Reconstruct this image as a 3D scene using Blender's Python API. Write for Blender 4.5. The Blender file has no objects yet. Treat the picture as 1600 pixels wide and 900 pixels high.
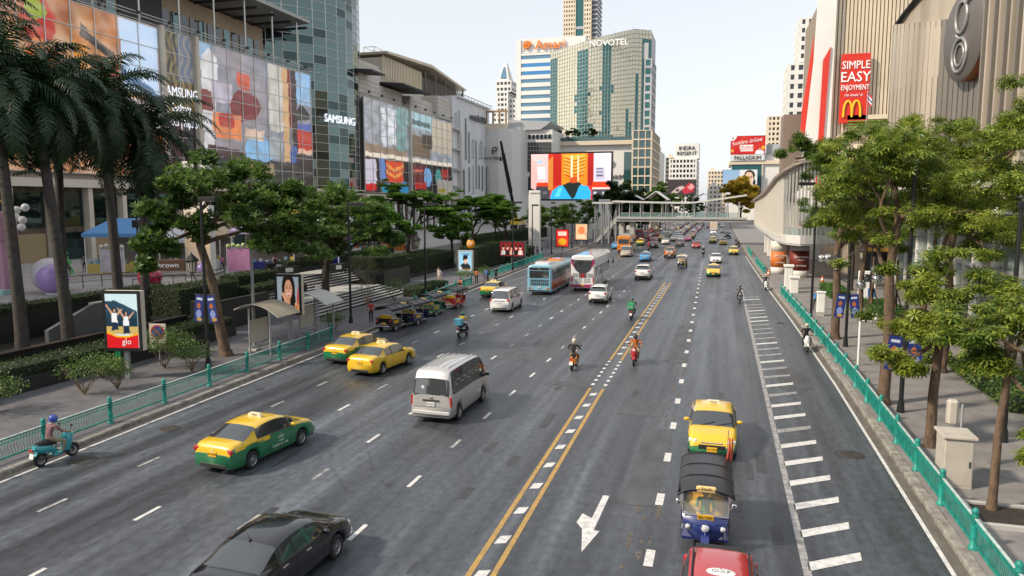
import bpy, math, random, colorsys
import numpy as np
from mathutils import Vector, Matrix
R = math.radians; PI = math.pi; RND = random.Random(7)
S = bpy.context.scene; COL = S.collection
# ---------------------------------------------------------------- camera
cd = bpy.data.cameras.new('camera'); CAM = bpy.data.objects.new('camera', cd); COL.objects.link(CAM)
CAM.location = (0, 0, 9.2); CAM.rotation_euler = (R(90 - 6.516), 0, R(15.8))
cd.lens = 26; cd.sensor_width = 36; cd.clip_start = .1; cd.clip_end = 6000; S.camera = CAM
# ---------------------------------------------------------------- sky, sun, exposure
SUN_EL, SUN_AZ = 38.0, 235.0      # compass style: 0 = +Y, clockwise; the sun stands behind and to the left
W = bpy.data.worlds.new('World'); S.world = W; W.use_nodes = True
nt = W.node_tree; bg = nt.nodes['Background']
sk = nt.nodes.new('ShaderNodeTexSky'); sk.sky_type = 'NISHITA'; sk.sun_disc = False
sk.sun_elevation = R(SUN_EL); sk.sun_rotation = R(SUN_AZ); sk.air_density = 1.0; sk.dust_density = 1.2; sk.ozone_density = 1.6
hs = nt.nodes.new('ShaderNodeHueSaturation'); hs.inputs['Saturation'].default_value = .36
hz = nt.nodes.new('ShaderNodeMix'); hz.data_type = 'RGBA'; hz.inputs[0].default_value = .6; hz.inputs[7].default_value = (3.8, 3.9, 4.08, 1)   # even haze over the whole dome
nt.links.new(sk.outputs[0], hs.inputs['Color']); nt.links.new(hs.outputs[0], hz.inputs[6]); nt.links.new(hz.outputs[2], bg.inputs['Color'])
bg.inputs['Strength'].default_value = .12
sd = bpy.data.lights.new('sun', 'SUN'); SUN = bpy.data.objects.new('sun', sd); COL.objects.link(SUN)
sd.energy = 2.5; sd.angle = R(4.5); sd.color = (1, .86, .68)
_d = Vector((math.sin(R(SUN_AZ)) * math.cos(R(SUN_EL)), math.cos(R(SUN_AZ)) * math.cos(R(SUN_EL)), math.sin(R(SUN_EL))))
SUN.rotation_euler = _d.to_track_quat('Z', 'Y').to_euler(); SUN.location = (-60, -60, 90)
S.view_settings.view_transform = 'Standard'; S.view_settings.look = 'None'; S.view_settings.gamma = 1
S.view_settings.exposure = .95
# ---------------------------------------------------------------- materials
MATS = {}
def srgb(h):
    if not isinstance(h, str): return tuple(h)
    h = h.lstrip('#'); c = [int(h[i:i + 2], 16) / 255 for i in (0, 2, 4)]
    return tuple(x / 12.92 if x < .04045 else ((x + .055) / 1.055) ** 2.4 for x in c)
def mat(name, col=(.5, .5, .5), rough=.6, metal=0, var=0., scale=4., bump=0., bscale=30., coat=0, spec=.5, emit=0, alpha=1, trans=0, stretch=None, two=None, rvar=0):
    if name in MATS: return MATS[name]
    m = bpy.data.materials.new(name); m.use_nodes = True; n = m.node_tree.nodes; l = m.node_tree.links
    b = n['Principled BSDF']; c = srgb(col)
    b.inputs['Base Color'].default_value = (*c, 1); b.inputs['Roughness'].default_value = rough; b.inputs['Metallic'].default_value = metal
    b.inputs['Specular IOR Level'].default_value = spec; b.inputs['Coat Weight'].default_value = coat; b.inputs['Coat Roughness'].default_value = .05
    b.inputs['Alpha'].default_value = alpha; b.inputs['Transmission Weight'].default_value = trans
    if emit: b.inputs['Emission Color'].default_value = (*c, 1); b.inputs['Emission Strength'].default_value = emit
    if var or bump or two or rvar:
        tc = n.new('ShaderNodeNewGeometry'); mp = n.new('ShaderNodeMapping'); l.new(tc.outputs['Position'], mp.inputs[0])
        if stretch: mp.inputs['Scale'].default_value = stretch
    if var or two or rvar:
        t = n.new('ShaderNodeTexNoise'); t.inputs['Scale'].default_value = scale; t.inputs['Detail'].default_value = 6; t.inputs['Roughness'].default_value = .62
        l.new(mp.outputs[0], t.inputs['Vector'])
        if var or two:
            r = n.new('ShaderNodeValToRGB'); l.new(t.outputs['Fac'], r.inputs[0])
            lo = srgb(two) if two else tuple(x * (1 - var) for x in c); hi = c if two else tuple(min(1, x * (1 + var)) for x in c)
            r.color_ramp.elements[0].position = .32; r.color_ramp.elements[1].position = .68
            r.color_ramp.elements[0].color = (*lo, 1); r.color_ramp.elements[1].color = (*hi, 1)
            l.new(r.outputs[0], b.inputs['Base Color'])
        if rvar:
            q = n.new('ShaderNodeMapRange'); q.inputs[3].default_value = rough - rvar; q.inputs[4].default_value = rough + rvar
            q.inputs[1].default_value = .3; q.inputs[2].default_value = .7
            l.new(t.outputs['Fac'], q.inputs[0]); l.new(q.outputs[0], b.inputs['Roughness'])
    if bump:
        t2 = n.new('ShaderNodeTexNoise'); t2.inputs['Scale'].default_value = bscale; t2.inputs['Detail'].default_value = 4; l.new(mp.outputs[0], t2.inputs['Vector'])
        bp = n.new('ShaderNodeBump'); bp.inputs['Strength'].default_value = bump; bp.inputs['Distance'].default_value = .05
        l.new(t2.outputs['Fac'], bp.inputs['Height']); l.new(bp.outputs[0], b.inputs['Normal'])
    MATS[name] = m; return m
def picmat(name, emit=0., rough=.5, coat=0):
    """print, screen or painted reflection: colour comes from the panel's own picture attribute"""
    if name in MATS: return MATS[name]
    m = bpy.data.materials.new(name); m.use_nodes = True; n = m.node_tree.nodes; l = m.node_tree.links
    b = n['Principled BSDF']; a = n.new('ShaderNodeVertexColor'); a.layer_name = 'picture'
    l.new(a.outputs[0], b.inputs['Base Color']); b.inputs['Roughness'].default_value = rough; b.inputs['Coat Weight'].default_value = coat
    b.inputs['Coat Roughness'].default_value = .03
    if emit: l.new(a.outputs[0], b.inputs['Emission Color']); b.inputs['Emission Strength'].default_value = emit
    MATS[name] = m; return m
def leafmat(name, c1, c2, scale=.6, trans=.35):
    if name in MATS: return MATS[name]
    m = bpy.data.materials.new(name); m.use_nodes = True; n = m.node_tree.nodes; l = m.node_tree.links
    b = n['Principled BSDF']; g = n.new('ShaderNodeNewGeometry')
    t = n.new('ShaderNodeTexNoise'); t.inputs['Scale'].default_value = scale; t.inputs['Detail'].default_value = 3; l.new(g.outputs['Position'], t.inputs['Vector'])
    ad = n.new('ShaderNodeMath'); ad.operation = 'MULTIPLY_ADD'; ad.inputs[1].default_value = .55; l.new(g.outputs['Random Per Island'], ad.inputs[0])
    sb = n.new('ShaderNodeMath'); sb.operation = 'SUBTRACT'; sb.inputs[1].default_value = .27; l.new(t.outputs['Fac'], sb.inputs[0]); l.new(sb.outputs[0], ad.inputs[2])
    r = n.new('ShaderNodeValToRGB'); r.color_ramp.elements[0].position = .2; r.color_ramp.elements[1].position = .8
    r.color_ramp.elements[0].color = (*srgb(c1), 1); r.color_ramp.elements[1].color = (*srgb(c2), 1)
    l.new(ad.outputs[0], r.inputs[0]); l.new(r.outputs[0], b.inputs['Base Color']); b.inputs['Roughness'].default_value = .48
    tr = n.new('ShaderNodeBsdfTranslucent'); l.new(r.outputs[0], tr.inputs['Color'])
    mx = n.new('ShaderNodeMixShader'); mx.inputs[0].default_value = trans
    l.new(b.outputs[0], mx.inputs[1]); l.new(tr.outputs[0], mx.inputs[2]); l.new(mx.outputs[0], n['Material Output'].inputs['Surface'])
    MATS[name] = m; return m
def roadmat(name, c, rough, **k):
    """asphalt: broad tone drift, lengthwise tyre streaks, fine aggregate, hairline cracks"""
    m = mat(name, c, rough, **k); n = m.node_tree.nodes; l = m.node_tree.links; b = n['Principled BSDF']; src = b.inputs['Base Color'].links[0].from_socket; g = n.new('ShaderNodeNewGeometry')
    def layer(sc, scale, lo, hi, p0=.35, p1=.65, typ='ShaderNodeTexNoise'):
        nonlocal src
        mp = n.new('ShaderNodeMapping'); mp.inputs['Scale'].default_value = sc; l.new(g.outputs['Position'], mp.inputs[0]); t = n.new(typ); t.inputs['Scale'].default_value = scale; l.new(mp.outputs[0], t.inputs['Vector'])
        if typ == 'ShaderNodeTexVoronoi': t.feature = 'DISTANCE_TO_EDGE'; o = t.outputs['Distance']
        else: t.inputs['Detail'].default_value = 5; o = t.outputs['Fac']
        r = n.new('ShaderNodeMapRange'); r.inputs[1].default_value = p0; r.inputs[2].default_value = p1; r.inputs[3].default_value = lo; r.inputs[4].default_value = hi; l.new(o, r.inputs[0])
        x = n.new('ShaderNodeMix'); x.data_type = 'RGBA'; x.blend_type = 'MULTIPLY'; x.inputs[0].default_value = 1; l.new(src, x.inputs[6]); l.new(r.outputs[0], x.inputs[7]); src = x.outputs[2]
    layer((1, .012, 1), 1.1, .62, 1.45); layer((1, .05, 1), 3.0, .86, 1.14); layer((1, 1, 1), 28, .8, 1.2); layer((1, .6, 1), 4.5, .8, 1.2); layer((.6, .25, 1), .12, .8, 1.35); layer((1.0, .35, 1), .45, .75, 1.0, 0, .006, 'ShaderNodeTexVoronoi')
    sx = n.new('ShaderNodeSeparateXYZ'); l.new(g.outputs['Position'], sx.inputs[0]); prev = sx.outputs[0]     # wheel paths, two to a 3.3 m lane
    for op, val in (('ADD', 19.5), ('MULTIPLY', 2 * PI / 1.65), ('SINE', 0), ('MULTIPLY_ADD', .09)):
        q = n.new('ShaderNodeMath'); q.operation = op; q.inputs[1].default_value = val; q.inputs[2].default_value = 1.0; l.new(prev, q.inputs[0]); prev = q.outputs[0]
    x = n.new('ShaderNodeMix'); x.data_type = 'RGBA'; x.blend_type = 'MULTIPLY'; x.inputs[0].default_value = 1; l.new(src, x.inputs[6]); l.new(prev, x.inputs[7]); src = x.outputs[2]
    l.new(src, b.inputs['Base Color']); return m
# ---------------------------------------------------------------- mesh helpers
class MB:
    """collects faces; build() links them as ONE mesh object"""
    def __init__(s): s.v = []; s.f = []; s.m = []; s.sm = []
    def add(s, vs, fs, mi=0, smooth=False, M=None):
        o = len(s.v)
        s.v += [tuple(M @ Vector(p)) for p in vs] if M else [tuple(p) for p in vs]
        for q in fs: s.f.append(tuple(i + o for i in q)); s.m.append(mi); s.sm.append(smooth)
        return s
    def box(s, x0, x1, y0, y1, z0, z1, mi=0, M=None):
        return s.add([(x0, y0, z0), (x1, y0, z0), (x1, y1, z0), (x0, y1, z0), (x0, y0, z1), (x1, y0, z1), (x1, y1, z1), (x0, y1, z1)],
                     [(3, 2, 1, 0), (4, 5, 6, 7), (0, 1, 5, 4), (1, 2, 6, 5), (2, 3, 7, 6), (3, 0, 4, 7)], mi, False, M)
    def bbox(s, x0, x1, y0, y1, z0, z1, b=.02, mi=0, M=None):
        """box with chamfered vertical edges and top"""
        p = [(x0 + b, y0), (x1 - b, y0), (x1, y0 + b), (x1, y1 - b), (x1 - b, y1), (x0 + b, y1), (x0, y1 - b), (x0, y0 + b)]
        q = [(min(max(x, x0 + b), x1 - b), min(max(y, y0 + b), y1 - b)) for x, y in p]
        vs = [(x, y, z0) for x, y in p] + [(x, y, z1 - b) for x, y in p] + [(x, y, z1) for x, y in q]
        fs = [(i, (i + 1) % 8, 8 + (i + 1) % 8, 8 + i) for i in range(8)] + [(8 + i, 8 + (i + 1) % 8, 16 + (i + 1) % 8, 16 + i) for i in range(8)]
        fs += [tuple(range(16, 24)), tuple(range(7, -1, -1))]
        return s.add(vs, fs, mi, False, M)
    def cyl(s, p, q, r0, r1=None, n=10, mi=0, caps=True, smooth=True, M=None):
        r1 = r0 if r1 is None else r1; p = Vector(p); q = Vector(q); d = (q - p)
        if d.length < 1e-6: return s
        a = d.orthogonal().normalized(); b = d.normalized().cross(a)
        ring = [a * math.cos(2 * PI * i / n) + b * math.sin(2 * PI * i / n) for i in range(n)]
        vs = [p + k * r0 for k in ring] + [q + k * r1 for k in ring]
        s.add(vs, [(i, (i + 1) % n, n + (i + 1) % n, n + i) for i in range(n)], mi, smooth, M)
        if caps: s.add(vs, [tuple(range(n - 1, -1, -1)), tuple(range(n, 2 * n))], mi, False, M)
        return s
    def tube(s, pts, rs, n=8, mi=0, M=None):
        pts = [Vector(p) for p in pts]; k = len(pts)
        if not isinstance(rs, (list, tuple)): rs = [rs] * k
        vs = []; prev = None
        for i, p in enumerate(pts):
            d = (pts[min(i + 1, k - 1)] - pts[max(i - 1, 0)]).normalized()
            a = d.orthogonal().normalized() if prev is None else (prev - d * prev.dot(d)).normalized()
            prev = a; b = d.cross(a)
            vs += [p + (a * math.cos(2 * PI * j / n) + b * math.sin(2 * PI * j / n)) * rs[i] for j in range(n)]
        fs = [(i * n + j, i * n + (j + 1) % n, (i + 1) * n + (j + 1) % n, (i + 1) * n + j) for i in range(k - 1) for j in range(n)]
        s.add(vs, fs, mi, True, M)
        return s.add(vs, [tuple(range(n - 1, -1, -1)), tuple(range((k - 1) * n, k * n))], mi, False, M)
    def lathe(s, prof, n=16, mi=0, M=None, smooth=True):
        vs = [(r * math.cos(2 * PI * j / n), r * math.sin(2 * PI * j / n), z) for r, z in prof for j in range(n)]
        fs = [(i * n + j, i * n + (j + 1) % n, (i + 1) * n + (j + 1) % n, (i + 1) * n + j) for i in range(len(prof) - 1) for j in range(n)]
        return s.add(vs, fs, mi, smooth, M)
    def sphere(s, c, r, nu=16, nv=10, mi=0, sc=(1, 1, 1), M=None):
        pr = [(max(1e-4, math.sin(PI * i / nv)), -math.cos(PI * i / nv)) for i in range(nv + 1)]
        T = Matrix.Translation(c) @ Matrix.Diagonal((r * sc[0], r * sc[1], r * sc[2], 1))
        return s.lathe(pr, nu, mi, (M @ T) if M else T)
    def prism(s, poly, a, b, axis='y', mi=0, M=None):
        """polygon swept from a to b; axis y: poly is (x,z); x: (y,z); z: (x,y)"""
        f = {'y': lambda p, t: (p[0], t, p[1]), 'x': lambda p, t: (t, p[0], p[1]), 'z': lambda p, t: (p[0], p[1], t)}[axis]
        n = len(poly); vs = [f(p, a) for p in poly] + [f(p, b) for p in poly]
        fs = [(i, (i + 1) % n, n + (i + 1) % n, n + i) for i in range(n)] + [tuple(range(n - 1, -1, -1)), tuple(range(n, 2 * n))]
        return s.add(vs, fs, mi, False, M)
    def quad(s, a, b, c, d, mi=0, M=None): return s.add([a, b, c, d], [(0, 1, 2, 3)], mi, False, M)
    def mesh(s, name, mats):
        me = bpy.data.meshes.new(name); me.from_pydata(s.v, [], s.f)
        for m in (mats if isinstance(mats, (list, tuple)) else [mats]): me.materials.append(m)
        me.polygons.foreach_set('material_index', s.m); me.polygons.foreach_set('use_smooth', s.sm)
        me.update(); return me
    def build(s, name, mats, parent=None, loc=None, rot=None, fix=True):
        me = s.mesh(name, mats)
        if fix:
            import bmesh
            bm = bmesh.new(); bm.from_mesh(me); bmesh.ops.recalc_face_normals(bm, faces=bm.faces); bm.to_mesh(me); bm.free()
        return obj(name, me, parent, loc, rot)
def obj(name, me, parent=None, loc=None, rot=None):
    o = bpy.data.objects.new(name, me); COL.objects.link(o)
    if parent: o.parent = parent
    if loc: o.location = loc
    if rot: o.rotation_euler = rot
    return o
def tag(o, label, cat, group=None):
    o['label'] = label; o['category'] = cat
    if group: o['group'] = group
    return o
def thing(name, label, cat, loc=(0, 0, 0), rz=0, group=None):
    o = bpy.data.objects.new(name, None); COL.objects.link(o); o.location = loc; o.rotation_euler = (0, 0, rz); o.empty_display_size = .3
    return tag(o, label, cat, group)
def kind(o, k): o['kind'] = k; return o
def dup(o, parent=None):
    c = o.copy(); COL.objects.link(c)
    if parent: c.parent = parent
    for ch in o.children: dup(ch, c)
    return c
def place(proto, used, loc, rz, label, group=None, sc=None):
    """first use moves the prototype itself, later ones copy it with its parts"""
    o = dup(proto) if used.get(proto.name) else proto
    used[proto.name] = 1
    o.location = loc; o.rotation_euler = (0, 0, rz); o['label'] = label
    if group: o['group'] = group
    if sc: o.scale = sc
    return o
USED = {}
def text(name, body, size, m, parent, M, ext=.01, align='CENTER', sx=1.0, shear=0):
    cu = bpy.data.curves.new('t', 'FONT'); cu.body = body; cu.size = size; cu.align_x = align; cu.align_y = 'CENTER'; cu.extrude = ext; cu.shear = shear
    cu.resolution_u = 2
    t = bpy.data.objects.new('t', cu); COL.objects.link(t)
    me = bpy.data.meshes.new_from_object(t.evaluated_get(bpy.context.evaluated_depsgraph_get()))
    bpy.data.objects.remove(t); bpy.data.curves.remove(cu)
    me.transform(M @ Matrix.Diagonal((sx, 1, 1, 1))); me.materials.clear(); me.materials.append(m)
    return obj(name, me, parent)
def frame(origin, right, up):
    """matrix whose x runs along right, y along up: for text and pictures on a face"""
    r = Vector(right).normalized(); u = Vector(up).normalized(); n = r.cross(u)
    return Matrix(((r.x, u.x, n.x, origin[0]), (r.y, u.y, n.y, origin[1]), (r.z, u.z, n.z, origin[2]), (0, 0, 0, 1)))
FS = lambda x, y, z: frame((x, y, z), (1, 0, 0), (0, 0, 1))       # facing -Y, towards the viewer
FE = lambda x, y, z: frame((x, y, z), (0, 1, 0), (0, 0, 1))       # facing +X, towards the street
FN = lambda x, y, z: frame((x, y, z), (-1, 0, 0), (0, 0, 1))      # facing +Y
# ---------------------------------------------------------------- pictures: flat print, screens and painted reflections
def paint(shapes, X, Y, bg=(.8, .8, .8)):
    C = np.empty(X.shape + (3,)); C[:] = srgb(bg)
    for s in shapes:
        k = s[0]; c = np.array(srgb(s[-1]))
        if k == 'r': a = (X >= s[1]) & (Y >= s[2]) & (X <= s[3]) & (Y <= s[4])
        elif k == 'e': a = ((X - s[1]) / s[3]) ** 2 + ((Y - s[2]) / s[4]) ** 2 <= 1
        elif k == 'g':     # vertical blend to colour between y0 and y1 within x0..x1
            t = np.clip((Y - s[3]) / (s[4] - s[3]), 0, 1) * ((X >= s[1]) & (X <= s[2])); C = C * (1 - t[..., None]) + c * t[..., None]; continue
        elif k == 'n':     # soft waves of colour
            t = np.clip(.5 + .5 * np.sin(X * s[1] + 2.2 * np.sin(Y * s[2] + s[3])) - .35, 0, 1) * s[4]; C = C * (1 - t[..., None]) + c * t[..., None]; continue
        else:
            a = np.zeros(X.shape, bool); P = s[1]; j = len(P) - 1
            for i in range(len(P)):
                xi, yi = P[i]; xj, yj = P[j]
                with np.errstate(divide='ignore', invalid='ignore'):
                    a ^= ((yi > Y) != (yj > Y)) & (X < (xj - xi) * (Y - yi) / ((yj - yi) or 1e-9) + xi)
                j = i
        C[a] = c
    return C
def picture(name, w, h, nx, ny, shapes, m, parent, M, bg=(.8, .8, .8), win=(0, 0, 1, 1), warp=None):
    """flat panel w x h centred on M's origin; win: the part of the picture it shows"""
    xs = np.linspace(0, 1, nx + 1); ys = np.linspace(0, 1, ny + 1); X, Y = np.meshgrid(xs, ys)
    PX = win[0] + X * (win[2] - win[0]); PY = win[1] + Y * (win[3] - win[1])
    if warp: PX, PY = PX + warp[0] * np.sin(Y * 5 + warp[1]) * (X * (1 - X) * 4), PY + warp[0] * 1.4 * np.sin(X * 6 + Y * 3 + warp[2]) * (Y * (1 - Y) * 4)
    C = paint(shapes, PX, PY, bg)
    if warp: C = np.clip(C ** 1.35 * 1.12, 0, 1)      # deepens the reflection painted on the glass
    v = np.stack([(X - .5) * w, (Y - .5) * h, np.zeros_like(X)], -1).reshape(-1, 3)
    a = np.arange(ny)[:, None] * (nx + 1) + np.arange(nx)[None, :]
    f = np.stack([a, a + 1, a + nx + 2, a + nx + 1], -1).reshape(-1, 4)
    me = bpy.data.meshes.new(name); me.from_pydata(v.tolist(), [], f.tolist())
    at = me.color_attributes.new('picture', 'FLOAT_COLOR', 'POINT')
    at.data.foreach_set('color', np.concatenate([C.reshape(-1, 3), np.ones((len(v), 1))], 1).ravel())
    me.transform(M); me.materials.append(m); me.update()
    return obj(name, me, parent)
def lerp(a, b, t): return a + (b - a) * t
def interp(x, pts):
    if x <= pts[0][0]: return pts[0][1]
    for (a, b), (c, d) in zip(pts, pts[1:]):
        if x <= c: return b + (d - b) * (x - a) / (c - a)
    return pts[-1][1]
# ---------------------------------------------------------------- shared materials
M_asphalt = roadmat('asphalt', (.053, .060, .071), .42, var=.34, scale=.55, bump=.25, bscale=55, stretch=(1, .14, 1), rvar=.13)
M_white = mat('road_paint', (.74, .74, .72), .6, two=(.42, .42, .42), scale=5.)
M_yellow = mat('road_paint_yellow', (.5, .3, .07), .65, two=(.27, .19, .09), scale=4.)
M_kerb = mat('kerb_stone', (.36, .34, .31), .8, two=(.16, .14, .12), scale=2.5, bump=.4)
M_pave = mat('paving', (.115, .115, .125), .75, var=.22, scale=1.2, bump=.2)
M_pave2 = mat('plaza_paving', (.36, .35, .34), .6, var=.15, scale=.6)
M_teal = mat('teal_paint', (.011, .235, .195), .45, var=.35, scale=3.)
M_steel = mat('brushed_steel', (.62, .64, .65), .3, 1.)
M_white_p = mat('white_paint', (.78, .78, .76), .5, var=.06, scale=1.)
M_black = mat('black_metal', (.012, .013, .015), .45)
M_dgrey = mat('dark_grey', (.05, .052, .056), .6, var=.2, scale=1.)
M_grey = mat('grey_metal', (.3, .31, .32), .5, var=.1, scale=1.)
M_conc = mat('concrete', (.42, .41, .39), .8, var=.14, scale=.35, bump=.15, bscale=3)
M_cream = mat('cream_cladding', (.58, .52, .43), .7, var=.1, scale=.3)
M_glassd = mat('dark_window', (.02, .028, .032), .06, 0, spec=.9)
M_glasst = mat('teal_window', (.03, .085, .09), .05, 0, spec=1.)
M_bark = mat('bark', (.17, .11, .07), .9, two=(.07, .05, .035), scale=5., bump=.9, bscale=14, stretch=(1, 1, .35))
M_barkd = mat('dark_bark', (.06, .045, .035), .9, two=(.03, .024, .02), scale=4., bump=.7, bscale=12)
M_skin = mat('skin', (.42, .24, .16), .55)
M_hair = mat('hair', (.012, .01, .009), .5)
M_rubber = mat('rubber', (.015, .015, .016), .8)
M_chrome = mat('chrome', (.75, .75, .76), .12, 1.)
# ================================================================ ground, road, pavements
XL = [(-60, -22.6), (18, -23.2), (40, -23.9), (55, -24.7), (80, -26.2), (136, -28.6), (200, -28.0), (320, -25.5), (900, -24)]
XR = [(-60, 6.25), (40, 6.2), (60, 5.95), (85, 5.35), (122, 4.7), (160, 4.3), (320, 3.6), (900, 3)]
xl = lambda y: interp(y, XL); xr = lambda y: interp(y, XR)
def strip(name, fa, fb, ys, z, m, parent=None):
    b = MB(); vs = []
    for y in ys: vs += [(fa(y), y, z), (fb(y), y, z)]
    b.add(vs, [(2 * i, 2 * i + 1, 2 * i + 3, 2 * i + 2) for i in range(len(ys) - 1)])
    return b.build(name, m, parent, fix=False)
YS = [-60, -20, 0, 10, 18, 25, 32, 40, 48, 55, 65, 80, 95, 110, 122, 136, 160, 200, 320, 500, 900]
g = MB(); g.quad((-1800, -300, -.05), (1800, -300, -.05), (1800, 3500, -.05), (-1800, 3500, -.05))
kind(g.build('ground', mat('ground_dust', (.2, .2, .19), .9, var=.2, scale=.05), fix=False), 'structure')
ROAD = kind(strip('road', xl, xr, YS, 0, M_asphalt), 'structure')
def pavement(name, fa, fb, ys, z0, z1, m):
    b = MB(); n = len(ys); vs = []
    for y in ys: vs += [(fa(y), y, z0), (fa(y), y, z1), (fb(y), y, z1), (fb(y), y, z0)]
    b.add(vs, [(4 * i + k, 4 * i + k + 1, 4 * i + k + 5, 4 * i + k + 4) for i in range(n - 1) for k in range(3)])
    return kind(b.build(name, m, fix=False), 'structure')
PAVL = pavement('pavement_left', lambda y: xl(y) - 12, lambda y: xl(y) - .34, YS, -.05, .15, M_pave)
PAVR = pavement('pavement_right', lambda y: xr(y) + .32, lambda y: xr(y) + 11, YS, -.05, .15, mat('paving_warm', (.21, .20, .195), .75, var=.2, scale=1.1, bump=.2))
FORE = pavement('forecourt', lambda y: xr(y) + 11, lambda y: xr(y) + 60, YS, -.05, .14, mat('forecourt_paving', (.16, .14, .135), .7, var=.2, scale=.7))
PLAZA = pavement('plaza', lambda y: -140, lambda y: interp(y, [(-80, -43), (62, -43), (64, -44), (100, -44), (150, -47), (262, -50)]), [-80, 30, 62, 64, 100, 150, 262], -.05, 2.2, M_pave2)
# kerb stones, one by one near the viewer, joined further off
rk = random.Random(3); kb = MB(); kb.bbox(-.16, .16, -.49, .49, -.1, .16, .03); KME = kb.mesh('kerb_stone', M_kerb)
def kerbs(f, off, par, ya, yb, yc):
    y = ya
    while y < yb:
        sl = (f(y + 1) - f(y)); o = obj('kerb_stone', KME, par, (f(y) + off + rk.uniform(-.012, .012), y + .5, rk.uniform(-.012, .008)), (0, 0, -math.atan(sl))); y += 1.0
    b = MB()
    while y < yc:
        L = min(8, yc - y); x0, x1 = f(y) + off, f(y + L) + off
        b.add([(x0 - .16, y, 0), (x0 + .16, y, 0), (x1 + .16, y + L, 0), (x1 - .16, y + L, 0), (x0 - .16, y, .16), (x0 + .16, y, .16), (x1 + .16, y + L, .16), (x1 - .16, y + L, .16)],
              [(4, 5, 6, 7), (0, 1, 5, 4), (1, 2, 6, 5), (3, 0, 4, 7)]); y += L
    b.build('kerb', M_kerb, par)
kerbs(xl, -.18, PAVL, 10, 62, 420); kerbs(xr, .16, PAVR, 12, 80, 420)
# gutters: darker band of silt along each kerb
M_gut = mat('gutter_silt', (.085, .075, .065), .85, two=(.16, .145, .125), scale=3., stretch=(1, .3, 1))
strip('gutter', lambda y: xl(y), lambda y: xl(y) + .38, YS, .004, M_gut, ROAD); strip('gutter', lambda y: xr(y) - .34, lambda y: xr(y), YS, .004, M_gut, ROAD)
# ---- painted markings (each its own piece of the road)
Z1 = .008
dm = MB(); dm.quad((-.07, 0, 0), (.07, 0, 0), (.07, 1.05, 0), (-.07, 1.05, 0)); DASH = dm.mesh('lane_dash', M_white)
M_worn = mat('road_paint_worn', (.42, .42, .41), .6, two=(.14, .142, .15), scale=3.5)
DASHW = dm.mesh('lane_dash', M_worn)
for lx, ph in ((-19.5, .6), (-16.25, .9), (-12.95, 1.2), (-9.6, 1.45)):
    for k in range(1, 56):
        y = ph + 4 * k; o = obj('lane_dash', DASHW if rk.random() < .3 else DASH, ROAD, (lx - .004 * max(0, y - 40), y, Z1))
for k in range(1, 30):
    y = 2.2 + 4 * k; obj('lane_dash', DASH, ROAD, (-1.55 - .0115 * max(0, y - 18), y, Z1), None).scale = (1.7, .9, 1)
def ribbon(name, pts, w, m, z=Z1):
    b = MB(); vs = []
    for x, y in pts: vs += [(x - w / 2, y, z), (x + w / 2, y, z)]
    b.add(vs, [(2 * i, 2 * i + 1, 2 * i + 3, 2 * i + 2) for i in range(len(pts) - 1)]); return b.build(name, m, ROAD, fix=False)
ribbon('edge_line', [(xl(y) + .42, y) for y in YS[1:14]], .13, M_white)
ribbon('edge_line', [(xr(y) - .38, y) for y in YS[1:16]], .12, M_white)
ribbon('solid_line', [(2.36, 2), (2.33, 20), (2.25, 85)], .2, M_worn)
YLF = lambda y: interp(y, [(0, -5.55), (16, -5.8), (36, -6.1), (90, -6.2)]); YRF = lambda y: interp(y, [(0, -5.0), (16, -5.2), (36, -5.45), (90, -5.55)])
for a, b_ in ((3, 36), (43, 88)):
    n = int((b_ - a) / 3) + 1; yy = [a + (b_ - a) * i / n for i in range(n + 1)]
    ribbon('yellow_line', [(YLF(y), y) for y in yy], .15, M_yellow); ribbon('yellow_line', [(YRF(y), y) for y in yy], .15, M_yellow)
for k in range(7):
    y = 36.6 + k * .95
    for f_ in (YLF, YRF): obj('yellow_dash', DASH, ROAD, (f_(y), y, Z1)).scale = (1.2, .38, 1)
qm = MB(); qm.quad((-.17, 0, 0), (.13, .12, 0), (.17, .62, 0), (-.13, .5, 0)); QD = qm.mesh('median_block', M_white)
for k in range(40):
    y = 4.2 + k * 2.02
    if 35.5 < y < 43: continue
    obj('median_block', QD, ROAD, ((YLF(y) + YRF(y)) / 2, y, Z1))
bm_ = MB(); bm_.quad((0, 0, 0), (1.38, .98, 0), (1.42, 1.46, 0), (0, .48, 0)); BAR = bm_.mesh('hatch_bar', M_white); BARW = bm_.mesh('hatch_bar', M_worn)
for k in range(33):
    y = 13.2 + k * 1.95; obj('hatch_bar', BARW if k > 8 and rk.random() < .6 else BAR, ROAD, (2.38, y, Z1))
ar = MB(); ar.add([(-3.32, 18.5, Z1), (-3.06, 19.9, Z1), (-3.23, 19.9, Z1), (-3.16, 22.5, Z1), (-3.36, 22.5, Z1), (-3.42, 20.7, Z1), (-3.74, 20.95, Z1), (-3.8, 20.3, Z1), (-3.56, 19.9, Z1)], [(0, 1, 2, 8), (2, 3, 4, 5), (8, 2, 5), (8, 5, 6, 7)]); ar.build('turn_arrow', M_white, ROAD, fix=False)
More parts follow.
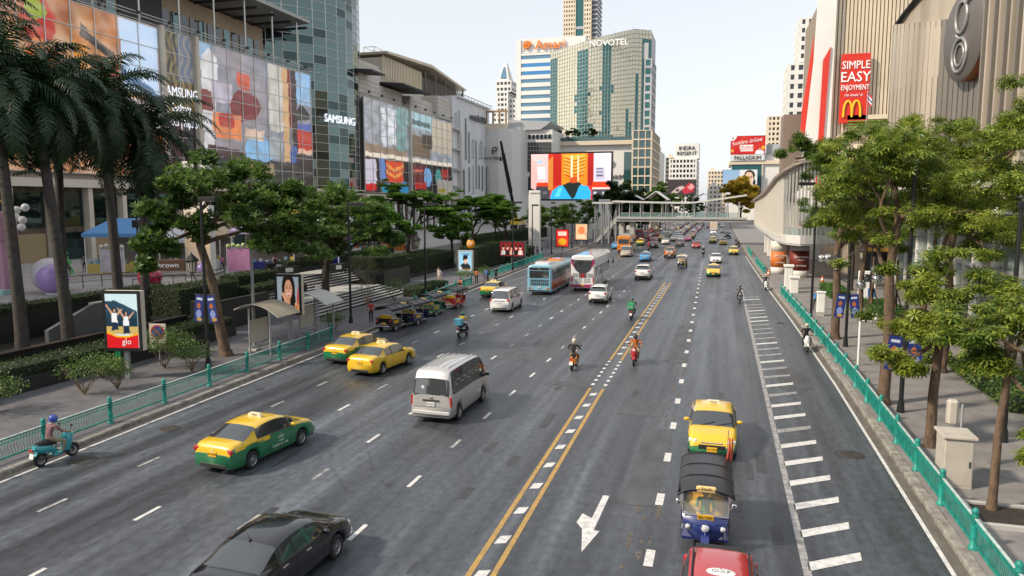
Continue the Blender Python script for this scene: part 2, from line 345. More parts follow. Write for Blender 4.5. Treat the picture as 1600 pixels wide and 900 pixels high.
# patches, scars and tar along the joints of the concrete slabs
M_patch = mat('tar_patch', (.034, .035, .038), .5, two=(.055, .056, .06), scale=2.); M_scar = mat('broken_surface', (.165, .145, .125), .9, two=(.05, .05, .052), scale=7., bump=.8, bscale=20)
def blotch(b, x, y, w, l, z, n=9):
    vs = [(x, y, z)] + [(x + w * math.cos(2 * PI * i / n) * rk.uniform(.6, 1.1), y + l * math.sin(2 * PI * i / n) * rk.uniform(.6, 1.1), z) for i in range(n)]
    b.add(vs, [(0, 1 + i, 1 + (i + 1) % n) for i in range(n)])
b = MB()
for off in (0, -.62, -.3):
    y = 7
    while y < 88:
        l = rk.uniform(.12, .75); x = -1.55 - .0115 * max(0, y - 18) + off + rk.gauss(0, .04); blotch(b, x, y + l, rk.uniform(.04, .11), l, .0045); y += 2.3 * l + rk.uniform(0, .8) * (1 if off > -.2 or off < -.5 else 6)
kind(b.build('broken_joint', M_scar, ROAD, fix=False), 'stuff')
b = MB()
for lx in (-21.5, -18, -14.7, -11.2, -7.6, -3.4, .5, 4.4):
    y = 8
    while y < 85: l = rk.uniform(.2, 1.2); blotch(b, lx + rk.gauss(0, .5), y + l, rk.uniform(.06, .25), l, .004); y += 2.4 * l + rk.uniform(4, 18)
kind(b.build('tar_stain', M_patch, ROAD, fix=False), 'stuff')
for (x, y, w, l) in ((-11.6, 43, 2.2, 3.4), (-2.2, 26, 1.1, 8), (-2.3, 50, 1.2, 14),  (-6.9, 30, .35, 2.2), (-7.6, 21.5, .3, 1.0), (-8.2, 26, .28, 1.2), (-12.8, 18.2, .3, 1.3), (.6, 23, .5, 1.5), (3.9, 41, 1.6, 5), (-17.9, 30, .4, 2), (1.6, 27, .35, 2.1), (1.75, 21, .3, 1.2), (-3.2, 33, 2.0, 2.6), (-7.3, 36.5, 2.4, 1.1)):
    b = MB(); b.quad((x - w / 2, y - l / 2, .0052), (x + w / 2, y - l / 2, .0052), (x + w / 2, y + l / 2, .0052), (x - w / 2, y + l / 2, .0052))
    b.build('repair_patch', mat('repair_grey', (.072, .076, .083), .6, var=.3, scale=1.5, stretch=(1, .4, 1)) if w > 1 else M_patch, ROAD, fix=False)
def manhole(x, y, r):
    o = MB(); o.lathe([(.001, .011), (r * .8, .011)], 20); o.lathe([(r * .84, .011), (r, .011), (r, .004)], 20)
    for k in range(-3, 4): o.box(x0 := -r * .55, -x0, k * r * .2 - .02, k * r * .2 + .02, .011, .018)
    o.build('manhole_cover', mat('cast_iron', (.075, .07, .066), .6, .4, var=.3, scale=9), ROAD, (x, y, 0))
for q in ((-21.9, 20.6, .5), (-21.6, 24.6, .42), (4.85, 28.8, .45), (4.6, 60, .4)): manhole(*q)
# ================================================================ street fences
def fence_protos():
    t = MB(); t.lathe([(.13, 0), (.13, .06), (.085, .1), (.08, .86), (.1, .88), (.1, .92), (.07, .95), (.09, 1.0), (.09, 1.06), (.05, 1.12), (.001, 1.14)], 12)
    t.cyl((0, 0, .3), (0, 0, .34), .095, n=12); t.cyl((0, 0, .6), (0, 0, .63), .095, n=12)
    return t.mesh('post', M_teal)
POSTM = fence_protos()
def bay(L, wavy):
    b = MB(); n = int(L / .125)
    b.box(-.025, .025, .06, L - .06, .14, .19); b.box(-.025, .025, .06, L - .06, .8, .84); b.box(-.015, .015, .06, L - .06, .68, .705)
    for i in range(n):
        y = .12 + (L - .24) * i / (n - 1)
        if wavy: b.tube([(0, y + .035 * math.sin(k * 1.5), .19 + .61 * k / 6) for k in range(7)], .011, 4)
        else: b.box(-.011, .011, y - .011, y + .011, .19, .8); b.cyl((0, y + .06, .72), (0, y + .06, .78), .028, n=6, smooth=False) if i < n - 1 else None
    r = MB(); r.box(-.035, .035, .05, L - .05, .842, .87)
    return b.mesh('railing_panel', M_teal), r.mesh('top_rail', mat('rail_cap', (.45, .55, .53), .4, var=.3, scale=5))
def fence(label, pts, wavy=False, L=3.1):
    """pts: (x,y) of posts"""
    root = thing('street_fence', label, 'fence', (pts[0][0], pts[0][1], .15)); bp, br = bay(L, wavy)
    for i, (x, y) in enumerate(pts):
        lo = (x - pts[0][0], y - pts[0][1], 0); obj('post', POSTM, root, lo)
        if i + 1 < len(pts):
            dx, dy = pts[i + 1][0] - x, pts[i + 1][1] - y; d = math.hypot(dx, dy)
            for me, nm in ((bp, 'railing_panel'), (br, 'top_rail')):
                o = obj(nm, me, root, lo, (0, 0, -math.atan2(dx, dy))); o.scale = (1, d / L, 1)
    return root
fence('teal railing with wavy bars along the left kerb before the bus shelters', [(xl(y) - .75, y) for y in [8.1 + 3.22 * i for i in range(12)]], True, 3.22)
fence('short teal railing on the left kerb beyond the parked tuk tuks', [(xl(y) - .75, y) for y in [59.5 + 3.1 * i for i in range(7)]])
fence('distant teal railing on the left kerb beside the buses', [(xl(y) - .75, y) for y in [86 + 3.1 * i for i in range(12)]])
fence('long bright teal railing along the right kerb', [(xr(y) + .42, y) for y in [15.2 + 3.0 * i for i in range(22)]], False, 3.0)
fence('far teal railing on the right kerb by the skywalk columns', [(xr(y) + .42, y) for y in [101 + 3.0 * i for i in range(7)]], False, 3.0)
fence('farthest teal railing on the right kerb below the skybridge end', [(xr(y) + .42, y) for y in [132 + 3.0 * i for i in range(6)]], False, 3.0)
# ================================================================ vehicles
def paintm(name, c, **k): return mat(name, c, k.pop('rough', .32), k.pop('metal', .0), coat=1., **k)
P_yellow = paintm('taxi_yellow', (.72, .46, .015)); P_green = paintm('taxi_green', (.008, .16, .06)); P_black = paintm('car_black', (.008, .008, .01), rough=.2)
P_silver = paintm('car_silver', (.54, .53, .51), metal=.45, rough=.38); P_white = paintm('car_white', (.72, .73, .73)); P_red = paintm('car_red', (.42, .02, .025))
P_blue = paintm('car_blue', (.05, .30, .62)); P_grey = paintm('car_grey', (.12, .125, .13), metal=.4); P_orange = paintm('car_orange', (.68, .22, .02)); P_pink = paintm('car_pink', (.6, .16, .3))
P_navy = paintm('car_navy', (.01, .03, .11)); P_turq = paintm('scooter_turquoise', (.02, .3, .36))
M_cglass = mat('car_glass', (.15, .16, .165), .03, .75)
M_tail = mat('tail_lamp', (.45, .012, .015), .15, coat=1.); M_head = mat('head_lamp', (.72, .74, .76), .08, .3, coat=1.)
M_amber = mat('amber_lamp', (.75, .25, .02), .2, coat=1.); M_plate = mat('plate_white', (.7, .7, .68), .5); M_platey = mat('plate_yellow', (.75, .42, .02), .5)
M_trim = mat('black_trim', (.02, .02, .022), .55); M_rim = mat('alloy', (.45, .46, .47), .3, .9); M_ink = mat('ink', (.015, .015, .018), .6)
def smooth_interp(y, pts):
    if y <= pts[0][0]: return pts[0][1]
    for i in range(len(pts) - 1):
        if y <= pts[i + 1][0]:
            x0, a = pts[i]; x1, b = pts[i + 1]; t = (y - x0) / (x1 - x0)
            m0 = (b - pts[i - 1][1]) / (x1 - pts[i - 1][0]) if i else (b - a) / (x1 - x0)
            m1 = (pts[i + 2][1] - a) / (pts[i + 2][0] - x0) if i + 2 < len(pts) else (b - a) / (x1 - x0)
            h = x1 - x0; lim = 3 * abs(b - a) / h
            m0 = max(-lim, min(lim, m0)); m1 = max(-lim, min(lim, m1))
            t2, t3 = t * t, t * t * t
            return (2 * t3 - 3 * t2 + 1) * a + (t3 - 2 * t2 + t) * h * m0 + (-2 * t3 + 3 * t2) * b + (t3 - t2) * h * m1
    return pts[-1][1]
WHEEL = {}
def wheel_meshes(r, w=.2):
    k = (round(r, 3), w)
    if k in WHEEL: return WHEEL[k]
    RY = Matrix.Rotation(PI / 2, 4, 'Y')
    t = MB(); t.lathe([(r * .62, -w / 2), (r * .9, -w / 2), (r, -w * .36), (r, w * .36), (r * .9, w / 2), (r * .62, w / 2), (r * .62, -w / 2)], 22, M=RY)
    q = MB(); q.lathe([(r * .64, w * .45), (r * .58, w * .48), (r * .55, w * .2), (r * .55, -w * .4), (r * .64, -w * .45)], 22, M=RY); q.lathe([(.001, w * .42), (r * .15, w * .42), (r * .16, w * .2)], 12, M=RY)
    for s in range(5):
        A = Matrix.Rotation(2 * PI * s / 5, 4, 'X')
        for d in (-.16, .16): q.prism([(-.012 * 2 + d * r * .3, r * .1), (.024 + d * r * .3, r * .1), (.02 + d * r, r * .57), (-.02 + d * r, r * .57)], w * .3, w * .42, 'x', M=A)
    q.lathe([(r * .5, -.0), (.001, -.0)], 18, 1, M=RY)
    WHEEL[k] = (t.mesh('tyre', M_rubber), q.mesh('rim', [M_rim, M_trim])); return WHEEL[k]
def add_wheel(root, x, y, r, w=.2):
    t, q = wheel_meshes(r, w); o = obj('wheel', t, root, (x, y, r), (0, 0, 0 if x > 0 else PI)); obj('rim', q, o); return o
def make_car(name, label, sp, group=None):
    L, Wd = sp['L'], sp['W']; hl = L / 2; top = sp['top']; bl = sp['belt']; wr = sp['wr']; axles = sp['axles']; tb = sp.get('tumble', .27)
    ws0, ws1 = sp['wind']; rw0, rw1 = sp['rear']; bot = sp.get('bot', .22); nose = sp.get('nose', .13)
    root = thing(name, label, 'car', group=group)
    ys = set(); n = 46
    for i in range(n + 1): ys.add(round(-hl + L * i / n, 3))
    for y in (ws0, ws1, rw0, rw1, -hl + .02, -hl + .05, hl - .02, hl - .05): ys.add(round(y, 3))
    for s in sp['side']: ys.update((round(s[0], 3), round(s[1], 3)))
    for a in axles:
        for k in range(9): ys.add(round(a + wr * 1.17 * math.cos(PI * k / 8), 3))
    ys = sorted(ys); out = [ys[0]]
    for y in ys[1:]:
        if y - out[-1] > .012: out.append(y)
    ys = out
    def hw(y):
        c = hl - .75; t = max(0, (abs(y) - c) / (hl - c)); return Wd / 2 * (1 - nose * t ** 2.4)
    def sec(y):
        zt = smooth_interp(y, top); be = min(smooth_interp(y, bl), zt - .03); w = hw(y); zb = bot + .05 * max(0, (abs(y) - hl + .5) / .5)
        for a in axles:
            d = (wr * 1.17) ** 2 - (y - a) ** 2
            if d > 0: zb = max(zb, wr + math.sqrt(d) * 1.0)
        zb = min(zb, be - .08); h = zt - be; e = min(.075, h * .35); xr_ = w * .93 - h * tb if h > .1 else w * .93 - h * tb - (.1 - h) * 1.2
        return [(w * .9, zb), (w * .975, lerp(zb, be, .14)), (w, lerp(zb, be, .45)), (w * .99, lerp(zb, be, .8)), (w * .965, be), (w * .93, be + min(.03, h * .3)),
                (xr_, zt - e), (xr_ * .9, zt - e * .3), (xr_ * .5, zt), (0, zt + .012 * min(1, h * 3))]
    G = [[(x, y, z) for x, z in sec(y)] for y in ys]; K = 10
    parts = {}
    def face(nm, q, mi=0):
        b = parts.setdefault(nm, ({}, MB())); d, mb = b; ix = []
        for p in q:
            key = tuple(round(c, 4) for c in p)
            if key not in d: d[key] = len(mb.v); mb.v.append(p)
            ix.append(d[key])
        if len(set(ix)) < 3: return
        mb.f.append(tuple(ix)); mb.m.append(mi); mb.sm.append(True)
    split = sp.get('split', 0)
    for i in range(len(ys) - 1):
        ym = (ys[i] + ys[i + 1]) / 2
        for k in range(K - 1):
            for sg in (1, -1):
                q = [G[i][k], G[i][k + 1], G[i + 1][k + 1], G[i + 1][k]]; q = [(sg * x, y, z) for x, y, z in q]; zc = sum(p[2] for p in q) / 4
                mi = 1 if split and k < 4 and (zc < split) else 0
                nm = 'body'
                if k >= 6 and ws0 < ym < ws1: nm = 'windscreen'
                elif k >= 6 and rw0 < ym < rw1: nm = 'rear_window'
                elif k == 5:
                    for j, s in enumerate(sp['side']):
                        if s[0] < ym < s[1]: nm = 'window%d%s' % (j, 'a' if sg > 0 else 'b')
                    if nm == 'body' and sp['side'][0][0] < ym < sp['side'][-1][1]: nm = 'pillar_trim'
                elif k == 4 and sp['side'][0][0] < ym < sp['side'][-1][1]: nm = 'window_trim'
                face(nm, q if sg > 0 else q[::-1], mi)
    for e_, g_ in ((-1, G[0]), (1, G[-1])):
        for k in range(K - 1):
            a, b, c, d = g_[k], g_[k + 1], (-g_[k + 1][0], *g_[k + 1][1:]), (-g_[k][0], *g_[k][1:])
            face('body', [a, b, c, d] if e_ > 0 else [d, c, b, a], 1 if split and (a[2] + b[2]) / 2 < split - .12 else 0)
    pm = sp['paint']; pm2 = sp.get('paint2', pm)
    for nm, (d, mb) in parts.items():
        base = nm.rstrip('0123456789ab') if nm.startswith('window') else nm
        o = mb.build(base, [pm, pm2] if base == 'body' else M_trim if base.endswith('trim') else M_cglass, root)
        if base == 'body':
            for sl in o.material_slots: sl.link = 'OBJECT'
            o.material_slots[0].material = pm; o.material_slots[1].material = pm2
    u = MB(); u.box(-Wd * .42, Wd * .42, -hl + .12, hl - .12, bot - .02, bot + .25); u.build('underbody', M_trim, root)
    for a in axles:
        for s in (-1, 1): add_wheel(root, s * (Wd / 2 - .12), a, wr)
    def surf(y, k, t=0.):
        s = sec(y); a = s[k]; b = s[min(k + 1, 9)]; return (lerp(a[0], b[0], t), y, lerp(a[1], b[1], t))
    # panel gaps round the doors
    pg = MB()
    for y in sp.get('gaps', ()):
        for sg in (1, -1):
            P = [surf(y, k) for k in range(1, 5)]; vs = []
            for p in P: vs += [(sg * (p[0] + .003), y - .006, p[2]), (sg * (p[0] + .003), y + .006, p[2])]
            pg.add(vs, [(2 * i, 2 * i + 1, 2 * i + 3, 2 * i + 2) for i in range(3)])
    for y in sp.get('cross', (ws1 + .06, rw0 - .05)):
        for sg in (1, -1):
            vs = []
            for k in range(4, 10): p = surf(y, k) if k < 9 else (0, y, sec(y)[9][1]); vs += [(sg * p[0], y - .007, p[2] + .004), (sg * p[0], y + .007, p[2] + .004)]
            pg.add(vs, [(2 * i, 2 * i + 1, 2 * i + 3, 2 * i + 2) for i in range(5)])
    for sg in (1, -1):      # bonnet edges and sill line
        ysb = [ws1 + .06 + (hl - .35 - ws1) * i / 6 for i in range(7)]; vs = []
        for y in ysb: p = surf(y, 5, .5); vs += [(sg * p[0], y, p[2] + .005), (sg * (p[0] - .014), y, p[2] + .006)]
        pg.add(vs, [(2 * i, 2 * i + 1, 2 * i + 3, 2 * i + 2) for i in range(6)])
    if pg.v: pg.build('panel_gap', M_trim, root)
    for sg in (.42, -.12): w_ = MB(); p = surf(ws1 - .02, 8); w_.tube([(sg, ws1 + .02, p[2] + .02), (sg - .5, ws1 - .2, smooth_interp(ws1 - .2, top) + .015)], .012, 4); w_.build('wiper', M_trim, root)
    for sg in (1, -1):
        for y in sp.get('handles', ()):
            p = surf(y, 3, .35); h = MB(); h.bbox(-.015, .02, -.1, .1, -.018, .018, .01); h.build('door_handle', sp.get('handle_mat', pm), root, (sg * p[0], y, p[2]))
        ym = sp['mirror']; p = surf(ym, 4, .6); h = MB()
        h.sphere((sg * .13, 0, .09), .1, 10, 8, sc=(1.15, .55, .75)); h.cyl((0, 0, .02), (sg * .08, 0, .07), .025); h.build('wing_mirror', sp.get('mirror_mat', pm), root, (sg * p[0], ym, p[2]))
    for nm, M_, pos, size in sp['bits']:
        for sg in ((1, -1) if pos[0] else (1,)):
            h = MB(); h.bbox(-size[0] / 2, size[0] / 2, -size[1] / 2, size[1] / 2, -size[2] / 2, size[2] / 2, min(size) * .3)
            o = h.build(nm, M_, root, (sg * pos[0], pos[1], pos[2]))
            if len(pos) > 3: o.rotation_euler = (pos[4] if len(pos) > 4 else 0, 0, sg * pos[3])
    return root
def plate(root, y, z, m=M_plate, txt='1ก 2489', sgn=-1, w=.36, rx=0):
    p = MB(); p.bbox(-w / 2, w / 2, -.012, .012, -.085, .085, .005); o = p.build('number_plate', m, root, (0, y, z), (rx, 0, 0))
    text('plate_text', txt, .1, M_ink, o, (FS if sgn < 0 else FN)(0, sgn * .014, 0), .002); return o
def sedan_spec(paint, paint2=None, split=0, **kw):
    return dict(dict(L=4.62, W=1.775, wr=.315, axles=(-1.32, 1.38), paint=paint, paint2=paint2 or paint, split=split,
        top=[(-2.31, .74), (-2.28, .9), (-2.2, 1.02), (-2.0, 1.075), (-1.72, 1.10), (-1.05, 1.375), (-.6, 1.45), (-.1, 1.47), (.35, 1.435), (.62, 1.37), (1.4, 1.01), (1.9, .91), (2.13, .82), (2.25, .70), (2.31, .52)],
        belt=[(-2.31, .7), (-2.2, .93), (-1.6, .985), (0, .945), (1.3, .90), (2.0, .76), (2.31, .48)],
        wind=(.6, 1.36), rear=(-1.72, -.98), side=[(-1.05, -.46), (-.38, .5), (.5, .98)], gaps=(-1.12, -.42, .72), handles=(-.85, .1), mirror=.72,
        bits=[('taillight', M_tail, (.66, -2.235, .86, -.22), (.36, .1, .15)), ('headlight', M_head, (.66, 2.13, .68, -.5), (.36, .16, .14)),
              ('grille', M_trim, (0, 2.29, .5), (.95, .05, .16)), ('bumper_inset', M_trim, (0, -2.3, .33), (1.1, .04, .12)), ('emblem', M_chrome, (0, -2.3, .84), (.1, .02, .07)),
              ('chrome_bar', M_chrome, (0, 2.25, .64), (.8, .06, .05)), ('fog_lamp', M_head, (.6, 2.2, .4, -.3), (.14, .08, .09))]), **kw)
def taxi_sign(root, z=1.49, y=-.15):
    s = MB(); s.prism([(-.3, 0), (.3, 0), (.26, .1), (.2, .14), (-.2, .14), (-.26, .1)], -.06, .06); o = s.build('taxi_sign', mat('sign_cream', (.75, .68, .5), .4), root, (0, y, z - .02))
    text('sign_text', 'TAXI', .11, M_ink, o, FS(0, -.064, .065), .002); text('sign_text', 'TAXI', .11, M_ink, o, FN(0, .064, .065), .002); return o
TXT_W = mat('white_lettering', (.7, .7, .7), .5)
taxi_proto = make_car('taxi', 'x', sedan_spec(P_yellow, P_green, .885, handle_mat=P_green, mirror_mat=P_yellow)); taxi_sign(taxi_proto); plate(taxi_proto, -2.32, .73, M_platey, 'ทค 2906'); plate(taxi_proto, 2.335, .43, M_platey, 'ทค 2906', 1)
for sg in (1, -1):
    F = FE(.885, 0, 0) if sg > 0 else frame((-.885, 0, 0), (0, -1, 0), (0, 0, 1))
    text('door_lettering', 'แท็กซี่', .13, TXT_W, taxi_proto, F @ Matrix.Translation((sg * .15, .74, 0)), .003); text('door_lettering', '1-2345', .1, TXT_W, taxi_proto, F @ Matrix.Translation((sg * .15, .6, .004)), .003)
    text('door_lettering', 'โทรเรียก 02 - 424', .12, TXT_W, taxi_proto, F @ Matrix.Translation((sg * .1, .46, .004)), .003)
ytaxi_proto = make_car('taxi', 'x', sedan_spec(P_yellow, mirror_mat=P_yellow)); plate(ytaxi_proto, -2.32, .73, M_platey, 'ทย 514'); taxi_sign(ytaxi_proto)
sedan_proto = make_car('sedan', 'x', sedan_spec(P_black, handle_mat=M_chrome)); plate(sedan_proto, -2.32, .73, txt='กธ 7710'); plate(sedan_proto, 2.335, .43, txt='กธ 7710', sgn=1)
an = MB(); an.cyl((0, 0, 0), (0, -.1, .2), .008, .004, 6); an.sphere((0, 0, 0), .035, 8, 6, sc=(1, 1.6, .5)); an.build('antenna', M_trim, sedan_proto, (0, -.95, 1.43))
def suv_spec(paint, **kw):
    return dict(dict(L=4.35, W=1.79, wr=.34, axles=(-1.28, 1.33), paint=paint, bot=.27,
        top=[(-2.17, .80), (-2.14, .98), (-2.08, 1.06), (-1.98, 1.16), (-1.62, 1.50), (-1.3, 1.58), (-.6, 1.625), (0, 1.62), (.42, 1.56), (1.2, 1.12), (1.3, 1.09), (1.8, 1.0), (2.02, .9), (2.13, .74), (2.17, .55)],
        belt=[(-2.17, .76), (-2.0, 1.05), (-1, 1.06), (1.2, 1.0), (1.9, .86), (2.17, .5)], tumble=.24,
        wind=(.42, 1.2), rear=(-2.0, -1.58), side=[(-1.5, -.95), (-.88, -.05), (.02, .8)], gaps=(-.95, -.02, .82), handles=(-.7, .2), mirror=.82,
        bits=[('taillight', M_tail, (.66, -2.09, .97, -.3), (.34, .12, .14)), ('headlight', M_head, (.64, 2.03, .82, -.5), (.36, .16, .14)),
              ('grille', M_trim, (0, 2.15, .62), (.9, .06, .2)), ('lower_bumper', M_trim, (0, -2.15, .4), (1.3, .06, .2)), ('roof_spoiler', M_trim, (0, -1.68, 1.5, 0, -.2), (1.1, .2, .03)),
              ('roof_rail', M_trim, (.58, -.4, 1.625), (.04, 1.9, .035))]), **kw)
suv_proto = make_car('suv', 'x', suv_spec(P_white)); plate(suv_proto, -2.185, .8, txt='1กก 4412')
def mpv_spec(paint, **kw):
    return dict(dict(L=4.95, W=1.85, wr=.345, axles=(-1.45, 1.55), paint=paint, bot=.2, nose=.1,
        top=[(-2.47, .8), (-2.45, 1.06), (-2.4, 1.18), (-2.28, 1.62), (-2.12, 1.84), (-1.7, 1.915), (-.5, 1.935), (.5, 1.9), (.95, 1.8), (1.75, 1.25), (1.9, 1.15), (2.25, 1.0), (2.42, .8), (2.47, .55)],
        belt=[(-2.47, .75), (-2.38, 1.12), (-1, 1.13), (1, 1.06), (2.0, .95), (2.47, .5)], tumble=.16,
        wind=(.95, 1.76), rear=(-2.41, -2.16), side=[(-2.05, -1.25), (-1.15, .0), (.06, .95), (1.0, 1.35)], gaps=(-1.2, .03, 1.12), handles=(-.2, .25), mirror=1.25,
        bits=[('taillight', M_tail, (.68, -2.4, 1.05, -.18), (.42, .08, .18)), ('headlight', M_head, (.68, 2.3, .82, -.4), (.36, .14, .2)), ('grille', M_chrome, (0, 2.42, .68), (.9, .08, .4)),
              ('bumper_inset', M_trim, (0, -2.46, .33), (1.2, .05, .1)), ('chrome_bar', M_chrome, (0, -2.46, .98), (.9, .04, .06))]), **kw)
mpv_proto = make_car('minivan', 'x', mpv_spec(P_white)); plate(mpv_proto, -2.475, .78, txt='ฮค 61')
def van_spec(paint, **kw):
    return dict(dict(L=5.2, W=1.9, wr=.345, axles=(-1.65, 1.45), paint=paint, bot=.24, nose=.07,
        top=[(-2.6, .75), (-2.59, 1.15), (-2.56, 1.3), (-2.47, 1.92), (-2.42, 2.08), (-2.3, 2.24), (-1.9, 2.3), (0, 2.31), (1.1, 2.25), (1.45, 2.1), (2.2, 1.32), (2.32, 1.18), (2.48, .95), (2.58, .7), (2.6, .5)],
        belt=[(-2.6, .7), (-2.54, 1.25), (0, 1.25), (1.6, 1.15), (2.3, 1.02), (2.6, .45)], tumble=.115,
        wind=(1.5, 2.2), rear=(-2.57, -2.47), side=[(-2.3, -1.16), (-1.12, .38), (.42, 1.16), (1.2, 1.85)], gaps=(-.95, .4, 1.2), handles=(.2, 1.0), mirror=1.72, mirror_mat=M_trim,
        bits=[('taillight', M_tail, (.87, -2.55, .98, -.1), (.1, .08, .42)), ('headlight', M_head, (.7, 2.42, .82, -.4), (.36, .16, .22)), ('grille', M_trim, (0, 2.55, .68), (.8, .06, .14)),
              ('tailgate_handle', M_trim, (0, -2.61, 1.02), (.75, .05, .06)), ('rear_step', paintm('van_step', (.5, .5, .5), rough=.5), (0, -2.6, .5), (1.7, .1, .13)), ('emblem', M_chrome, (0, -2.61, 1.14), (.14, .03, .08))]), **kw)
van_proto = make_car('van', 'x', van_spec(P_silver)); plate(van_proto, -2.625, .86, txt='30-4213')
# roof ribs, big tailgate window and its frame seam: a van's flat tail
rb = MB()
for x in (-.55, -.28, 0, .28, .55): rb.bbox(x - .035, x + .035, -2.0, .9, 0, .022, .01)
rb.build('roof_rib', P_silver, van_proto, (0, 0, 2.3)); tw = MB()
tw.add([(-.74, -2.585, 1.28), (.74, -2.585, 1.28), (.7, -2.49, 1.83), (.62, -2.482, 1.89), (-.62, -2.482, 1.89), (-.7, -2.49, 1.83)], [(0, 1, 2, 3, 4, 5)]); o = tw.build('rear_window', M_cglass, van_proto)
st = MB(); st.cyl((0, 0, 0), (0, .004, 0), .07, n=14); st.build('window_sticker', TXT_W, van_proto, (-.38, -2.548, 1.56))
def off_spec(paint):
    s = suv_spec(paint, L=4.5, W=1.85, wr=.38, bot=.35); s['top'] = [(-2.25, .9), (-2.22, 1.15), (-2.12, 1.6), (-1.95, 1.8), (-1.5, 1.84), (0, 1.85), (.5, 1.78), (1.1, 1.25), (1.3, 1.2), (2.05, 1.1), (2.2, .9), (2.25, .6)]
    s['belt'] = [(-2.25, .85), (-2.15, 1.15), (1.1, 1.12), (2.25, .6)]; s['rear'] = (-2.19, -1.96); s['wind'] = (.5, 1.15); s['side'] = [(-1.85, -1.0), (-.9, -.1), (0, .8)]; s['axles'] = (-1.35, 1.4)
    s['bits'] = [('taillight', M_tail, (.75, -2.2, 1.0, -.1), (.14, .1, .3)), ('headlight', M_head, (.7, 2.18, .9, -.3), (.3, .12, .2)), ('bumper', M_trim, (0, -2.27, .55), (1.7, .15, .2)), ('grille', M_trim, (0, 2.24, .85), (.8, .06, .25))]; return s
off_proto = make_car('off_roader', 'x', off_spec(P_orange)); plate(off_proto, -2.36, .58)
for x in (-.32, .32):
    w = MB(); w.cyl((x, -2.28, 1.12), (x, -2.42, 1.12), .27, n=18); w.build('spare_wheel_cover', mat('cover_cream', (.6, .5, .4), .5), off_proto)
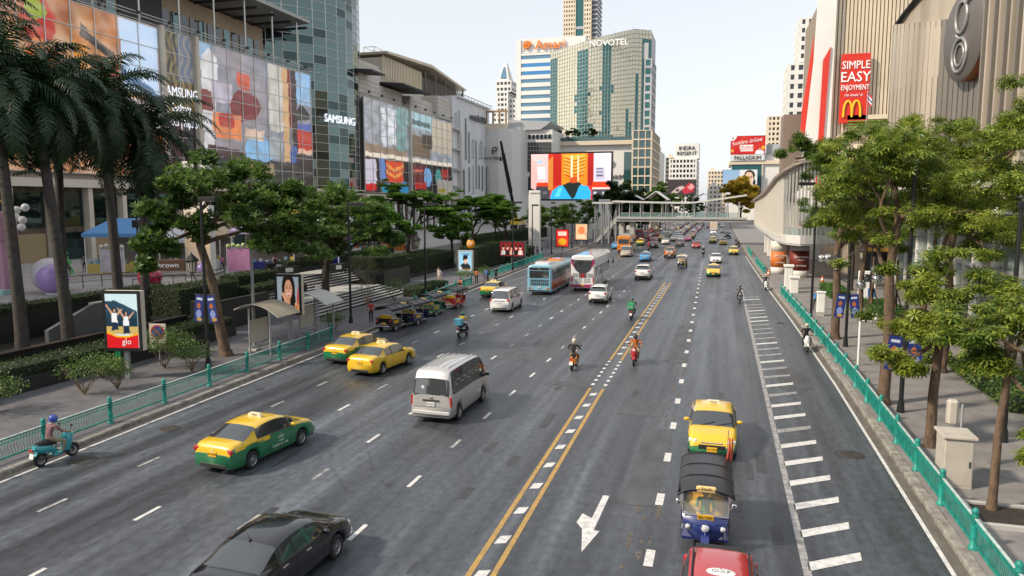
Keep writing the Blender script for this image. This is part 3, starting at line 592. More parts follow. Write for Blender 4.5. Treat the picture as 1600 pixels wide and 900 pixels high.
# ---------------------------------------------------------------- tuk tuk
M_tcan = mat('black_canvas', (.022, .023, .026), .38, var=.3, scale=3); M_tblue = paintm('tuk_blue', (.008, .02, .14)); M_vinyl = mat('yellow_vinyl', (.6, .36, .02), .45); M_redv = mat('red_vinyl', (.35, .03, .03), .5)
def make_tuk(can=M_tcan, pnt=M_tblue, seat=M_vinyl):
    t = thing('tuk_tuk', 'x', 'tuk tuk')
    # cowl: curved front shield
    c = MB(); rows = []
    for (z, y, w) in ((.32, 1.18, .30), (.5, 1.28, .44), (.72, 1.26, .54), (.92, 1.16, .6), (1.0, 1.08, .61)): rows.append([(w * s, y - .16 * abs(s) ** 2.2, z) for s in (-1, -.75, -.4, 0, .4, .75, 1)])
    vs = [p for r_ in rows for p in r_]; c.add(vs, [(i * 7 + j, i * 7 + j + 1, i * 7 + j + 8, i * 7 + j + 7) for i in range(4) for j in range(6)], smooth=True)
    c.add([(x, y - .05, z) for x, y, z in vs], [(i * 7 + j, i * 7 + j + 7, i * 7 + j + 8, i * 7 + j + 1) for i in range(4) for j in range(6)]); c.build('front_cowl', pnt, t, fix=False)
    b = MB(); b.box(-.6, .6, -1.45, 1.05, .3, .37); b.prism([(-1.5, .37), (-.15, .37), (-.15, .62), (-.5, .95), (-1.5, .95)], -.66, -.6, 'x'); b.prism([(-1.5, .37), (-.15, .37), (-.15, .62), (-.5, .95), (-1.5, .95)], .6, .66, 'x'); b.box(-.6, .6, -1.5, -1.45, .37, .98); b.build('body', pnt, t)
    k = MB(); k.bbox(-.56, .56, -1.1, -.5, .37, .72, .05); k.bbox(-.56, .56, -1.3, -1.12, .6, 1.22, .06); k.build('passenger_seat', seat, t)
    k = MB(); k.bbox(-.25, .25, -.05, .35, .55, .66, .04); k.box(-.2, .2, -.02, .3, .37, .55); k.build('driver_seat', seat, t)
    # roof: barrel canopy with ribs
    rf = MB(); nx = 10; ny = 9
    f = lambda i, j: ((-.72 + 1.44 * i / nx), -1.55 + 2.75 * j / ny, 1.66 + .17 * (1 - ((i - nx / 2) / (nx / 2)) ** 2) ** .6 - .09 * max(0, (j - 6) / 3) ** 2)
    vs = [f(i, j) for j in range(ny + 1) for i in range(nx + 1)]; q = [(j * (nx + 1) + i, j * (nx + 1) + i + 1, (j + 1) * (nx + 1) + i + 1, (j + 1) * (nx + 1) + i) for j in range(ny) for i in range(nx)]
    rf.add(vs, q, smooth=True); rf.add([(x * .98, y, z - .03) for x, y, z in vs], [p[::-1] for p in q]); rf.box(-.725, -.7, -1.55, 1.18, 1.5, 1.68); rf.box(.7, .725, -1.55, 1.18, 1.5, 1.68)
    ro = rf.build('roof', can, t, fix=False); r2 = MB()
    for j in (0, 3, 6, 9): r2.tube([(f(i, j)[0], f(i, j)[1], f(i, j)[2] + .012) for i in range(nx + 1)], .016, 6)
    for s in (0, 10): r2.tube([(f(s, j)[0], f(s, j)[1], f(s, j)[2]) for j in range(ny + 1)], .018, 6)
    r2.build('roof_rib', can, ro)
    p = MB()
    for s in (-1, 1):
        p.tube([(.58 * s, 1.05, .98), (.6 * s, .98, 1.6)], .02, 6); p.tube([(.64 * s, -.15, .6), (.66 * s, -.1, 1.62)], .018, 6); p.tube([(.64 * s, -1.48, .9), (.67 * s, -1.5, 1.62)], .02, 6)
        p.tube([(.66 * s, -.2, .82), (.72 * s, -.8, .9), (.68 * s, -1.45, 1.0)], .018, 6)
    p.tube([(-.6, .98, 1.6), (.6, .98, 1.6)], .02, 6); p.tube([(-.58, 1.06, .99), (.58, 1.06, .99)], .025, 6); p.tube([(-.64, -1.52, 1.25), (.64, -1.52, 1.25)], .018, 6); p.build('chrome_frame', M_chrome, t)
    gl = MB(); gl.add([(-.56, 1.05, 1.0), (.56, 1.05, 1.0), (.57, .985, 1.58), (-.57, .985, 1.58)], [(0, 1, 2, 3)]); gl.build('windscreen', mat('clear_screen', (.8, .85, .85), .03, alpha=.22, spec=.8), t)
    s = MB(); s.bbox(-.26, .26, -.05, .05, 0, .14, .04); s = s.build('taxi_sign', mat('sign_cream2', (.72, .5, .2), .4), t, (0, 1.16, 1.7)); text('sign_text', 'TAXI', .12, M_ink, s, FN(0, .053, .07), .002)
    plate(t, 1.16, .98, M_platey, 'ฝก 1963', 1, .42, -.3); plate(t, -1.53, .6, M_platey, 'ฝก 1963', -1, .36)
    for (x, y, z, r_) in ((0, 1.3, .76, .1), (-.45, 1.16, .72, .07), (.45, 1.16, .72, .07)):
        h = MB(); h.lathe([(.001, -.1), (r_ * .7, -.07), (r_, 0), (r_ * 1.08, .012), (r_ * 1.08, .03), (r_, .035)], 16, M=Matrix.Rotation(-PI / 2, 4, 'X')); h.lathe([(r_, .03), (r_ * .6, .055), (.001, .065)], 16, 1, M=Matrix.Rotation(-PI / 2, 4, 'X'))
        h.build('headlight', [M_chrome, M_head], t, (x, y + .03, z))
    m = MB(); m.tube([(0, 1.32, .62), (.0, 1.44, .5), (0, 1.42, .3)], .03, 6); m.tube([(-.09, 1.1, .8), (-.09, 1.32, .3)], .025, 6); m.tube([(.09, 1.1, .8), (.09, 1.32, .3)], .025, 6); m.build('front_fork', pnt, t)
    mg = MB(); mg.add([(x, 1.32 + .32 * math.cos(a), .29 + .32 * math.sin(a)) for a in [PI * .08 + PI * .8 * i / 8 for i in range(9)] for x in (-.1, .1)], [(2 * i, 2 * i + 1, 2 * i + 3, 2 * i + 2) for i in range(8)], smooth=True); mg.build('mudguard', pnt, t)
    w = add_wheel(t, .001, 1.32, .25, .13); add_wheel(t, .6, -.95, .27, .16); add_wheel(t, -.6, -.95, .27, .16)
    hb = MB(); hb.tube([(-.34, .82, 1.08), (-.1, .95, 1.0), (.1, .95, 1.0), (.34, .82, 1.08)], .016, 6); hb.build('handlebar', M_chrome, t)
    for sg in (1, -1):
        h = MB(); h.bbox(-.07, .07, -.03, .03, -.08, .08, .02); h.build('taillight', M_tail, t, (sg * .54, -1.52, .78)); h = MB(); h.sphere((sg * .1, 0, .1), .08, 8, 6, sc=(1, .4, 1)); h.cyl((0, 0, 0), (sg * .08, 0, .08), .01); h.build('wing_mirror', M_chrome, t, (sg * .62, 1.02, 1.2))
        h = MB(); h.prism([(-.3, .04), (.32, .04), (.28, .16), (-.26, .16)], 0, .02, 'x'); h.build('side_step', M_chrome, t, (sg * .6, .1, .26))
        h = MB(); h.bbox(-.015, .015, -.3, .3, -.1, .1, .01); h.build('side_panel', seat, t, (sg * .675, -.9, .72))
    bp = MB(); bp.tube([(-.6, -1.6, .42), (0, -1.66, .42), (.6, -1.6, .42)], .035, 8); bp.tube([(-.4, -1.62, .56), (.4, -1.62, .56)], .02, 6); bp.build('rear_bumper', M_chrome, t)
    return t
tuk_proto = make_tuk()
# ---------------------------------------------------------------- two-wheelers
def make_bike(pnt, scooter=True, box=None, boxtext=None):
    t = thing('scooter' if scooter else 'motorcycle', 'x', 'motorbike')
    r_ = .25 if scooter else .29; ya, yb = -.62, .62
    for y in (ya, yb):
        k = add_wheel(t, .001, y, r_, .11); k.rotation_euler = (0, 0, 0)
    b = MB()
    if scooter:
        b.tube([(0, -.85, .72), (0, -.6, .62), (0, -.3, .56), (0, -.05, .42)], [.1, .17, .17, .1], 10); b.bbox(-.15, .15, -.2, .32, .27, .33, .04)
        b.tube([(0, .34, .32), (0, .42, .6), (0, .48, .86), (0, .44, 1.0)], [.14, .19, .17, .1], 10)
    else:
        b.tube([(0, -.8, .8), (0, -.5, .72), (0, -.1, .7)], [.05, .1, .12], 10); b.tube([(0, -.15, .68), (0, .08, .8), (0, .3, .82), (0, .42, .78)], [.1, .16, .15, .07], 10); b.tube([(0, .3, .82), (0, .52, .84), (0, .62, .8)], [.1, .13, .08], 8)
        b.bbox(-.13, .13, -.2, .2, .25, .55, .05)
    b.build('fairing', pnt, t)
    s = MB(); s.tube([(0, -.72, .8), (0, -.4, .79), (0, -.1, .76), (0, .02, .72)], [.09, .14, .13, .07], 10); s.build('seat', M_trim, t)
    f = MB(); f.tube([(-.07, yb, r_), (-.07, .5, .75)], .022, 6); f.tube([(.07, yb, r_), (.07, .5, .75)], .022, 6); f.tube([(-.09, ya, r_), (-.09, -.2, .36)], .03, 6); f.tube([(.1, -.75, .32), (.1, -.2, .28)], [.06, .03], 8); f.build('fork_and_exhaust', M_dgrey, t)
    h = MB(); h.tube([(-.35, .32, 1.04), (-.15, .42, 1.03), (.15, .42, 1.03), (.35, .32, 1.04)], .014, 6)
    for sg in (-1, 1): h.tube([(sg * .22, .38, 1.04), (sg * .3, .4, 1.22)], .008, 5); h.sphere((sg * .32, .4, 1.25), .065, 8, 6, sc=(1, .35, .7)); h.cyl((sg * .34, .33, 1.04), (sg * .24, .38, 1.035), .02, n=6)
    h.build('handlebar', M_black, t)
    k = MB(); k.sphere((0, .6, .88), .085, 10, 6, sc=(1.1, .6, .8)); k.build('headlight', M_head, t); k = MB(); k.bbox(-.09, .09, -.03, .03, -.04, .04, .015); k.build('taillight', M_tail, t, (0, -.93, .68))
    k = MB(); k.bbox(-.1, .1, -.01, .01, -.09, .09, .004); k.build('number_plate', M_plate, t, (0, -.93, .46), (-.25, 0, 0))
    g_ = MB()
    for y in (ya, yb): g_.add([(x, y + (r_ + .03) * math.cos(a), r_ + (r_ + .03) * math.sin(a)) for a in [PI * .2 + PI * .65 * i / 8 for i in range(9)] for x in (-.07, .07)], [(2 * i, 2 * i + 1, 2 * i + 3, 2 * i + 2) for i in range(8)], smooth=True)
    g_.build('mudguard', pnt, t)
    return t
def cargo_box(m, label, loc, rz, txt, group=None):
    o = thing('delivery_box', label, 'box', loc, rz); b = MB(); b.bbox(-.24, .24, -.22, .22, 0, .42, .03); b.build('shell', m, o)
    b = MB(); b.bbox(-.25, .25, -.23, .23, .36, .44, .03); b.build('lid', m, o); text('lettering', txt, .16, TXT_W, o, FS(0, -.234, .2), .003) if txt else None; return o
# ================================================================ people
def cloth(name, c): return mat('cloth_' + name, c, .85, var=.18, scale=9)
C_ = dict(black=(.015, .015, .017), navy=(.02, .03, .08), white=(.6, .6, .58), yellow=(.6, .42, .03), red=(.4, .03, .03), green=(.02, .16, .07), blue=(.05, .2, .5), plaid=(.2, .1, .12), khaki=(.28, .22, .14), grey=(.15, .15, .16), orange=(.6, .16, .03), pink=(.55, .2, .28), denim=(.04, .07, .14), teal=(.03, .25, .28), beige=(.45, .38, .3))
BODY = {}
def body_mesh(pose):
    """one continuous skinned figure; slots: 0 top, 1 trousers, 2 skin, 3 shoes"""
    if pose in BODY: return BODY[pose]
    J = {}
    if pose in ('stand', 'walk', 'phone'):
        st = .16 if pose == 'walk' else .03; hz = .93
        J.update(hip=(0, 0, hz), waist=(0, 0, 1.08), chest=(0, .01, 1.28), neck=(0, 0, 1.45), jaw=(0, .02, 1.53), head=(0, .03, 1.60), crown=(0, .0, 1.68))
        for s, n in ((1, 'r'), (-1, 'l')):
            d = st * s
            J.update({'th' + n: (.09 * s, .0, .88), 'kn' + n: (.1 * s, d * .7 + .04, .5), 'an' + n: (.1 * s, d * 1.6 - (.04 if d < 0 else 0), .09 + (.05 if d < -.1 else 0)), 'to' + n: (.12 * s, d * 1.6 + .15, .035)})
            J.update({'sh' + n: (.18 * s, 0, 1.40), 'el' + n: (.24 * s, -.03 - d * .5, 1.13), 'wr' + n: (.25 * s, .06 - d * 1.1, .9)})
        if pose == 'phone': J.update({'elr': (.24, .02, 1.14), 'wrr': (.12, .27, 1.2)})
    elif pose in ('ride', 'lean'):
        ln = .16 if pose == 'lean' else .06
        J.update(hip=(0, -.28, .9), waist=(0, -.27 + ln * .3, 1.04), chest=(0, -.22 + ln, 1.25), neck=(0, -.18 + ln * 1.4, 1.42), jaw=(0, -.13 + ln * 1.5, 1.49), head=(0, -.12 + ln * 1.5, 1.56), crown=(0, -.15 + ln * 1.5, 1.65))
        for s, n in ((1, 'r'), (-1, 'l')):
            J.update({'th' + n: (.11 * s, -.22, .86), 'kn' + n: (.24 * s, .18, .76), 'an' + n: (.19 * s, .1, .36), 'to' + n: (.2 * s, .26, .31)})
            J.update({'sh' + n: (.2 * s, -.18 + ln, 1.37), 'el' + n: (.36 * s, .0, 1.14), 'wr' + n: (.34 * s, .26, 1.06)})
    else:   # sit
        J.update(hip=(0, 0, .52), waist=(0, -.01, .66), chest=(0, 0, .88), neck=(0, .02, 1.05), jaw=(0, .05, 1.13), head=(0, .06, 1.2), crown=(0, .03, 1.28))
        for s, n in ((1, 'r'), (-1, 'l')):
            J.update({'th' + n: (.1 * s, .05, .49), 'kn' + n: (.13 * s, .43, .5), 'an' + n: (.12 * s, .42, .09), 'to' + n: (.13 * s, .56, .035)})
            J.update({'sh' + n: (.18 * s, 0, 1.0), 'el' + n: (.24 * s, .08, .74), 'wr' + n: (.14 * s, .32, .62)})
    E = [('hip', 'waist'), ('waist', 'chest'), ('chest', 'neck'), ('neck', 'jaw'), ('jaw', 'head'), ('head', 'crown')]
    RAD = dict(hip=(.135, .105), waist=(.125, .095), chest=(.155, .11), neck=(.055, .055), jaw=(.068, .075), head=(.078, .092), crown=(.05, .06))
    seg = {}
    for n in 'rl':
        E += [('hip', 'th' + n), ('th' + n, 'kn' + n), ('kn' + n, 'an' + n), ('an' + n, 'to' + n), ('chest', 'sh' + n), ('sh' + n, 'el' + n), ('el' + n, 'wr' + n)]
        RAD.update({'th' + n: (.092, .092), 'kn' + n: (.062, .062), 'an' + n: (.042, .045), 'to' + n: (.04, .03), 'sh' + n: (.066, .062), 'el' + n: (.046, .046), 'wr' + n: (.03, .028)})
        w = Vector(J['wr' + n]); d = (w - Vector(J['el' + n])).normalized(); sd_ = Vector((0, 1, 0)) - d * d.y; sd_ = sd_.normalized() if sd_.length > .2 else Vector((1, 0, 0))
        out = d.cross(sd_) * (1 if n == 'r' else -1)
        J['pa' + n] = tuple(w + d * .07); RAD['pa' + n] = (.036, .02); E.append(('wr' + n, 'pa' + n))
        for i, (o_, l_) in enumerate(((.03, .06), (.011, .075), (-.01, .07), (-.028, .055))):
            a, b = 'f%d%s' % (i, n), 'g%d%s' % (i, n); J[a] = tuple(w + d * .1 + sd_ * o_); J[b] = tuple(w + d * (.1 + l_ * .75) + sd_ * o_ - out * .03); RAD[a] = (.0095, .0095); RAD[b] = (.008, .008); E += [('pa' + n, a), (a, b)]
        J['tm' + n] = tuple(w + d * .06 + sd_ * .05); RAD['tm' + n] = (.011, .011); E.append(('wr' + n, 'tm' + n))
    names = list(J); me = bpy.data.meshes.new('figure'); me.from_pydata([J[k] for k in names], [(names.index(a), names.index(b)) for a, b in E], [])
    o = bpy.data.objects.new('figure', me); COL.objects.link(o); md = o.modifiers.new('s', 'SKIN'); md.use_smooth_shade = True; md.branch_smoothing = .4
    for i, k in enumerate(names): me.skin_vertices[0].data[i].radius = RAD[k]; me.skin_vertices[0].data[i].use_root = (k == 'hip')
    o.modifiers.new('u', 'SUBSURF').levels = 1
    out = bpy.data.meshes.new_from_object(o.evaluated_get(bpy.context.evaluated_depsgraph_get())); bpy.data.objects.remove(o)
    SEG = []
    for a, b in E:
        k = a[:2]
        c = 0
        if a in ('jaw', 'head') or (a == 'neck'): c = 2
        elif k in ('el', 'wr', 'pa') or a[0] in 'fg': c = 2
        elif a in ('hip',) and b != 'waist' or k in ('th', 'kn'): c = 1
        elif k == 'an': c = 3
        SEG.append((Vector(J[a]), Vector(J[b]), c))
    for i in range(4): out.materials.append(None)
    for p in out.polygons:
        best = 9
        for a, b, c in SEG:
            ab = b - a; t = max(0, min(1, (p.center - a).dot(ab) / ab.length_squared)); dd = (p.center - a - ab * t).length
            if dd < best: best = dd; p.material_index = c
        p.use_smooth = True
    BODY[pose] = (out, Vector(J['head'])); return BODY[pose]
hr = MB(); hr.lathe([(.001, .125), (.05, .118), (.085, .085), (.1, .03), (.098, -.03), (.085, -.075)], 14); HAIRM = hr.mesh('hair', M_hair)
for v in HAIRM.vertices:
    v.co.y *= 1.15
    if v.co.y > .03 and v.co.z < .07: v.co.y = .03
    v.co.y -= .012
hm = MB(); hm.lathe([(.001, .15), (.06, .143), (.105, .11), (.13, .05), (.133, -.01), (.125, -.06), (.11, -.1)], 16); HELM = hm.mesh('helmet', P_black)
for v in HELM.vertices: v.co.y *= 1.12
vm = MB(); vm.add([(.128 * math.sin(a), .148 * math.cos(a), z) for a in [-1.0 + 2 * i / 8 for i in range(9)] for z in (-.05, .055)], [(2 * i, 2 * i + 1, 2 * i + 3, 2 * i + 2) for i in range(8)], smooth=True); VISM = vm.mesh('visor', M_cglass)
fm = MB(); fm.add([(-.014, .105, -.03), (.014, .105, -.03), (0, .135, -.028), (0, .11, .015)], [(0, 1, 2), (0, 2, 3), (1, 3, 2)])
for x in (-.033, .033): fm.sphere((x, .098, .012), .012, 6, 5, 1)
fm.box(-.022, .022, .1, .106, -.056, -.048, 2)
for x in (-.085, .085): fm.sphere((x, .01, -.005), .025, 6, 5, 0, (.4, .7, 1.1))
FACEM = fm.mesh('face', [M_skin, M_hair, mat('lips', (.3, .1, .08), .5)])
def person(label, loc, rz, pose='walk', top='white', legs='denim', helmet=None, hair=True, long=False, sleeves=False, group=None, sc=1.):
    me, hd = body_mesh(pose); o = obj('person', me, None, loc, (0, 0, rz)); tag(o, label, 'person', group)
    ms = [cloth(top, C_[top]), cloth(legs, C_[legs]), M_skin, M_trim]
    for i, s in enumerate(o.material_slots): s.link = 'OBJECT'; s.material = ms[i]
    o.scale = (sc, sc, sc); h = hd
    f = obj('face', FACEM, o, h)
    if helmet:
        k = obj('helmet', HELM, o, h + Vector((0, .0, .01))); k.material_slots[0].link = 'OBJECT'; k.material_slots[0].material = helmet; obj('visor', VISM, k)
    elif hair:
        k = obj('hair', HAIRM, o, h)
        if long: k.scale = (1.1, 1.1, 1.0)
    return o
# ================================================================ vehicles in the street
U = USED; PI_ = PI
def recol(o, p, p2=None):
    for ch in o.children:
        if ch.name.split('.')[0] == 'body' or ch.name.split('.')[0] in ('roof_rib', 'fairing', 'mudguard', 'front_cowl'):
            for i, s in enumerate(ch.material_slots): s.link = 'OBJECT'; s.material = (p2 or p) if i else p
        if ch.name.split('.')[0] in ('door_handle', 'wing_mirror'):
            for s in ch.material_slots: s.link = 'OBJECT'; s.material = p
    return o
place(sedan_proto, U, (-10.3, 15.1, 0), R(-2), 'black saloon with chrome door handles, nearest car at the bottom edge')
place(taxi_proto, U, (-16.2, 22.95, 0), R(-6), 'yellow and green taxi in the second lane, nearest taxi driving away')
place(ytaxi_proto, U, (-18.1, 37.35, 0), R(-7), 'all yellow taxi saloon driving away ahead of the green taxi')
place(taxi_proto, U, (-20.85, 39.6, 0), R(-7), 'yellow and green taxi by the left kerb beside the all yellow taxi')
place(van_proto, U, (-11.45, 30.75, 0), R(-1), 'silver high-roof commuter van in the middle lane')
place(mpv_proto, U, (-18.0, 62.0, 0), R(1), 'white tall minivan behind the blue city bus')
place(taxi_proto, U, (-21.9, 70.8, 0), R(0), 'yellow and green taxi at the left kerb beside the white minivan')
place(suv_proto, U, (-10.9, 69.4, 0), R(1), 'white compact crossover beside the white coach')
place(taxi_proto, U, (-.1, 29.0, 0), R(180), 'yellow and green taxi facing the viewer behind the near tuk tuk')
o = place(taxi_proto, U, (-.85, 98.2, 0), R(180), 'yellow and green taxi facing the viewer, alone in the middle of the right lanes')
o = place(sedan_proto, U, (-.75, 120.5, 0), R(180), 'white saloon facing the viewer behind the lone oncoming taxi'); recol(o, P_white)
o = place(suv_proto, U, (-9.1, 92.0, 0), R(0), 'white sport utility car with red lamps ahead of the crossover'); o.scale = (1.08, 1.08, 1.12)
o = place(ytaxi_proto, U, (-11.7, 121.0, 0), R(0), 'light blue taxi ahead of the white sport utility car'); recol(o, P_blue)
place(off_proto, U, (-8.4, 129.5, 0), R(0), 'orange off-roader with two round spare wheel covers')
o = place(mpv_proto, U, (-15.9, 130.5, 0), R(0), 'beige people carrier in front of the orange bus'); recol(o, paintm('car_beige', (.55, .48, .38)))
o = place(sedan_proto, U, (-5.0, 159.5, 0), R(180), 'red saloon facing the viewer near the centre line'); recol(o, P_red)
o = place(suv_proto, U, (-8.6, 164, 0), R(0), 'dark grey car ahead of the orange off-roader'); recol(o, P_grey)
o = place(taxi_proto, U, (2.2, 141, 0), R(180), 'green and yellow taxi close to the right kerb before the skywalk')
o = place(ytaxi_proto, U, (.4, 174, 0), R(180), 'yellow taxi facing the viewer under the skybridge, right of a pair'); recol(o, P_yellow, P_green)
o = place(taxi_proto, U, (-1.9, 181, 0), R(180), 'yellow taxi facing the viewer under the skybridge, left of a pair')
o = place(sedan_proto, U, (-1.6, 193, 0), R(180), 'dark saloon facing the viewer just past the skybridge'); recol(o, P_grey)
o = place(off_proto, U, (1.5, 206, 0), R(180), 'black pickup-like car parked by the right kerb past the skybridge'); recol(o, P_black)
# red hatchback at the very bottom edge
redcar = make_car('hatchback', 'red small hatchback with a white roof mark, cut off by the bottom edge', suv_spec(P_red, W=1.7)); redcar.location = (.2, 14.85, 0); redcar.rotation_euler.z = PI
rm = MB(); rm.lathe([(.001, 1.64), (.2, 1.638), (.22, 1.62)], 16); k = rm.build('roof_sticker', M_white_p, redcar, (0, -.3, 0)); k.scale = (1.4, .8, 1)
text('sticker_text', 'GULF', .16, M_ink, redcar, Matrix.Translation((0, -.3, 1.641)) @ Matrix.Rotation(PI, 4, 'Z'), .002)
# tuk tuks
nt_ = place(tuk_proto, U, (-.2, 20.5, 0), R(181), 'blue tuk tuk with black canopy and taxi sign, facing the viewer')
rb = MB()
for i, (dx, ph) in enumerate(((0, 0), (.05, .8), (-.03, 1.7))): rb.tube([(.62 + dx + .05 * math.sin(k * .8 + ph), -1.2 - .13 * k - dx, 2.35 - .3 * k + (.1 if k == 0 else 0)) for k in range(7)], [.02, .03, .03, .028, .028, .025, .02], 5)
tmp = rb.build('ribbon', mat('orange_ribbon', (.75, .13, .08), .6), nt_)
pm_ = MB(); pm_.tube([(-.58, -1.45, 1.6), (-.6, -1.5, 2.6)], .012, 6); tmp.scale = (-1, 1, 1); pm_.build('flag_pole', M_chrome, nt_)
for i, (x, y, rz, lab, p) in enumerate(((-23.0, 49.6, -8, 'black canopied tuk tuk parked by the left kerb nearest the green taxi', P_black), (-22.5, 52.4, -6, 'second parked tuk tuk at the left kerb, chrome-railed', P_navy),
        (-22.9, 57.0, -4, 'third parked tuk tuk at the left kerb, just past a gap', P_green), (-22.7, 61.6, -4, 'farthest of the four parked tuk tuks by the left railing', P_red))):
    o = place(tuk_proto, U, (x, y, 0), R(rz), lab); recol(o, p)
    for ch in list(o.children):
        if ch.name.split('.')[0] in ('ribbon', 'flag_pole'): bpy.data.objects.remove(ch)
o = place(tuk_proto, U, (-5.4, 109.6, 0), R(178), 'white roofed tuk tuk coming along the centre line'); recol(o, P_black)
for ch in list(o.children):
    if ch.name.split('.')[0] in ('ribbon', 'flag_pole'): bpy.data.objects.remove(ch)
    elif ch.name.startswith('roof'):
        for s in ch.material_slots: s.link = 'OBJECT'; s.material = M_white_p
# buses
def make_bus(name, label, L, Wd, Hh, pnt, side, loc, rz, style):
    t = thing(name, label, 'bus', loc, rz); hl = L / 2; w = Wd / 2; e = .12
    b = MB(); pr = [(-w, .35), (w, .35), (w, Hh - .35), (w - .1, Hh - .12), (w - .4, Hh), (-w + .4, Hh), (-w + .1, Hh - .12), (-w, Hh - .35)]
    n = len(pr); st = [(-hl, .9, 0), (-hl + .06, .97, 0), (-hl + .25, 1, 0), (hl - .3, 1, 0), (hl - .08, .97, 0), (hl, .9, 0)]
    vs = [(x * s, y, .35 + (z - .35) * (1 - (1 - s) * .4)) for y, s, _ in st for x, z in pr]
    fs = [(i * n + j, i * n + (j + 1) % n, (i + 1) * n + (j + 1) % n, (i + 1) * n + j) for i in range(len(st) - 1) for j in range(n)]
    b.add(vs, fs); b.add(vs, [tuple(range(n)), tuple(range((len(st) - 1) * n, len(st) * n))]); b.build('body', pnt, t)
    for sg in (1, -1):
        s = MB(); s.box(sg * w, sg * (w + .008), -hl + .3, hl - .4, .5, 1.45); s.build('side_panel', side, t)
        k = 6 if L > 9 else 4; seg = (L - 1.2) / k
        for i in range(k):
            q = MB(); q.box(sg * (w - .02), sg * (w + .012), -hl + .5 + seg * i + .06, -hl + .5 + seg * (i + 1) - .06, 1.5, min(Hh - .55, 2.55)); q.build('window', M_cglass, t)
        for y in (-hl + 2.2, hl - 2.4): add_wheel(t, sg * (w - .13), y, .48, .28)
    rear = -hl - .012
    if style == 'city':
        q = MB(); q.bbox(-w * .82, w * .82, rear - .02, rear + .1, 1.75, 2.5, .05); q.build('rear_window', M_cglass, t); q = MB(); q.bbox(-w * .82, w * .82, rear - .02, rear + .1, 2.56, 2.8, .03); q = q.build('route_display', M_ink, t)
        text('route_number', '73', .18, mat('amber_text', (.8, .5, .1), .5), t, FS(0, rear - .024, 2.68), .002)
        gr = mat('grille_grey', (.05, .08, .1), .5)
        for r_ in range(2):
            for c in range(9): q = MB(); q.box(-w * .72 + c * .215, -w * .72 + c * .215 + .16, rear - .015, rear + .05, 1.0 + r_ * .33, 1.27 + r_ * .33); q.build('grille_slot', gr, t)
        for x, m_ in ((-w * .78, M_tail), (w * .78, M_tail), (-w * .62, M_amber), (w * .62, M_amber)): q = MB(); q.bbox(x - .07, x + .07, rear - .02, rear + .05, .62, .78, .02); q.build('taillight', m_, t)
        q = MB(); q.box(-w * .9, w * .9, rear - .03, rear + .05, .4, .52); q.build('bumper', M_trim, t)
        q = MB(); q.bbox(-.7, .75, -hl + 1.2, -hl + 3.6, Hh - .01, Hh + .2, .05); q.build('air_conditioner', P_white, t); q = MB(); q.bbox(-.5, .9, hl - 5, hl - 3, Hh - .01, Hh + .2, .05); q.build('air_conditioner', P_orange, t)
    elif style == 'coach':
        q = MB(); nn = 12; P = [(-w * .8 + 1.6 * w * i / nn, 2.95 - 1.05 * math.sqrt(max(0, 1 - ((i - nn / 2) / (nn / 2)) ** 2))) for i in range(nn + 1)]
        q.prism([(w * .8, Hh - .5), (-w * .8, Hh - .5)] + P, rear - .02, rear + .1, 'y'); q.build('rear_window', M_cglass, t)
        mag = paintm('coach_magenta', (.32, .015, .1))
        for sg in (1, -1): q = MB(); q.prism([(sg * w * .98, Hh - .4), (sg * w * .8, Hh - .42), (sg * w * .72, 2.6), (sg * w * .55, 2.2), (sg * w * .98, 3.0)], rear - .03, rear + .05, 'y'); q.build('magenta_stripe', mag, t)
        q = MB(); q.bbox(-w * .97, w * .97, rear - .05, rear + .2, .42, .74, .05); q.build('rear_bumper', mag, t)
        q = MB(); q.bbox(-w * .32, w * .32, rear - .02, rear + .05, 1.45, 1.95, .03); q.build('engine_door', P_grey, t)
        for sg in (1, -1):
            q = MB(); q.box(sg * w * .4, sg * w * .84, rear - .02, rear + .05, 1.5, 1.9); q.build('grille_panel', M_grey, t); q = MB(); q.box(sg * w * .1, sg * w * .6, rear - .02, rear + .05, .95, 1.4); q.build('grille_panel', mat('light_grille', (.4, .41, .42), .6), t)
            q = MB(); q.bbox(sg * w * .88 - .06, sg * w * .88 + .06, rear - .04, rear + .05, .95, 1.6, .02); q.build('taillight', M_tail, t)
            q = MB(); q.tube([(sg * (w + .02), hl - .1, 2.9), (sg * (w + .3), hl + .15, 2.8), (sg * (w + .3), hl + .15, 2.1)], [.03, .04, .12], 6); q.build('wing_mirror', M_trim, t)
            q = MB(); q.tube([(sg * (w + .012), -hl + 1 + .8 * k, 1.0 + 1.3 * math.sin(k * .55)) for k in range(12)], .05, 5); q.build('side_swirl', P_silver, t)
        tr = MB(); tr.prism([(-.3, 1.5), (.3, 1.5), (0, 1.93)], rear - .035, rear - .02, 'y'); tr.build('warning_triangle', M_tail, t)
    else:
        q = MB(); q.bbox(-w * .8, w * .8, rear - .02, rear + .1, 1.7, 2.6, .05); q.build('rear_window', M_cglass, t)
        for sg in (1, -1): q = MB(); q.bbox(sg * w * .8 - .1, sg * w * .8 + .1, rear - .03, rear + .05, .9, 1.2, .02); q.build('taillight', M_tail, t)
        q = MB(); q.box(-w * .9, w * .9, rear - .03, rear + .05, .4, .6); q.build('bumper', M_trim, t)
        q = MB(); q.bbox(-.8, .8, -2, 1, Hh - .01, Hh + .18, .05); q.build('roof_vent', M_grey, t)
    plate(t, rear - .04, .66 if style == 'coach' else .8, M_platey if style == 'coach' else M_plate, '31-0427')
    return t
make_bus('city_bus', 'light blue backed city bus with orange side, in the left lanes', 11.5, 2.5, 3.05, paintm('bus_blue', (.22, .48, .62)), paintm('bus_orange', (.55, .13, .04)), (-17.6, 77.8, 0), R(.5), 'city')
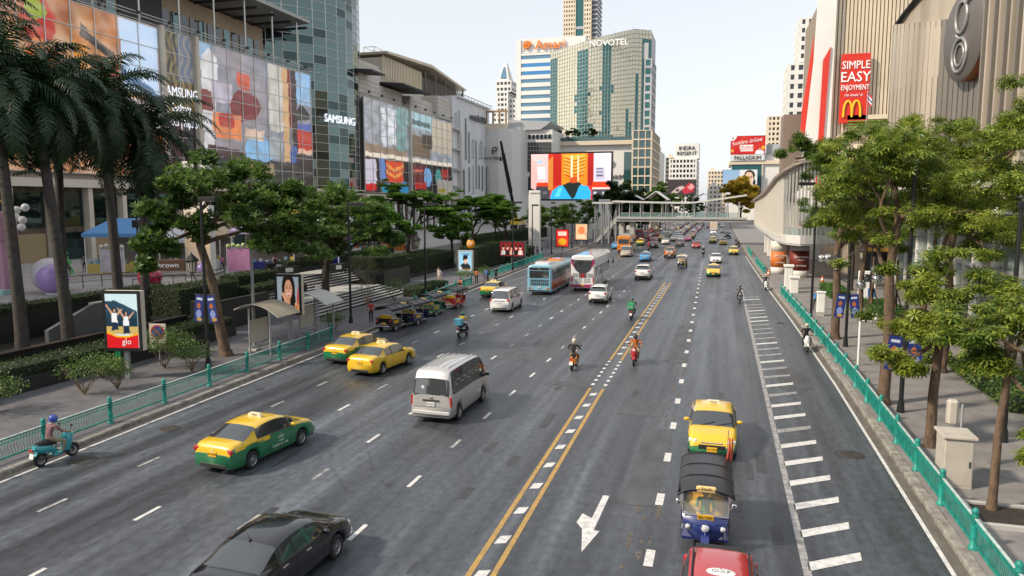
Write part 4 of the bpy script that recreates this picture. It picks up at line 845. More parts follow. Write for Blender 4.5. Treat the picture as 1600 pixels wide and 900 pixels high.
make_bus('coach', 'tall white coach with magenta bumper and swooping dark rear window', 12, 2.55, 3.8, P_white, paintm('coach_side', (.5, .5, .5)), (-14.0, 82.6, 0), R(.5), 'coach')
make_bus('city_bus', 'orange and yellow bus in the queue on the far left', 10, 2.5, 3.2, P_orange, P_yellow, (-17.6, 144, 0), R(0), 'plain')
make_bus('city_bus', 'red bus ahead of the orange bus', 10, 2.5, 3.1, P_red, P_red, (-18.6, 178, 0), R(0), 'plain')
make_bus('city_bus', 'cream and red bus coming from far beyond the skybridge', 10, 2.5, 3.1, paintm('bus_cream', (.6, .5, .4)), P_red, (-2.6, 262, 0), R(180), 'plain')
# queue of traffic up to the skybridge and beyond
kinds = [(sedan_proto, 'saloon'), (suv_proto, 'car'), (ytaxi_proto, 'taxi'), (mpv_proto, 'minivan'), (taxi_proto, 'taxi'), (sedan_proto, 'saloon')]
cols = [(P_white, 'white'), (P_grey, 'dark grey'), (P_red, 'red'), (P_silver, 'silver'), (P_black, 'black'), (P_pink, 'pink'), (P_white, 'white'), (P_red, 'red')]
near = [(-17.2, 166, taxi_proto, None, 'yellow and green taxi in the queue ahead of the orange bus'), (-13.6, 157, sedan_proto, P_black, 'black saloon in the queue ahead of the blue taxi'), (-15.2, 176, sedan_proto, P_red, 'red saloon in the queue left of the black saloon'),
        (-12.2, 172, ytaxi_proto, P_white, 'white taxi in the queue ahead of the black saloon'), (-9.4, 182, sedan_proto, P_white, 'white saloon ahead of the dark grey car'), (-20.6, 152, sedan_proto, P_blue, 'blue saloon hidden beside the orange bus')]
for x, y, pr_, c, lab in near:
    o = place(pr_, U, (x, y, 0), 0, lab)
    if c: recol(o, c)
rq = random.Random(21); ordn = ['first', 'second', 'third', 'fourth', 'fifth', 'sixth', 'seventh', 'eighth', 'ninth', 'tenth']
ORD = ordn + ['eleventh', 'twelfth', 'thirteenth', 'fourteenth', 'fifteenth', 'sixteenth', 'seventeenth', 'eighteenth', 'nineteenth', 'twentieth', 'twenty-first', 'twenty-second', 'twenty-third', 'twenty-fourth', 'twenty-fifth', 'twenty-sixth', 'twenty-seventh']; LANE = ['leftmost', 'second', 'middle', 'fourth', 'rightmost']
for ln in range(5):
    y = 186 + rq.uniform(0, 6); i = 0
    while y < 345:
        pr_, kd = rq.choice(kinds); c, cn = rq.choice(cols)
        x = -21.2 + 3.3 * ln + rq.uniform(-.3, .3) - .003 * (y - 190)
        if pr_ is taxi_proto: lab = 'distant yellow and green taxi, %s from the viewer in the %s queue lane' % (ORD[i], LANE[ln]); c = None
        else: lab = 'distant %s %s, %s from the viewer in the %s queue lane' % (cn, kd, ORD[i], LANE[ln])
        o = place(pr_, U, (x, y, 0), R(rq.uniform(-2, 2)), lab, 'queued traffic under the skybridge')
        if c: recol(o, c)
        y += rq.uniform(6.2, 9.5) if ln < 4 else rq.uniform(8, 15); i += 1
for j, (x, y) in enumerate(((-2.4, 232), (.3, 246), (-4.6, 290), (.2, 300), (-1.8, 330))):
    o = place(sedan_proto, U, (x, y, 0), PI, 'small far %s car coming toward the viewer beyond the skybridge' % ('white', 'dark grey', 'red', 'silver', 'black')[j], 'far oncoming cars'); recol(o, cols[j][0])
# motorbikes and riders
bk_s = make_bike(P_turq); bk_m = make_bike(P_red, False)
def ride(x, y, rz, pnt, scooter, lab, rlab, top, legs, helm, pose='ride'):
    o = place(bk_s if scooter else bk_m, U, (x, y, 0), R(rz), lab); recol(o, pnt)
    person(rlab, (x, y, 0), R(rz), pose, top, legs, helm); return o
H_blue = paintm('helmet_blue', (.02, .06, .4)); H_green = paintm('helmet_green', (.01, .1, .06)); H_white = paintm('helmet_cream', (.6, .52, .42))
ride(-22.75, 20.3, -5, P_turq, True, 'turquoise scooter by the left kerb', 'rider in a plaid shirt and blue helmet on the turquoise scooter', 'plaid', 'khaki', H_blue)
ride(-17.2, 48.2, -5, P_black, False, 'black motorbike carrying a blue box, left of centre', 'rider in a yellow jacket and dark green helmet', 'yellow', 'black', H_green)
cargo_box(mat('box_blue', (.12, .45, .6), .6), 'light blue delivery box behind the rider in yellow', (-17.2 - .06, 48.2 - .72, .88), R(-5), '')
ride(-6.75, 59.3, 0, P_grey, False, 'dark motorbike with a green delivery box near the yellow lines', 'rider in dark green riding away beside the yellow lines', 'green', 'black', H_green)
cargo_box(mat('box_green', (.03, .3, .12), .6), 'green delivery box on the motorbike near the yellow lines', (-6.75, 59.3 - .74, .88), 0, 'Grab')
ride(-7.75, 40.2, 0, P_orange, False, 'motorbike with a red tail, alone in the lane left of the yellow lines', 'rider in a black jacket and cream helmet', 'black', 'khaki', H_white)
ride(-4.6, 42.4, 180, P_red, True, 'red scooter coming toward the viewer beside the yellow lines', 'rider in orange and yellow on the red scooter', 'orange', 'khaki', P_black)
ride(1.8, 71.5, 180, P_grey, False, 'dark motorbike coming down the lane by the hatched bars', 'rider with black helmet on the bike by the hatched bars', 'grey', 'black', P_black)
ride(5.35, 49.2, 180, P_white, True, 'white scooter riding beside the right railing', 'rider all in black on the white scooter by the right railing', 'black', 'black', H_white)
ride(4.7, 83, 180, P_white, True, 'far white scooter stopped at the right kerb near the columns', 'rider in navy on the far scooter at the right kerb', 'navy', 'denim', H_white)
ride(-3.0, 134, 180, P_black, True, 'small distant motorbike right of the orange off-roader', 'distant rider in black right of the orange off-roader', 'black', 'black', H_white)
ride(-14.0, 150, 0, P_red, True, 'distant red scooter beside the orange bus', 'distant rider in red beside the orange bus', 'red', 'black', P_red)
ride(-24.0, 66.5, 0, P_black, True, 'black motorbike parked on the left kerb by the short railing', 'rider in black waiting on the bike at the left kerb', 'black', 'black', P_black)
for j, (x, y) in enumerate(((3.1, 152), (3.4, 158), (3.0, 165))): w_ = ('nearest', 'middle', 'farthest')[j]; ride(x, y, 180, (P_black, P_navy, P_grey)[j], True, w_ + ' of three motorbikes by the far right kerb below the skywalk', w_ + ' of three dark figures on bikes by the far right kerb', 'black', 'denim', P_black)
# drivers and passengers that show
person('tuk tuk driver in a green shirt seen through the near windscreen', (-.2, 20.45, .08), R(181), 'sit', 'green', 'black')
person('man in red standing by the second parked tuk tuk', (-25.6, 50.9, .15), R(40), 'stand', 'red', 'black')
# ================================================================ buildings on the left
M_mirror = mat('reflective_glass', (.115, .165, .16), .04, .85); M_mirror2 = mat('reflective_glass_dark', (.045, .07, .07), .04, .85)
M_mull = mat('mullion_silver', (.55, .55, .52), .4, .5); M_bronze = mat('bronze_panel', (.36, .27, .18), .55, .1, var=.15, scale=.4); M_reflpaint = picmat('painted_reflection_glass', .2, .3, .15)  # mall wall panes: reflections painted in, faint glow stands in for their brightness
M_panel = mat('stone_panel', (.52, .49, .44), .65, var=.09, scale=.25); M_wht = mat('white_wall', (.66, .67, .69), .75, var=.07, scale=.2, stretch=(1, 1, .2)); M_dark = mat('soffit_dark', (.03, .033, .035), .6)
M_shopin = mat('shop_interior', (.16, .12, .08), .7, two=(.02, .02, .02), scale=.6)
XF = -78.0
MALL = thing('shopping_mall', 'long shopping mall with glass walls painted with reflections behind the palms', 'building', (XF, 60, 0))
def P(mb, name, m, par=MALL, **k): return mb.build(name, m, par, **k)
def local(par): return Vector(par.location)
o_ = local(MALL)
def bx(x0, x1, y0, y1, z0, z1, name, m, par, org): b = MB(); b.box(x0 - org.x, x1 - org.x, y0 - org.y, y1 - org.y, z0, z1); return b.build(name, m, par)
bx(-140, XF - 1.2, -95, 131.4, 1, 34.2, 'wall', M_panel, MALL, o_)
bx(-140, -86, -95, 128, 34.2, 42.5, 'upper_storey', M_bronze, MALL, o_)
bx(XF - 1.2, XF - .2, -95, 57, 10, 34, 'street_wall', M_panel, MALL, o_)
# strip of upper windows, roof slab with struts
for i in range(26):
    y = 70 + i * 2.2; bx(-86, -85.85, y, y + 1.7, 35.6, 39.8, 'upper_window', M_glassd if i % 3 else M_mirror, MALL, o_)
for y in (76, 92): bx(-86, -85.8, y, y + 9, 35.2, 41.5, 'upper_opening', M_dark, MALL, o_)
b = MB(); b.prism([(-92, 42.6), (-77.5, 43.6), (-77.5, 44.2), (-92, 44)], 60, 131, 'y', M=Matrix.Translation(-o_)); P(b, 'roof_canopy', mat('canopy_metal', (.33, .33, .32), .5, .3))
for i in range(14): bx(-90, -77.4, 62 + i * 5.2, 62.25 + i * 5.2, 42.3, 42.75, 'canopy_rib', M_dark, MALL, o_)
for i in range(9): b = MB(); b.cyl((XF - .6 - o_.x, 64 + 8 * i - o_.y, 34), (XF - .6 - o_.x, 64 + 8 * i - o_.y, 43.2), .16, n=8); P(b, 'canopy_post', M_mull)
# parapet cables and flood lights
b = MB()
for z, dx in ((34.3, 0), (34.75, .5), (35.1, .7)): b.tube([(dx, -2, z), (dx, 71.5, z)], .07, 6)
P(b, 'parapet_rail', M_mull)
for i in range(12): b = MB(); b.cyl((.3, 2 + 6 * i, 34.4), (1.1, 2 + 6 * i, 34.9), .04, n=6); b.bbox(.9, 1.4, 1.75 + 6 * i, 2.25 + 6 * i, 34.75, 35.1, .04); P(b, 'flood_light', M_dgrey)
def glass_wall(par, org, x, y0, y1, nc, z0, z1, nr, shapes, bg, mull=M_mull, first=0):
    """every pane its own piece, showing its part of the reflection painted on the wall"""
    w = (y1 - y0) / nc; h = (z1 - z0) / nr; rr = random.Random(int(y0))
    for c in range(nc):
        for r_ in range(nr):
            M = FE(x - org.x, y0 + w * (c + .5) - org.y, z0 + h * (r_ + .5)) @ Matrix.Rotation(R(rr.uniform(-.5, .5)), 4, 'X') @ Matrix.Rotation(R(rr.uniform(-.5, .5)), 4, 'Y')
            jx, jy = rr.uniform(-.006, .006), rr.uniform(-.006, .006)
            picture('pane', w - .12, h - .12, 18, 15, shapes, M_reflpaint, par, M, bg, (c / nc + jx, r_ / nr + jy, (c + 1) / nc + jx, (r_ + 1) / nr + jy), (rr.uniform(.002, .007), rr.uniform(0, 6), rr.uniform(0, 6)))
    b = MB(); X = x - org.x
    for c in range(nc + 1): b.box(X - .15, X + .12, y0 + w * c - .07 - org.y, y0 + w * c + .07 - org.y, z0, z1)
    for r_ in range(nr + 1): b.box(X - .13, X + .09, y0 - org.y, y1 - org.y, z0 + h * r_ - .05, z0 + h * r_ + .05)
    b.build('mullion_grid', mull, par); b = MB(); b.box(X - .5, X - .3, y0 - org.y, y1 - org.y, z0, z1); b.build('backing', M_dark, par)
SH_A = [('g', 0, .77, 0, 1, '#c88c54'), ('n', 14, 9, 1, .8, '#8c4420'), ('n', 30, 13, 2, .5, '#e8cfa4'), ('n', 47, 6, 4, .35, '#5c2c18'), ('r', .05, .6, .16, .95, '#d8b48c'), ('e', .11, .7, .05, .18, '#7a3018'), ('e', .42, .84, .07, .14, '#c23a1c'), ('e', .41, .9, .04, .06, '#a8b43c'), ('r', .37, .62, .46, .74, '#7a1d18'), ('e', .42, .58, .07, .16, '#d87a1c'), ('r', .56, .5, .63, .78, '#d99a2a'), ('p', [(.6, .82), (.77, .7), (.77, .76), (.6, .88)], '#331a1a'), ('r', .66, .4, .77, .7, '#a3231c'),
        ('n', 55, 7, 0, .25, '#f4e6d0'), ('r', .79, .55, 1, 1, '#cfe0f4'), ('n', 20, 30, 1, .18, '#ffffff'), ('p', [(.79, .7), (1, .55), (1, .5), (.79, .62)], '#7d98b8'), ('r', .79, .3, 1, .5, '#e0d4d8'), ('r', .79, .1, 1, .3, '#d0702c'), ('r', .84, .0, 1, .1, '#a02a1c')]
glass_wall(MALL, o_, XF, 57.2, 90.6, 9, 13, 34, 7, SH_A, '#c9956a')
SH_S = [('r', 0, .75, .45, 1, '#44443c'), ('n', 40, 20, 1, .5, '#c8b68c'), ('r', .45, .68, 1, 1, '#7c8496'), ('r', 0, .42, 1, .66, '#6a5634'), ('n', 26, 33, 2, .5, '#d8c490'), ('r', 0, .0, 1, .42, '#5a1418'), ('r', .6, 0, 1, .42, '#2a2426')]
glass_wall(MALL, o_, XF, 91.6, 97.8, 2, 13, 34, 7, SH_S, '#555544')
glow = mat('lit_lettering', (.85, .88, .95), .4, emit=.35)
for s, z, k in (('SAMSUNG', 25.4, 1.35), ('Galaxy', 23.2, 1.25), ('Z Fold3 | Flip3 5G', 21.0, .95)): text('screen_lettering', s, 1.55 * k, glow, MALL, FE(.35, 94.4 - 60, z), .03, sx=.78)
for y in (91.1, 98.3): bx(XF - .3, XF + .6, y - .35, y + .35, 12, 34.4, 'frame_column', M_cream, MALL, o_)
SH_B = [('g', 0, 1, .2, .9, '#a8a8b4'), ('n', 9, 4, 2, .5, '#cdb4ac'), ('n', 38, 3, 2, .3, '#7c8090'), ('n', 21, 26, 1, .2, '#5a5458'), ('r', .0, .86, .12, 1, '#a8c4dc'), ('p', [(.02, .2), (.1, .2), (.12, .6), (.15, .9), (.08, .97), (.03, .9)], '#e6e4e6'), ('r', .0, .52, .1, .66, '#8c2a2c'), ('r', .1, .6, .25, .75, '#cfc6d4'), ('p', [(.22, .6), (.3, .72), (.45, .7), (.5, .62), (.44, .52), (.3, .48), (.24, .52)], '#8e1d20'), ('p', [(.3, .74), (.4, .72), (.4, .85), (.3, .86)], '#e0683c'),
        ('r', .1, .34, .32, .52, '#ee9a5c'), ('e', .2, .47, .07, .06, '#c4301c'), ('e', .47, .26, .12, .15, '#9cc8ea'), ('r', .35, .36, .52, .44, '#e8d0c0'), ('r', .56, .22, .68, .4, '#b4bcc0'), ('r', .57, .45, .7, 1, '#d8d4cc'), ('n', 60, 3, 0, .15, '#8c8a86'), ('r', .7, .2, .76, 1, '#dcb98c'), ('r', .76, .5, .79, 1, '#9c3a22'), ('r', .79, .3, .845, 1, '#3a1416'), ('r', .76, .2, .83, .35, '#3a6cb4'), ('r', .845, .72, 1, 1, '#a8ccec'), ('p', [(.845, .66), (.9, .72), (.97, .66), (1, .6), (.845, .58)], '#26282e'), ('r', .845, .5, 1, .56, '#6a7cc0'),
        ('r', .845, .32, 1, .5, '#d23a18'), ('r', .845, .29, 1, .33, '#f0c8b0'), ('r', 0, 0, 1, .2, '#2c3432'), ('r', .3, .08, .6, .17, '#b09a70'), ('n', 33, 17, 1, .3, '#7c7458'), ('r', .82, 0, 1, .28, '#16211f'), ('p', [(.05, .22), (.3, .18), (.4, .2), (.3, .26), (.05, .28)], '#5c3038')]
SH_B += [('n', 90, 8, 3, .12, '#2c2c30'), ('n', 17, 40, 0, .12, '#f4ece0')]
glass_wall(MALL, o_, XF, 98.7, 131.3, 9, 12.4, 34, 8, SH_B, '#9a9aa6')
# lower storeys: shop fronts, bands, columns
bx(XF - 1.2, XF + .6, 57, 152, 11.2, 12.2, 'fascia_band', M_cream, MALL, o_); bx(XF - 1.1, XF - .9, 30, 152, 1, 11.2, 'shop_interior', M_shopin, MALL, o_)
for i in range(22): bx(XF - 1, XF + .1, 32 + 5.6 * i, 32.7 + 5.6 * i, 1, 11.2, 'column', M_cream, MALL, o_)
for i in range(21): bx(XF - .8, XF - .7, 33 + 5.6 * i, 37.3 + 5.6 * i, 1.3, 5.6, 'shop_window', M_mirror2 if i % 2 else mat('shop_glow', (.2, .15, .09), .2, emit=.12), MALL, o_); bx(XF - .8, XF - .7, 33 + 5.6 * i, 37.3 + 5.6 * i, 6.4, 10.6, 'shop_window', M_mirror2, MALL, o_)
bx(XF - .9, XF + 1.6, 98, 152, 5.8, 6.3, 'ledge', M_cream, MALL, o_)
for y in (106, 121): b = MB(); b.lathe([(.001, 0), (1.5, 0), (1.6, .2), (1.5, .4), (.001, .4)], 20, M=Matrix.Rotation(PI / 2, 4, 'Y')); P(b, 'round_sign', mat('gold_sign', (.6, .4, .08), .35, .5), loc=(.2, y - 60, 8.4))
# glass tower
TC = Vector((-100, 147, 0)); TR = 22.0
TOW = thing('glass_tower', 'curved green glass tower rising behind the mall', 'building', TC)
b = MB(); b.lathe([(TR - .4, 1), (TR - .4, 74), (.01, 74.2)], 56); b.build('core', M_dark, TOW)
aw = 3.2 / TR; ph = 1.75; a0 = R(27); rr = random.Random(5)
pm = MB(); pm.quad((0, -1.54, -.82), (0, 1.54, -.82), (0, 1.54, .82), (0, -1.54, .82)); PA = pm.mesh('pane', M_mirror); PB = pm.mesh('pane', M_mirror2)
for c in range(11):
    a = a0 - aw * c
    for r_ in range(26):
        obj('pane', PA if rr.random() < .7 else PB, TOW, (TR * math.cos(a), TR * math.sin(a), 7.6 + ph * r_ + .9), (0, R(rr.uniform(-.7, .7)), a + R(rr.uniform(-.9, .9))))
b = MB(); c2 = MB()
for c in range(12):
    a = a0 + aw / 2 - aw * c; p = Vector((TR * math.cos(a), TR * math.sin(a), 0)); b.cyl(p + Vector((0, 0, 5)), p + Vector((0, 0, 74)), .1, n=6)
for r_ in range(40):
    z = 7.6 + ph * r_ + .02; b.tube([(TR * 1.002 * math.cos(a0 + aw * 1 - aw * .5 * k), TR * 1.002 * math.sin(a0 + aw * 1 - aw * .5 * k), z) for k in range(26)], .075, 4)
b.build('mullion_grid', M_mull, TOW)
b = MB(); n = 40; vs = [(TR * .995 * math.cos(2 * PI * i / n), TR * .995 * math.sin(2 * PI * i / n), z) for z in (53.2, 74) for i in range(n)]; b.add(vs, [(i, (i + 1) % n, n + (i + 1) % n, n + i) for i in range(n)]); b.build('upper_glazing', M_mirror, TOW)
fx = Vector((math.cos(R(-11)), math.sin(R(-11)), 0)); fc = fx * (TR + .5); text('tower_lettering', 'SAMSUNG', 2.35, glow, TOW, frame((fc.x, fc.y, 26.6), (-fx.y, fx.x, 0), (0, 0, 1)), .12, sx=.92)
# second wing
WING = thing('mall_wing', 'second mall wing with reflection-painted glass and grey stepped roof panels', 'building', (XF, 180, 0)); ow = local(WING)
bx(-130, XF - 1.2, 152, 211, 1, 34, 'wall', M_panel, WING, ow)
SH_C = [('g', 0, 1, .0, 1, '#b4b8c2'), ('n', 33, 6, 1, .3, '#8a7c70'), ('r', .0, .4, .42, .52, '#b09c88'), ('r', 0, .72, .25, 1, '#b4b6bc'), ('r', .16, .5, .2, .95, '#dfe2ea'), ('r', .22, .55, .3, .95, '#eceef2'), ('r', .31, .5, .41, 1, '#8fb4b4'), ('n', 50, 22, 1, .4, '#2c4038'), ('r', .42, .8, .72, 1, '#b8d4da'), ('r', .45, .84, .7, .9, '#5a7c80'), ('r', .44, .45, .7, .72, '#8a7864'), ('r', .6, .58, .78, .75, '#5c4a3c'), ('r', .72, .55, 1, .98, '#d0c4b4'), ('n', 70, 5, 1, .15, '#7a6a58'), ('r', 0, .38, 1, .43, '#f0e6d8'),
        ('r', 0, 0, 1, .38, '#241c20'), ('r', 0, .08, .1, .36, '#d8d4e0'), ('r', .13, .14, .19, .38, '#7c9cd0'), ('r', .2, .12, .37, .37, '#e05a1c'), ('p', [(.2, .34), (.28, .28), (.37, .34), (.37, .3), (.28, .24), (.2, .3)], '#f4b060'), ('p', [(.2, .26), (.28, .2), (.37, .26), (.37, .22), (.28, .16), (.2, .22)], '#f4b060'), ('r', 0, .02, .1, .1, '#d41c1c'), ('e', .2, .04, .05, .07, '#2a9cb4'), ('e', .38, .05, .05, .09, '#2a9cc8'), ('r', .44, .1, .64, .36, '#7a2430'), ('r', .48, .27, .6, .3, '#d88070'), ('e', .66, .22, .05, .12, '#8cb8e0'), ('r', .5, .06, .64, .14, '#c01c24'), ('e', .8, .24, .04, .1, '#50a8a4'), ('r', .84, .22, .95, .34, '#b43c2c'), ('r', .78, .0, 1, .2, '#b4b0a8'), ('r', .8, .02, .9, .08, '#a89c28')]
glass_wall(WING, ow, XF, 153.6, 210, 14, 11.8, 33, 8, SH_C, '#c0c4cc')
for y in (178.3, ): bx(XF - .3, XF + .7, y, y + .7, 11.5, 33.2, 'frame_column', M_mull, WING, ow)
bx(XF - 1.2, XF + 1.2, 152, 212, 10.2, 11.4, 'fascia_band', M_cream, WING, ow); bx(XF - 1.1, XF - .9, 152, 212, 1, 10.2, 'shop_interior', M_shopin, WING, ow)
for i in range(13): bx(XF - .2, XF + .7, 154 + 4.7 * i, 154.8 + 4.7 * i, 1, 11, 'column', M_white_p, WING, ow)
b = MB()
for z, dx in ((33.4, .1), (33.9, .5)): b.tube([(dx, -26.5, z), (dx, 31, z)], .08, 6)
P(b, 'parapet_rail', M_mull, WING)
for i in range(9): b = MB(); b.bbox(.5, 1, -25.2 + 6.6 * i, -24.7 + 6.6 * i, 33.9, 34.4, .05); P(b, 'flood_light', M_dgrey, WING)
# stepped panels above, each course of cladding its own band
for (y0, y1, x, z0, z1) in ((153, 164, -79, 34, 41.2), (164, 180, -80.5, 34, 37.6), (184, 200, -80, 34, 37.4), (200, 210.5, -78.4, 33.4, 39.6), (170, 184, -84, 37, 42.6), (184, 201, -83, 37, 41)):
    k = int((z1 - z0) / .95)
    for i in range(k): bx(x - 10, x - (.0 if i % 2 else .03), y0, y1, z0 + (z1 - z0) * i / k + .03, z0 + (z1 - z0) * (i + 1) / k - .03, 'cladding_course', M_panel, WING, ow)
    bx(x - 9.9, x - .15, y0 + .1, y1 - .1, z0, z1 - .1, 'cladding_core', M_dark, WING, ow)
for (y0, y1, z) in ((151, 158, 38.6), (168, 186, 38.2)): b = MB(); b.prism([(-84, z + .1), (-74.6, z - .6), (-74.6, z - .25), (-84, z + .6)], y0, y1, 'y', M=Matrix.Translation(-ow)); P(b, 'roof_canopy', M_dark, WING)
# corrugated roof hall and its open truss
HALL = thing('roof_hall', 'beige corrugated roof hall with an open steel truss end', 'building', (-84, 195, 0)); oh = local(HALL)
bx(-120, -84, 176, 202, 34, 46, 'wall', M_cream, HALL, oh); hc = mat('corrugated_beige', (.62, .54, .40), .5, .2, var=.08, scale=.3)
for i in range(26): bx(-84, -83.8, 176.1 + i, 176.6 + i, 40, 46.4, 'corrugated_rib', hc, HALL, oh)
b = MB(); b.prism([(176, 46.8), (206, 48.4), (236, 46.0), (236, 46.5), (206, 49.2), (176, 47.4)], -112, -82.4, 'x', M=Matrix.Translation(-oh)); b.build('roof', hc, HALL)
M_tr = mat('truss_brown', (.15, .13, .115), .6); bx(-96, -85.4, 202, 235, 38, 45.8, 'open_bay', M_tr, HALL, oh)
for i in range(5):
    b = MB(); y = 202.4 + 8 * i - oh.y; b.cyl((.9, y, 36), (.9, y, 46.6), .3, n=6)
    if i < 4:
        for k in range(5): b.cyl((.9, y + 1.6 * k, 39.5), (.9, y + 1.6 * k + 1.6, 45.5), .12, n=5); b.cyl((.9, y + 1.6 * k + 1.6, 39.5), (.9, y + 1.6 * k, 45.5), .1, n=5)
    b.build('truss', M_tr, HALL)
b = MB()
for x, y in ((0, 0), (3, 0), (0, 5), (3, 5)): b.cyl((-8 + x, -13 + y, 46), (-8 + x, -13 + y, 50), .12, n=5)
for z in (48, 50): b.tube([(-8, -13, z), (-5, -13, z), (-5, -8, z), (-8, -8, z), (-8, -13, z)], .1, 5)
b.build('roof_frame', M_mull, HALL)
# arched department store
ARC = thing('arched_store', 'pale grey store with tall arched windows at the end of the mall', 'building', (XF, 228, 0)); oa = local(ARC)
bx(-120, XF, 210.6, 247, 1, 41, 'wall', M_wht, ARC, oa)
def arch(y, z, w, h, blind=False):
    n = 8; prf = [(-w / 2, 0), (w / 2, 0), (w / 2, h)] + [(w / 2 * math.cos(PI * i / n), h + w / 2 * math.sin(PI * i / n)) for i in range(1, n)] + [(-w / 2, h)]
    b = MB(); b.prism([(p[0] + y - oa.y, p[1] + z) for p in prf], -.4, .06, 'x'); b.build('arched_window', M_glassd if not blind else mat('pale_recess', (.4, .42, .45), .8), ARC)
    ro = [(p[0] * 1.25 + y - oa.y, (p[1] * 1.04 if p[1] > 0 else p[1]) + z) for p in prf]; ri = [(p[0] + y - oa.y, p[1] + z) for p in prf]; k = len(ro)
    b = MB(); vs = [(.02, *p) for p in ro] + [(.25, *p) for p in ro] + [(.25, *p) for p in ri] + [(.02, *p) for p in ri]; b.add(vs, [(a * k + i, a * k + (i + 1) % k, ((a + 1) % 4) * k + (i + 1) % k, ((a + 1) % 4) * k + i) for a in range(4) for i in range(k)]); b.build('arch_frame', M_wht, ARC)
for y, z, w, h, bl in ((213, 31, 1.6, 4.5, 1), (216, 31, 1.6, 5.5, 1), (222, 23, 1.5, 12, 0), (225, 22, 1.4, 9, 0), (229, 24, 1.8, 5, 1), (232, 14, 1.3, 15, 0), (237, 24, 4, 4, 1), (241.5, 24.5, 1.6, 3, 1), (244.8, 23, 1.6, 6, 0), (235, 14, 1.7, 7, 0), (238.5, 13.5, 1.7, 7.5, 0), (243.2, 12.5, 2.8, 8, 0), (229, 12.6, 1.6, 8, 1), (225, 13, 1.5, 7, 0), (220, 12, 1.8, 7, 0), (231, 3, 1.6, 6, 0), (236.5, 2.6, 3.4, 6, 1), (242.6, 5.5, 2.6, 3.5, 0), (242.6, 2.6, 2.6, 2, 0), (225, 2.5, 1.7, 6, 0), (220.5, 2.5, 1.7, 6, 0)): arch(y, z, w, h, bl)
text('store_lettering', 'centralwOrld', 2.9, mat('sign_dark', (.16, .16, .17), .5), ARC, FE(.5, 233.5 - oa.y, 36.6), .3)
bx(-79, -77.2, 214, 246.6, 41.0, 41.5, 'cornice', M_wht, ARC, oa)
b = MB(); b.tube([(.4, -10, 42.4), (.4, 21, 42.4)], .1, 5); [b.cyl((.4, -10 + 3.1 * i, 41), (.4, -10 + 3.1 * i, 42.4), .07, n=5) for i in range(11)]; b.build('roof_rail', M_dgrey, ARC)
for z in (14, 19, 25, 31): bx(XF, XF + 1.3, 210.8, 214.6, z, z + .6, 'service_bracket', M_mull, ARC, oa)
bx(XF, XF + .9, 214.8, 216.2, 2, 31, 'service_riser', M_mull, ARC, oa)
# ================================================================ blocks at the head of the street
def gridblock(root, org, x0, x1, y0, y1, z0, z1, fh, bw, bf, pf, dep, wall, glass, sides='SEW'):
    """glass core behind projecting floor bands and piers"""
    b = MB(); b.box(x0 + dep - org.x, x1 - dep - org.x, y0 + dep - org.y, y1 - org.y, z0, z1 - .2); b.build('glazing', glass, root); nf = max(1, round((z1 - z0) / fh)); fh = (z1 - z0) / nf
    b = MB()
    for i in range(nf + 1):
        za = z0 + fh * i - (fh * bf / 2 if i else 0); zb = z0 + fh * i + (fh * bf / 2 if i < nf else 0); b.box(x0 - org.x, x1 - org.x, y0 - org.y, y1 + .05 - org.y, za, zb)
    b.build('floor_bands', wall, root)
    if pf:
        b = MB(); n = max(1, round((x1 - x0) / bw)); w = (x1 - x0) / n
        for i in range(n + 1):
            x = x0 + w * i; b.box(max(x0, x - w * pf / 2) - org.x, min(x1, x + w * pf / 2) - org.x, y0 + .03 - org.y, y0 + dep + .3 - org.y, z0, z1)
        n = max(1, round((y1 - y0) / bw)); w = (y1 - y0) / n
        for i in range(n + 1):
            y = y0 + w * i; ya, yb = max(y0 + .04, y - w * pf / 2) - org.y, min(y1, y + w * pf / 2) - org.y
            b.box(x1 - dep - .3 - org.x, x1 - .03 - org.x, ya, yb, z0, z1); b.box(x0 + .03 - org.x, x0 + dep + .3 - org.x, ya, yb, z0, z1)
        b.build('piers', wall, root)
T_white = mat('tower_white', (.70, .69, .66), .7, var=.05, scale=.08); T_cream = mat('tower_cream', (.66, .57, .44), .7, var=.06, scale=.08); T_bluegl = mat('blue_glass', (.13, .25, .36), .12, .3); T_grey = mat('tower_grey', (.42, .43, .45), .7, var=.08, scale=.1)
# hotel slab with blue ribbon windows
AM = thing('hotel_slab', 'white hotel slab with blue ribbon windows and orange rooftop lettering', 'building', (-78, 330, 0)); oo = local(AM)
gridblock(AM, oo, -91.3, -60, 330, 352, 0, 76, 3.45, 99, .52, 0, .35, T_white, T_bluegl)
bx(-91.3, -89.2, 329.9, 352, 0, 82, 'end_pier', T_white, AM, oo); bx(-91.3, -60, 330.3, 352.2, 76.2, 82.3, 'crown', T_white, AM, oo); bx(-88, -66, 330.05, 330.3, 66.5, 71.8, 'blue_band', mat('blue_panel', (.05, .22, .5), .2), AM, oo)
org_l = mat('orange_lettering', (.8, .22, .02), .5); text('hotel_lettering', 'Amari', 5.6, org_l, AM, FS(-75.7 - oo.x, -.4, 79.2), .3)
b = MB(); b.tube([(-86.3 - oo.x + 1.9 * (1 - k / 24) * math.cos(k * .55), -.5, 79.4 + 1.9 * (1 - k / 24) * math.sin(k * .55)) for k in range(22)], .42, 6); b.build('swirl_emblem', org_l, AM)
for i in range(5): bx(-89 + .05, -87.4, 330.1, 330.25, 77 + i, 77.5 + i, 'louvre', T_grey, AM, oo)
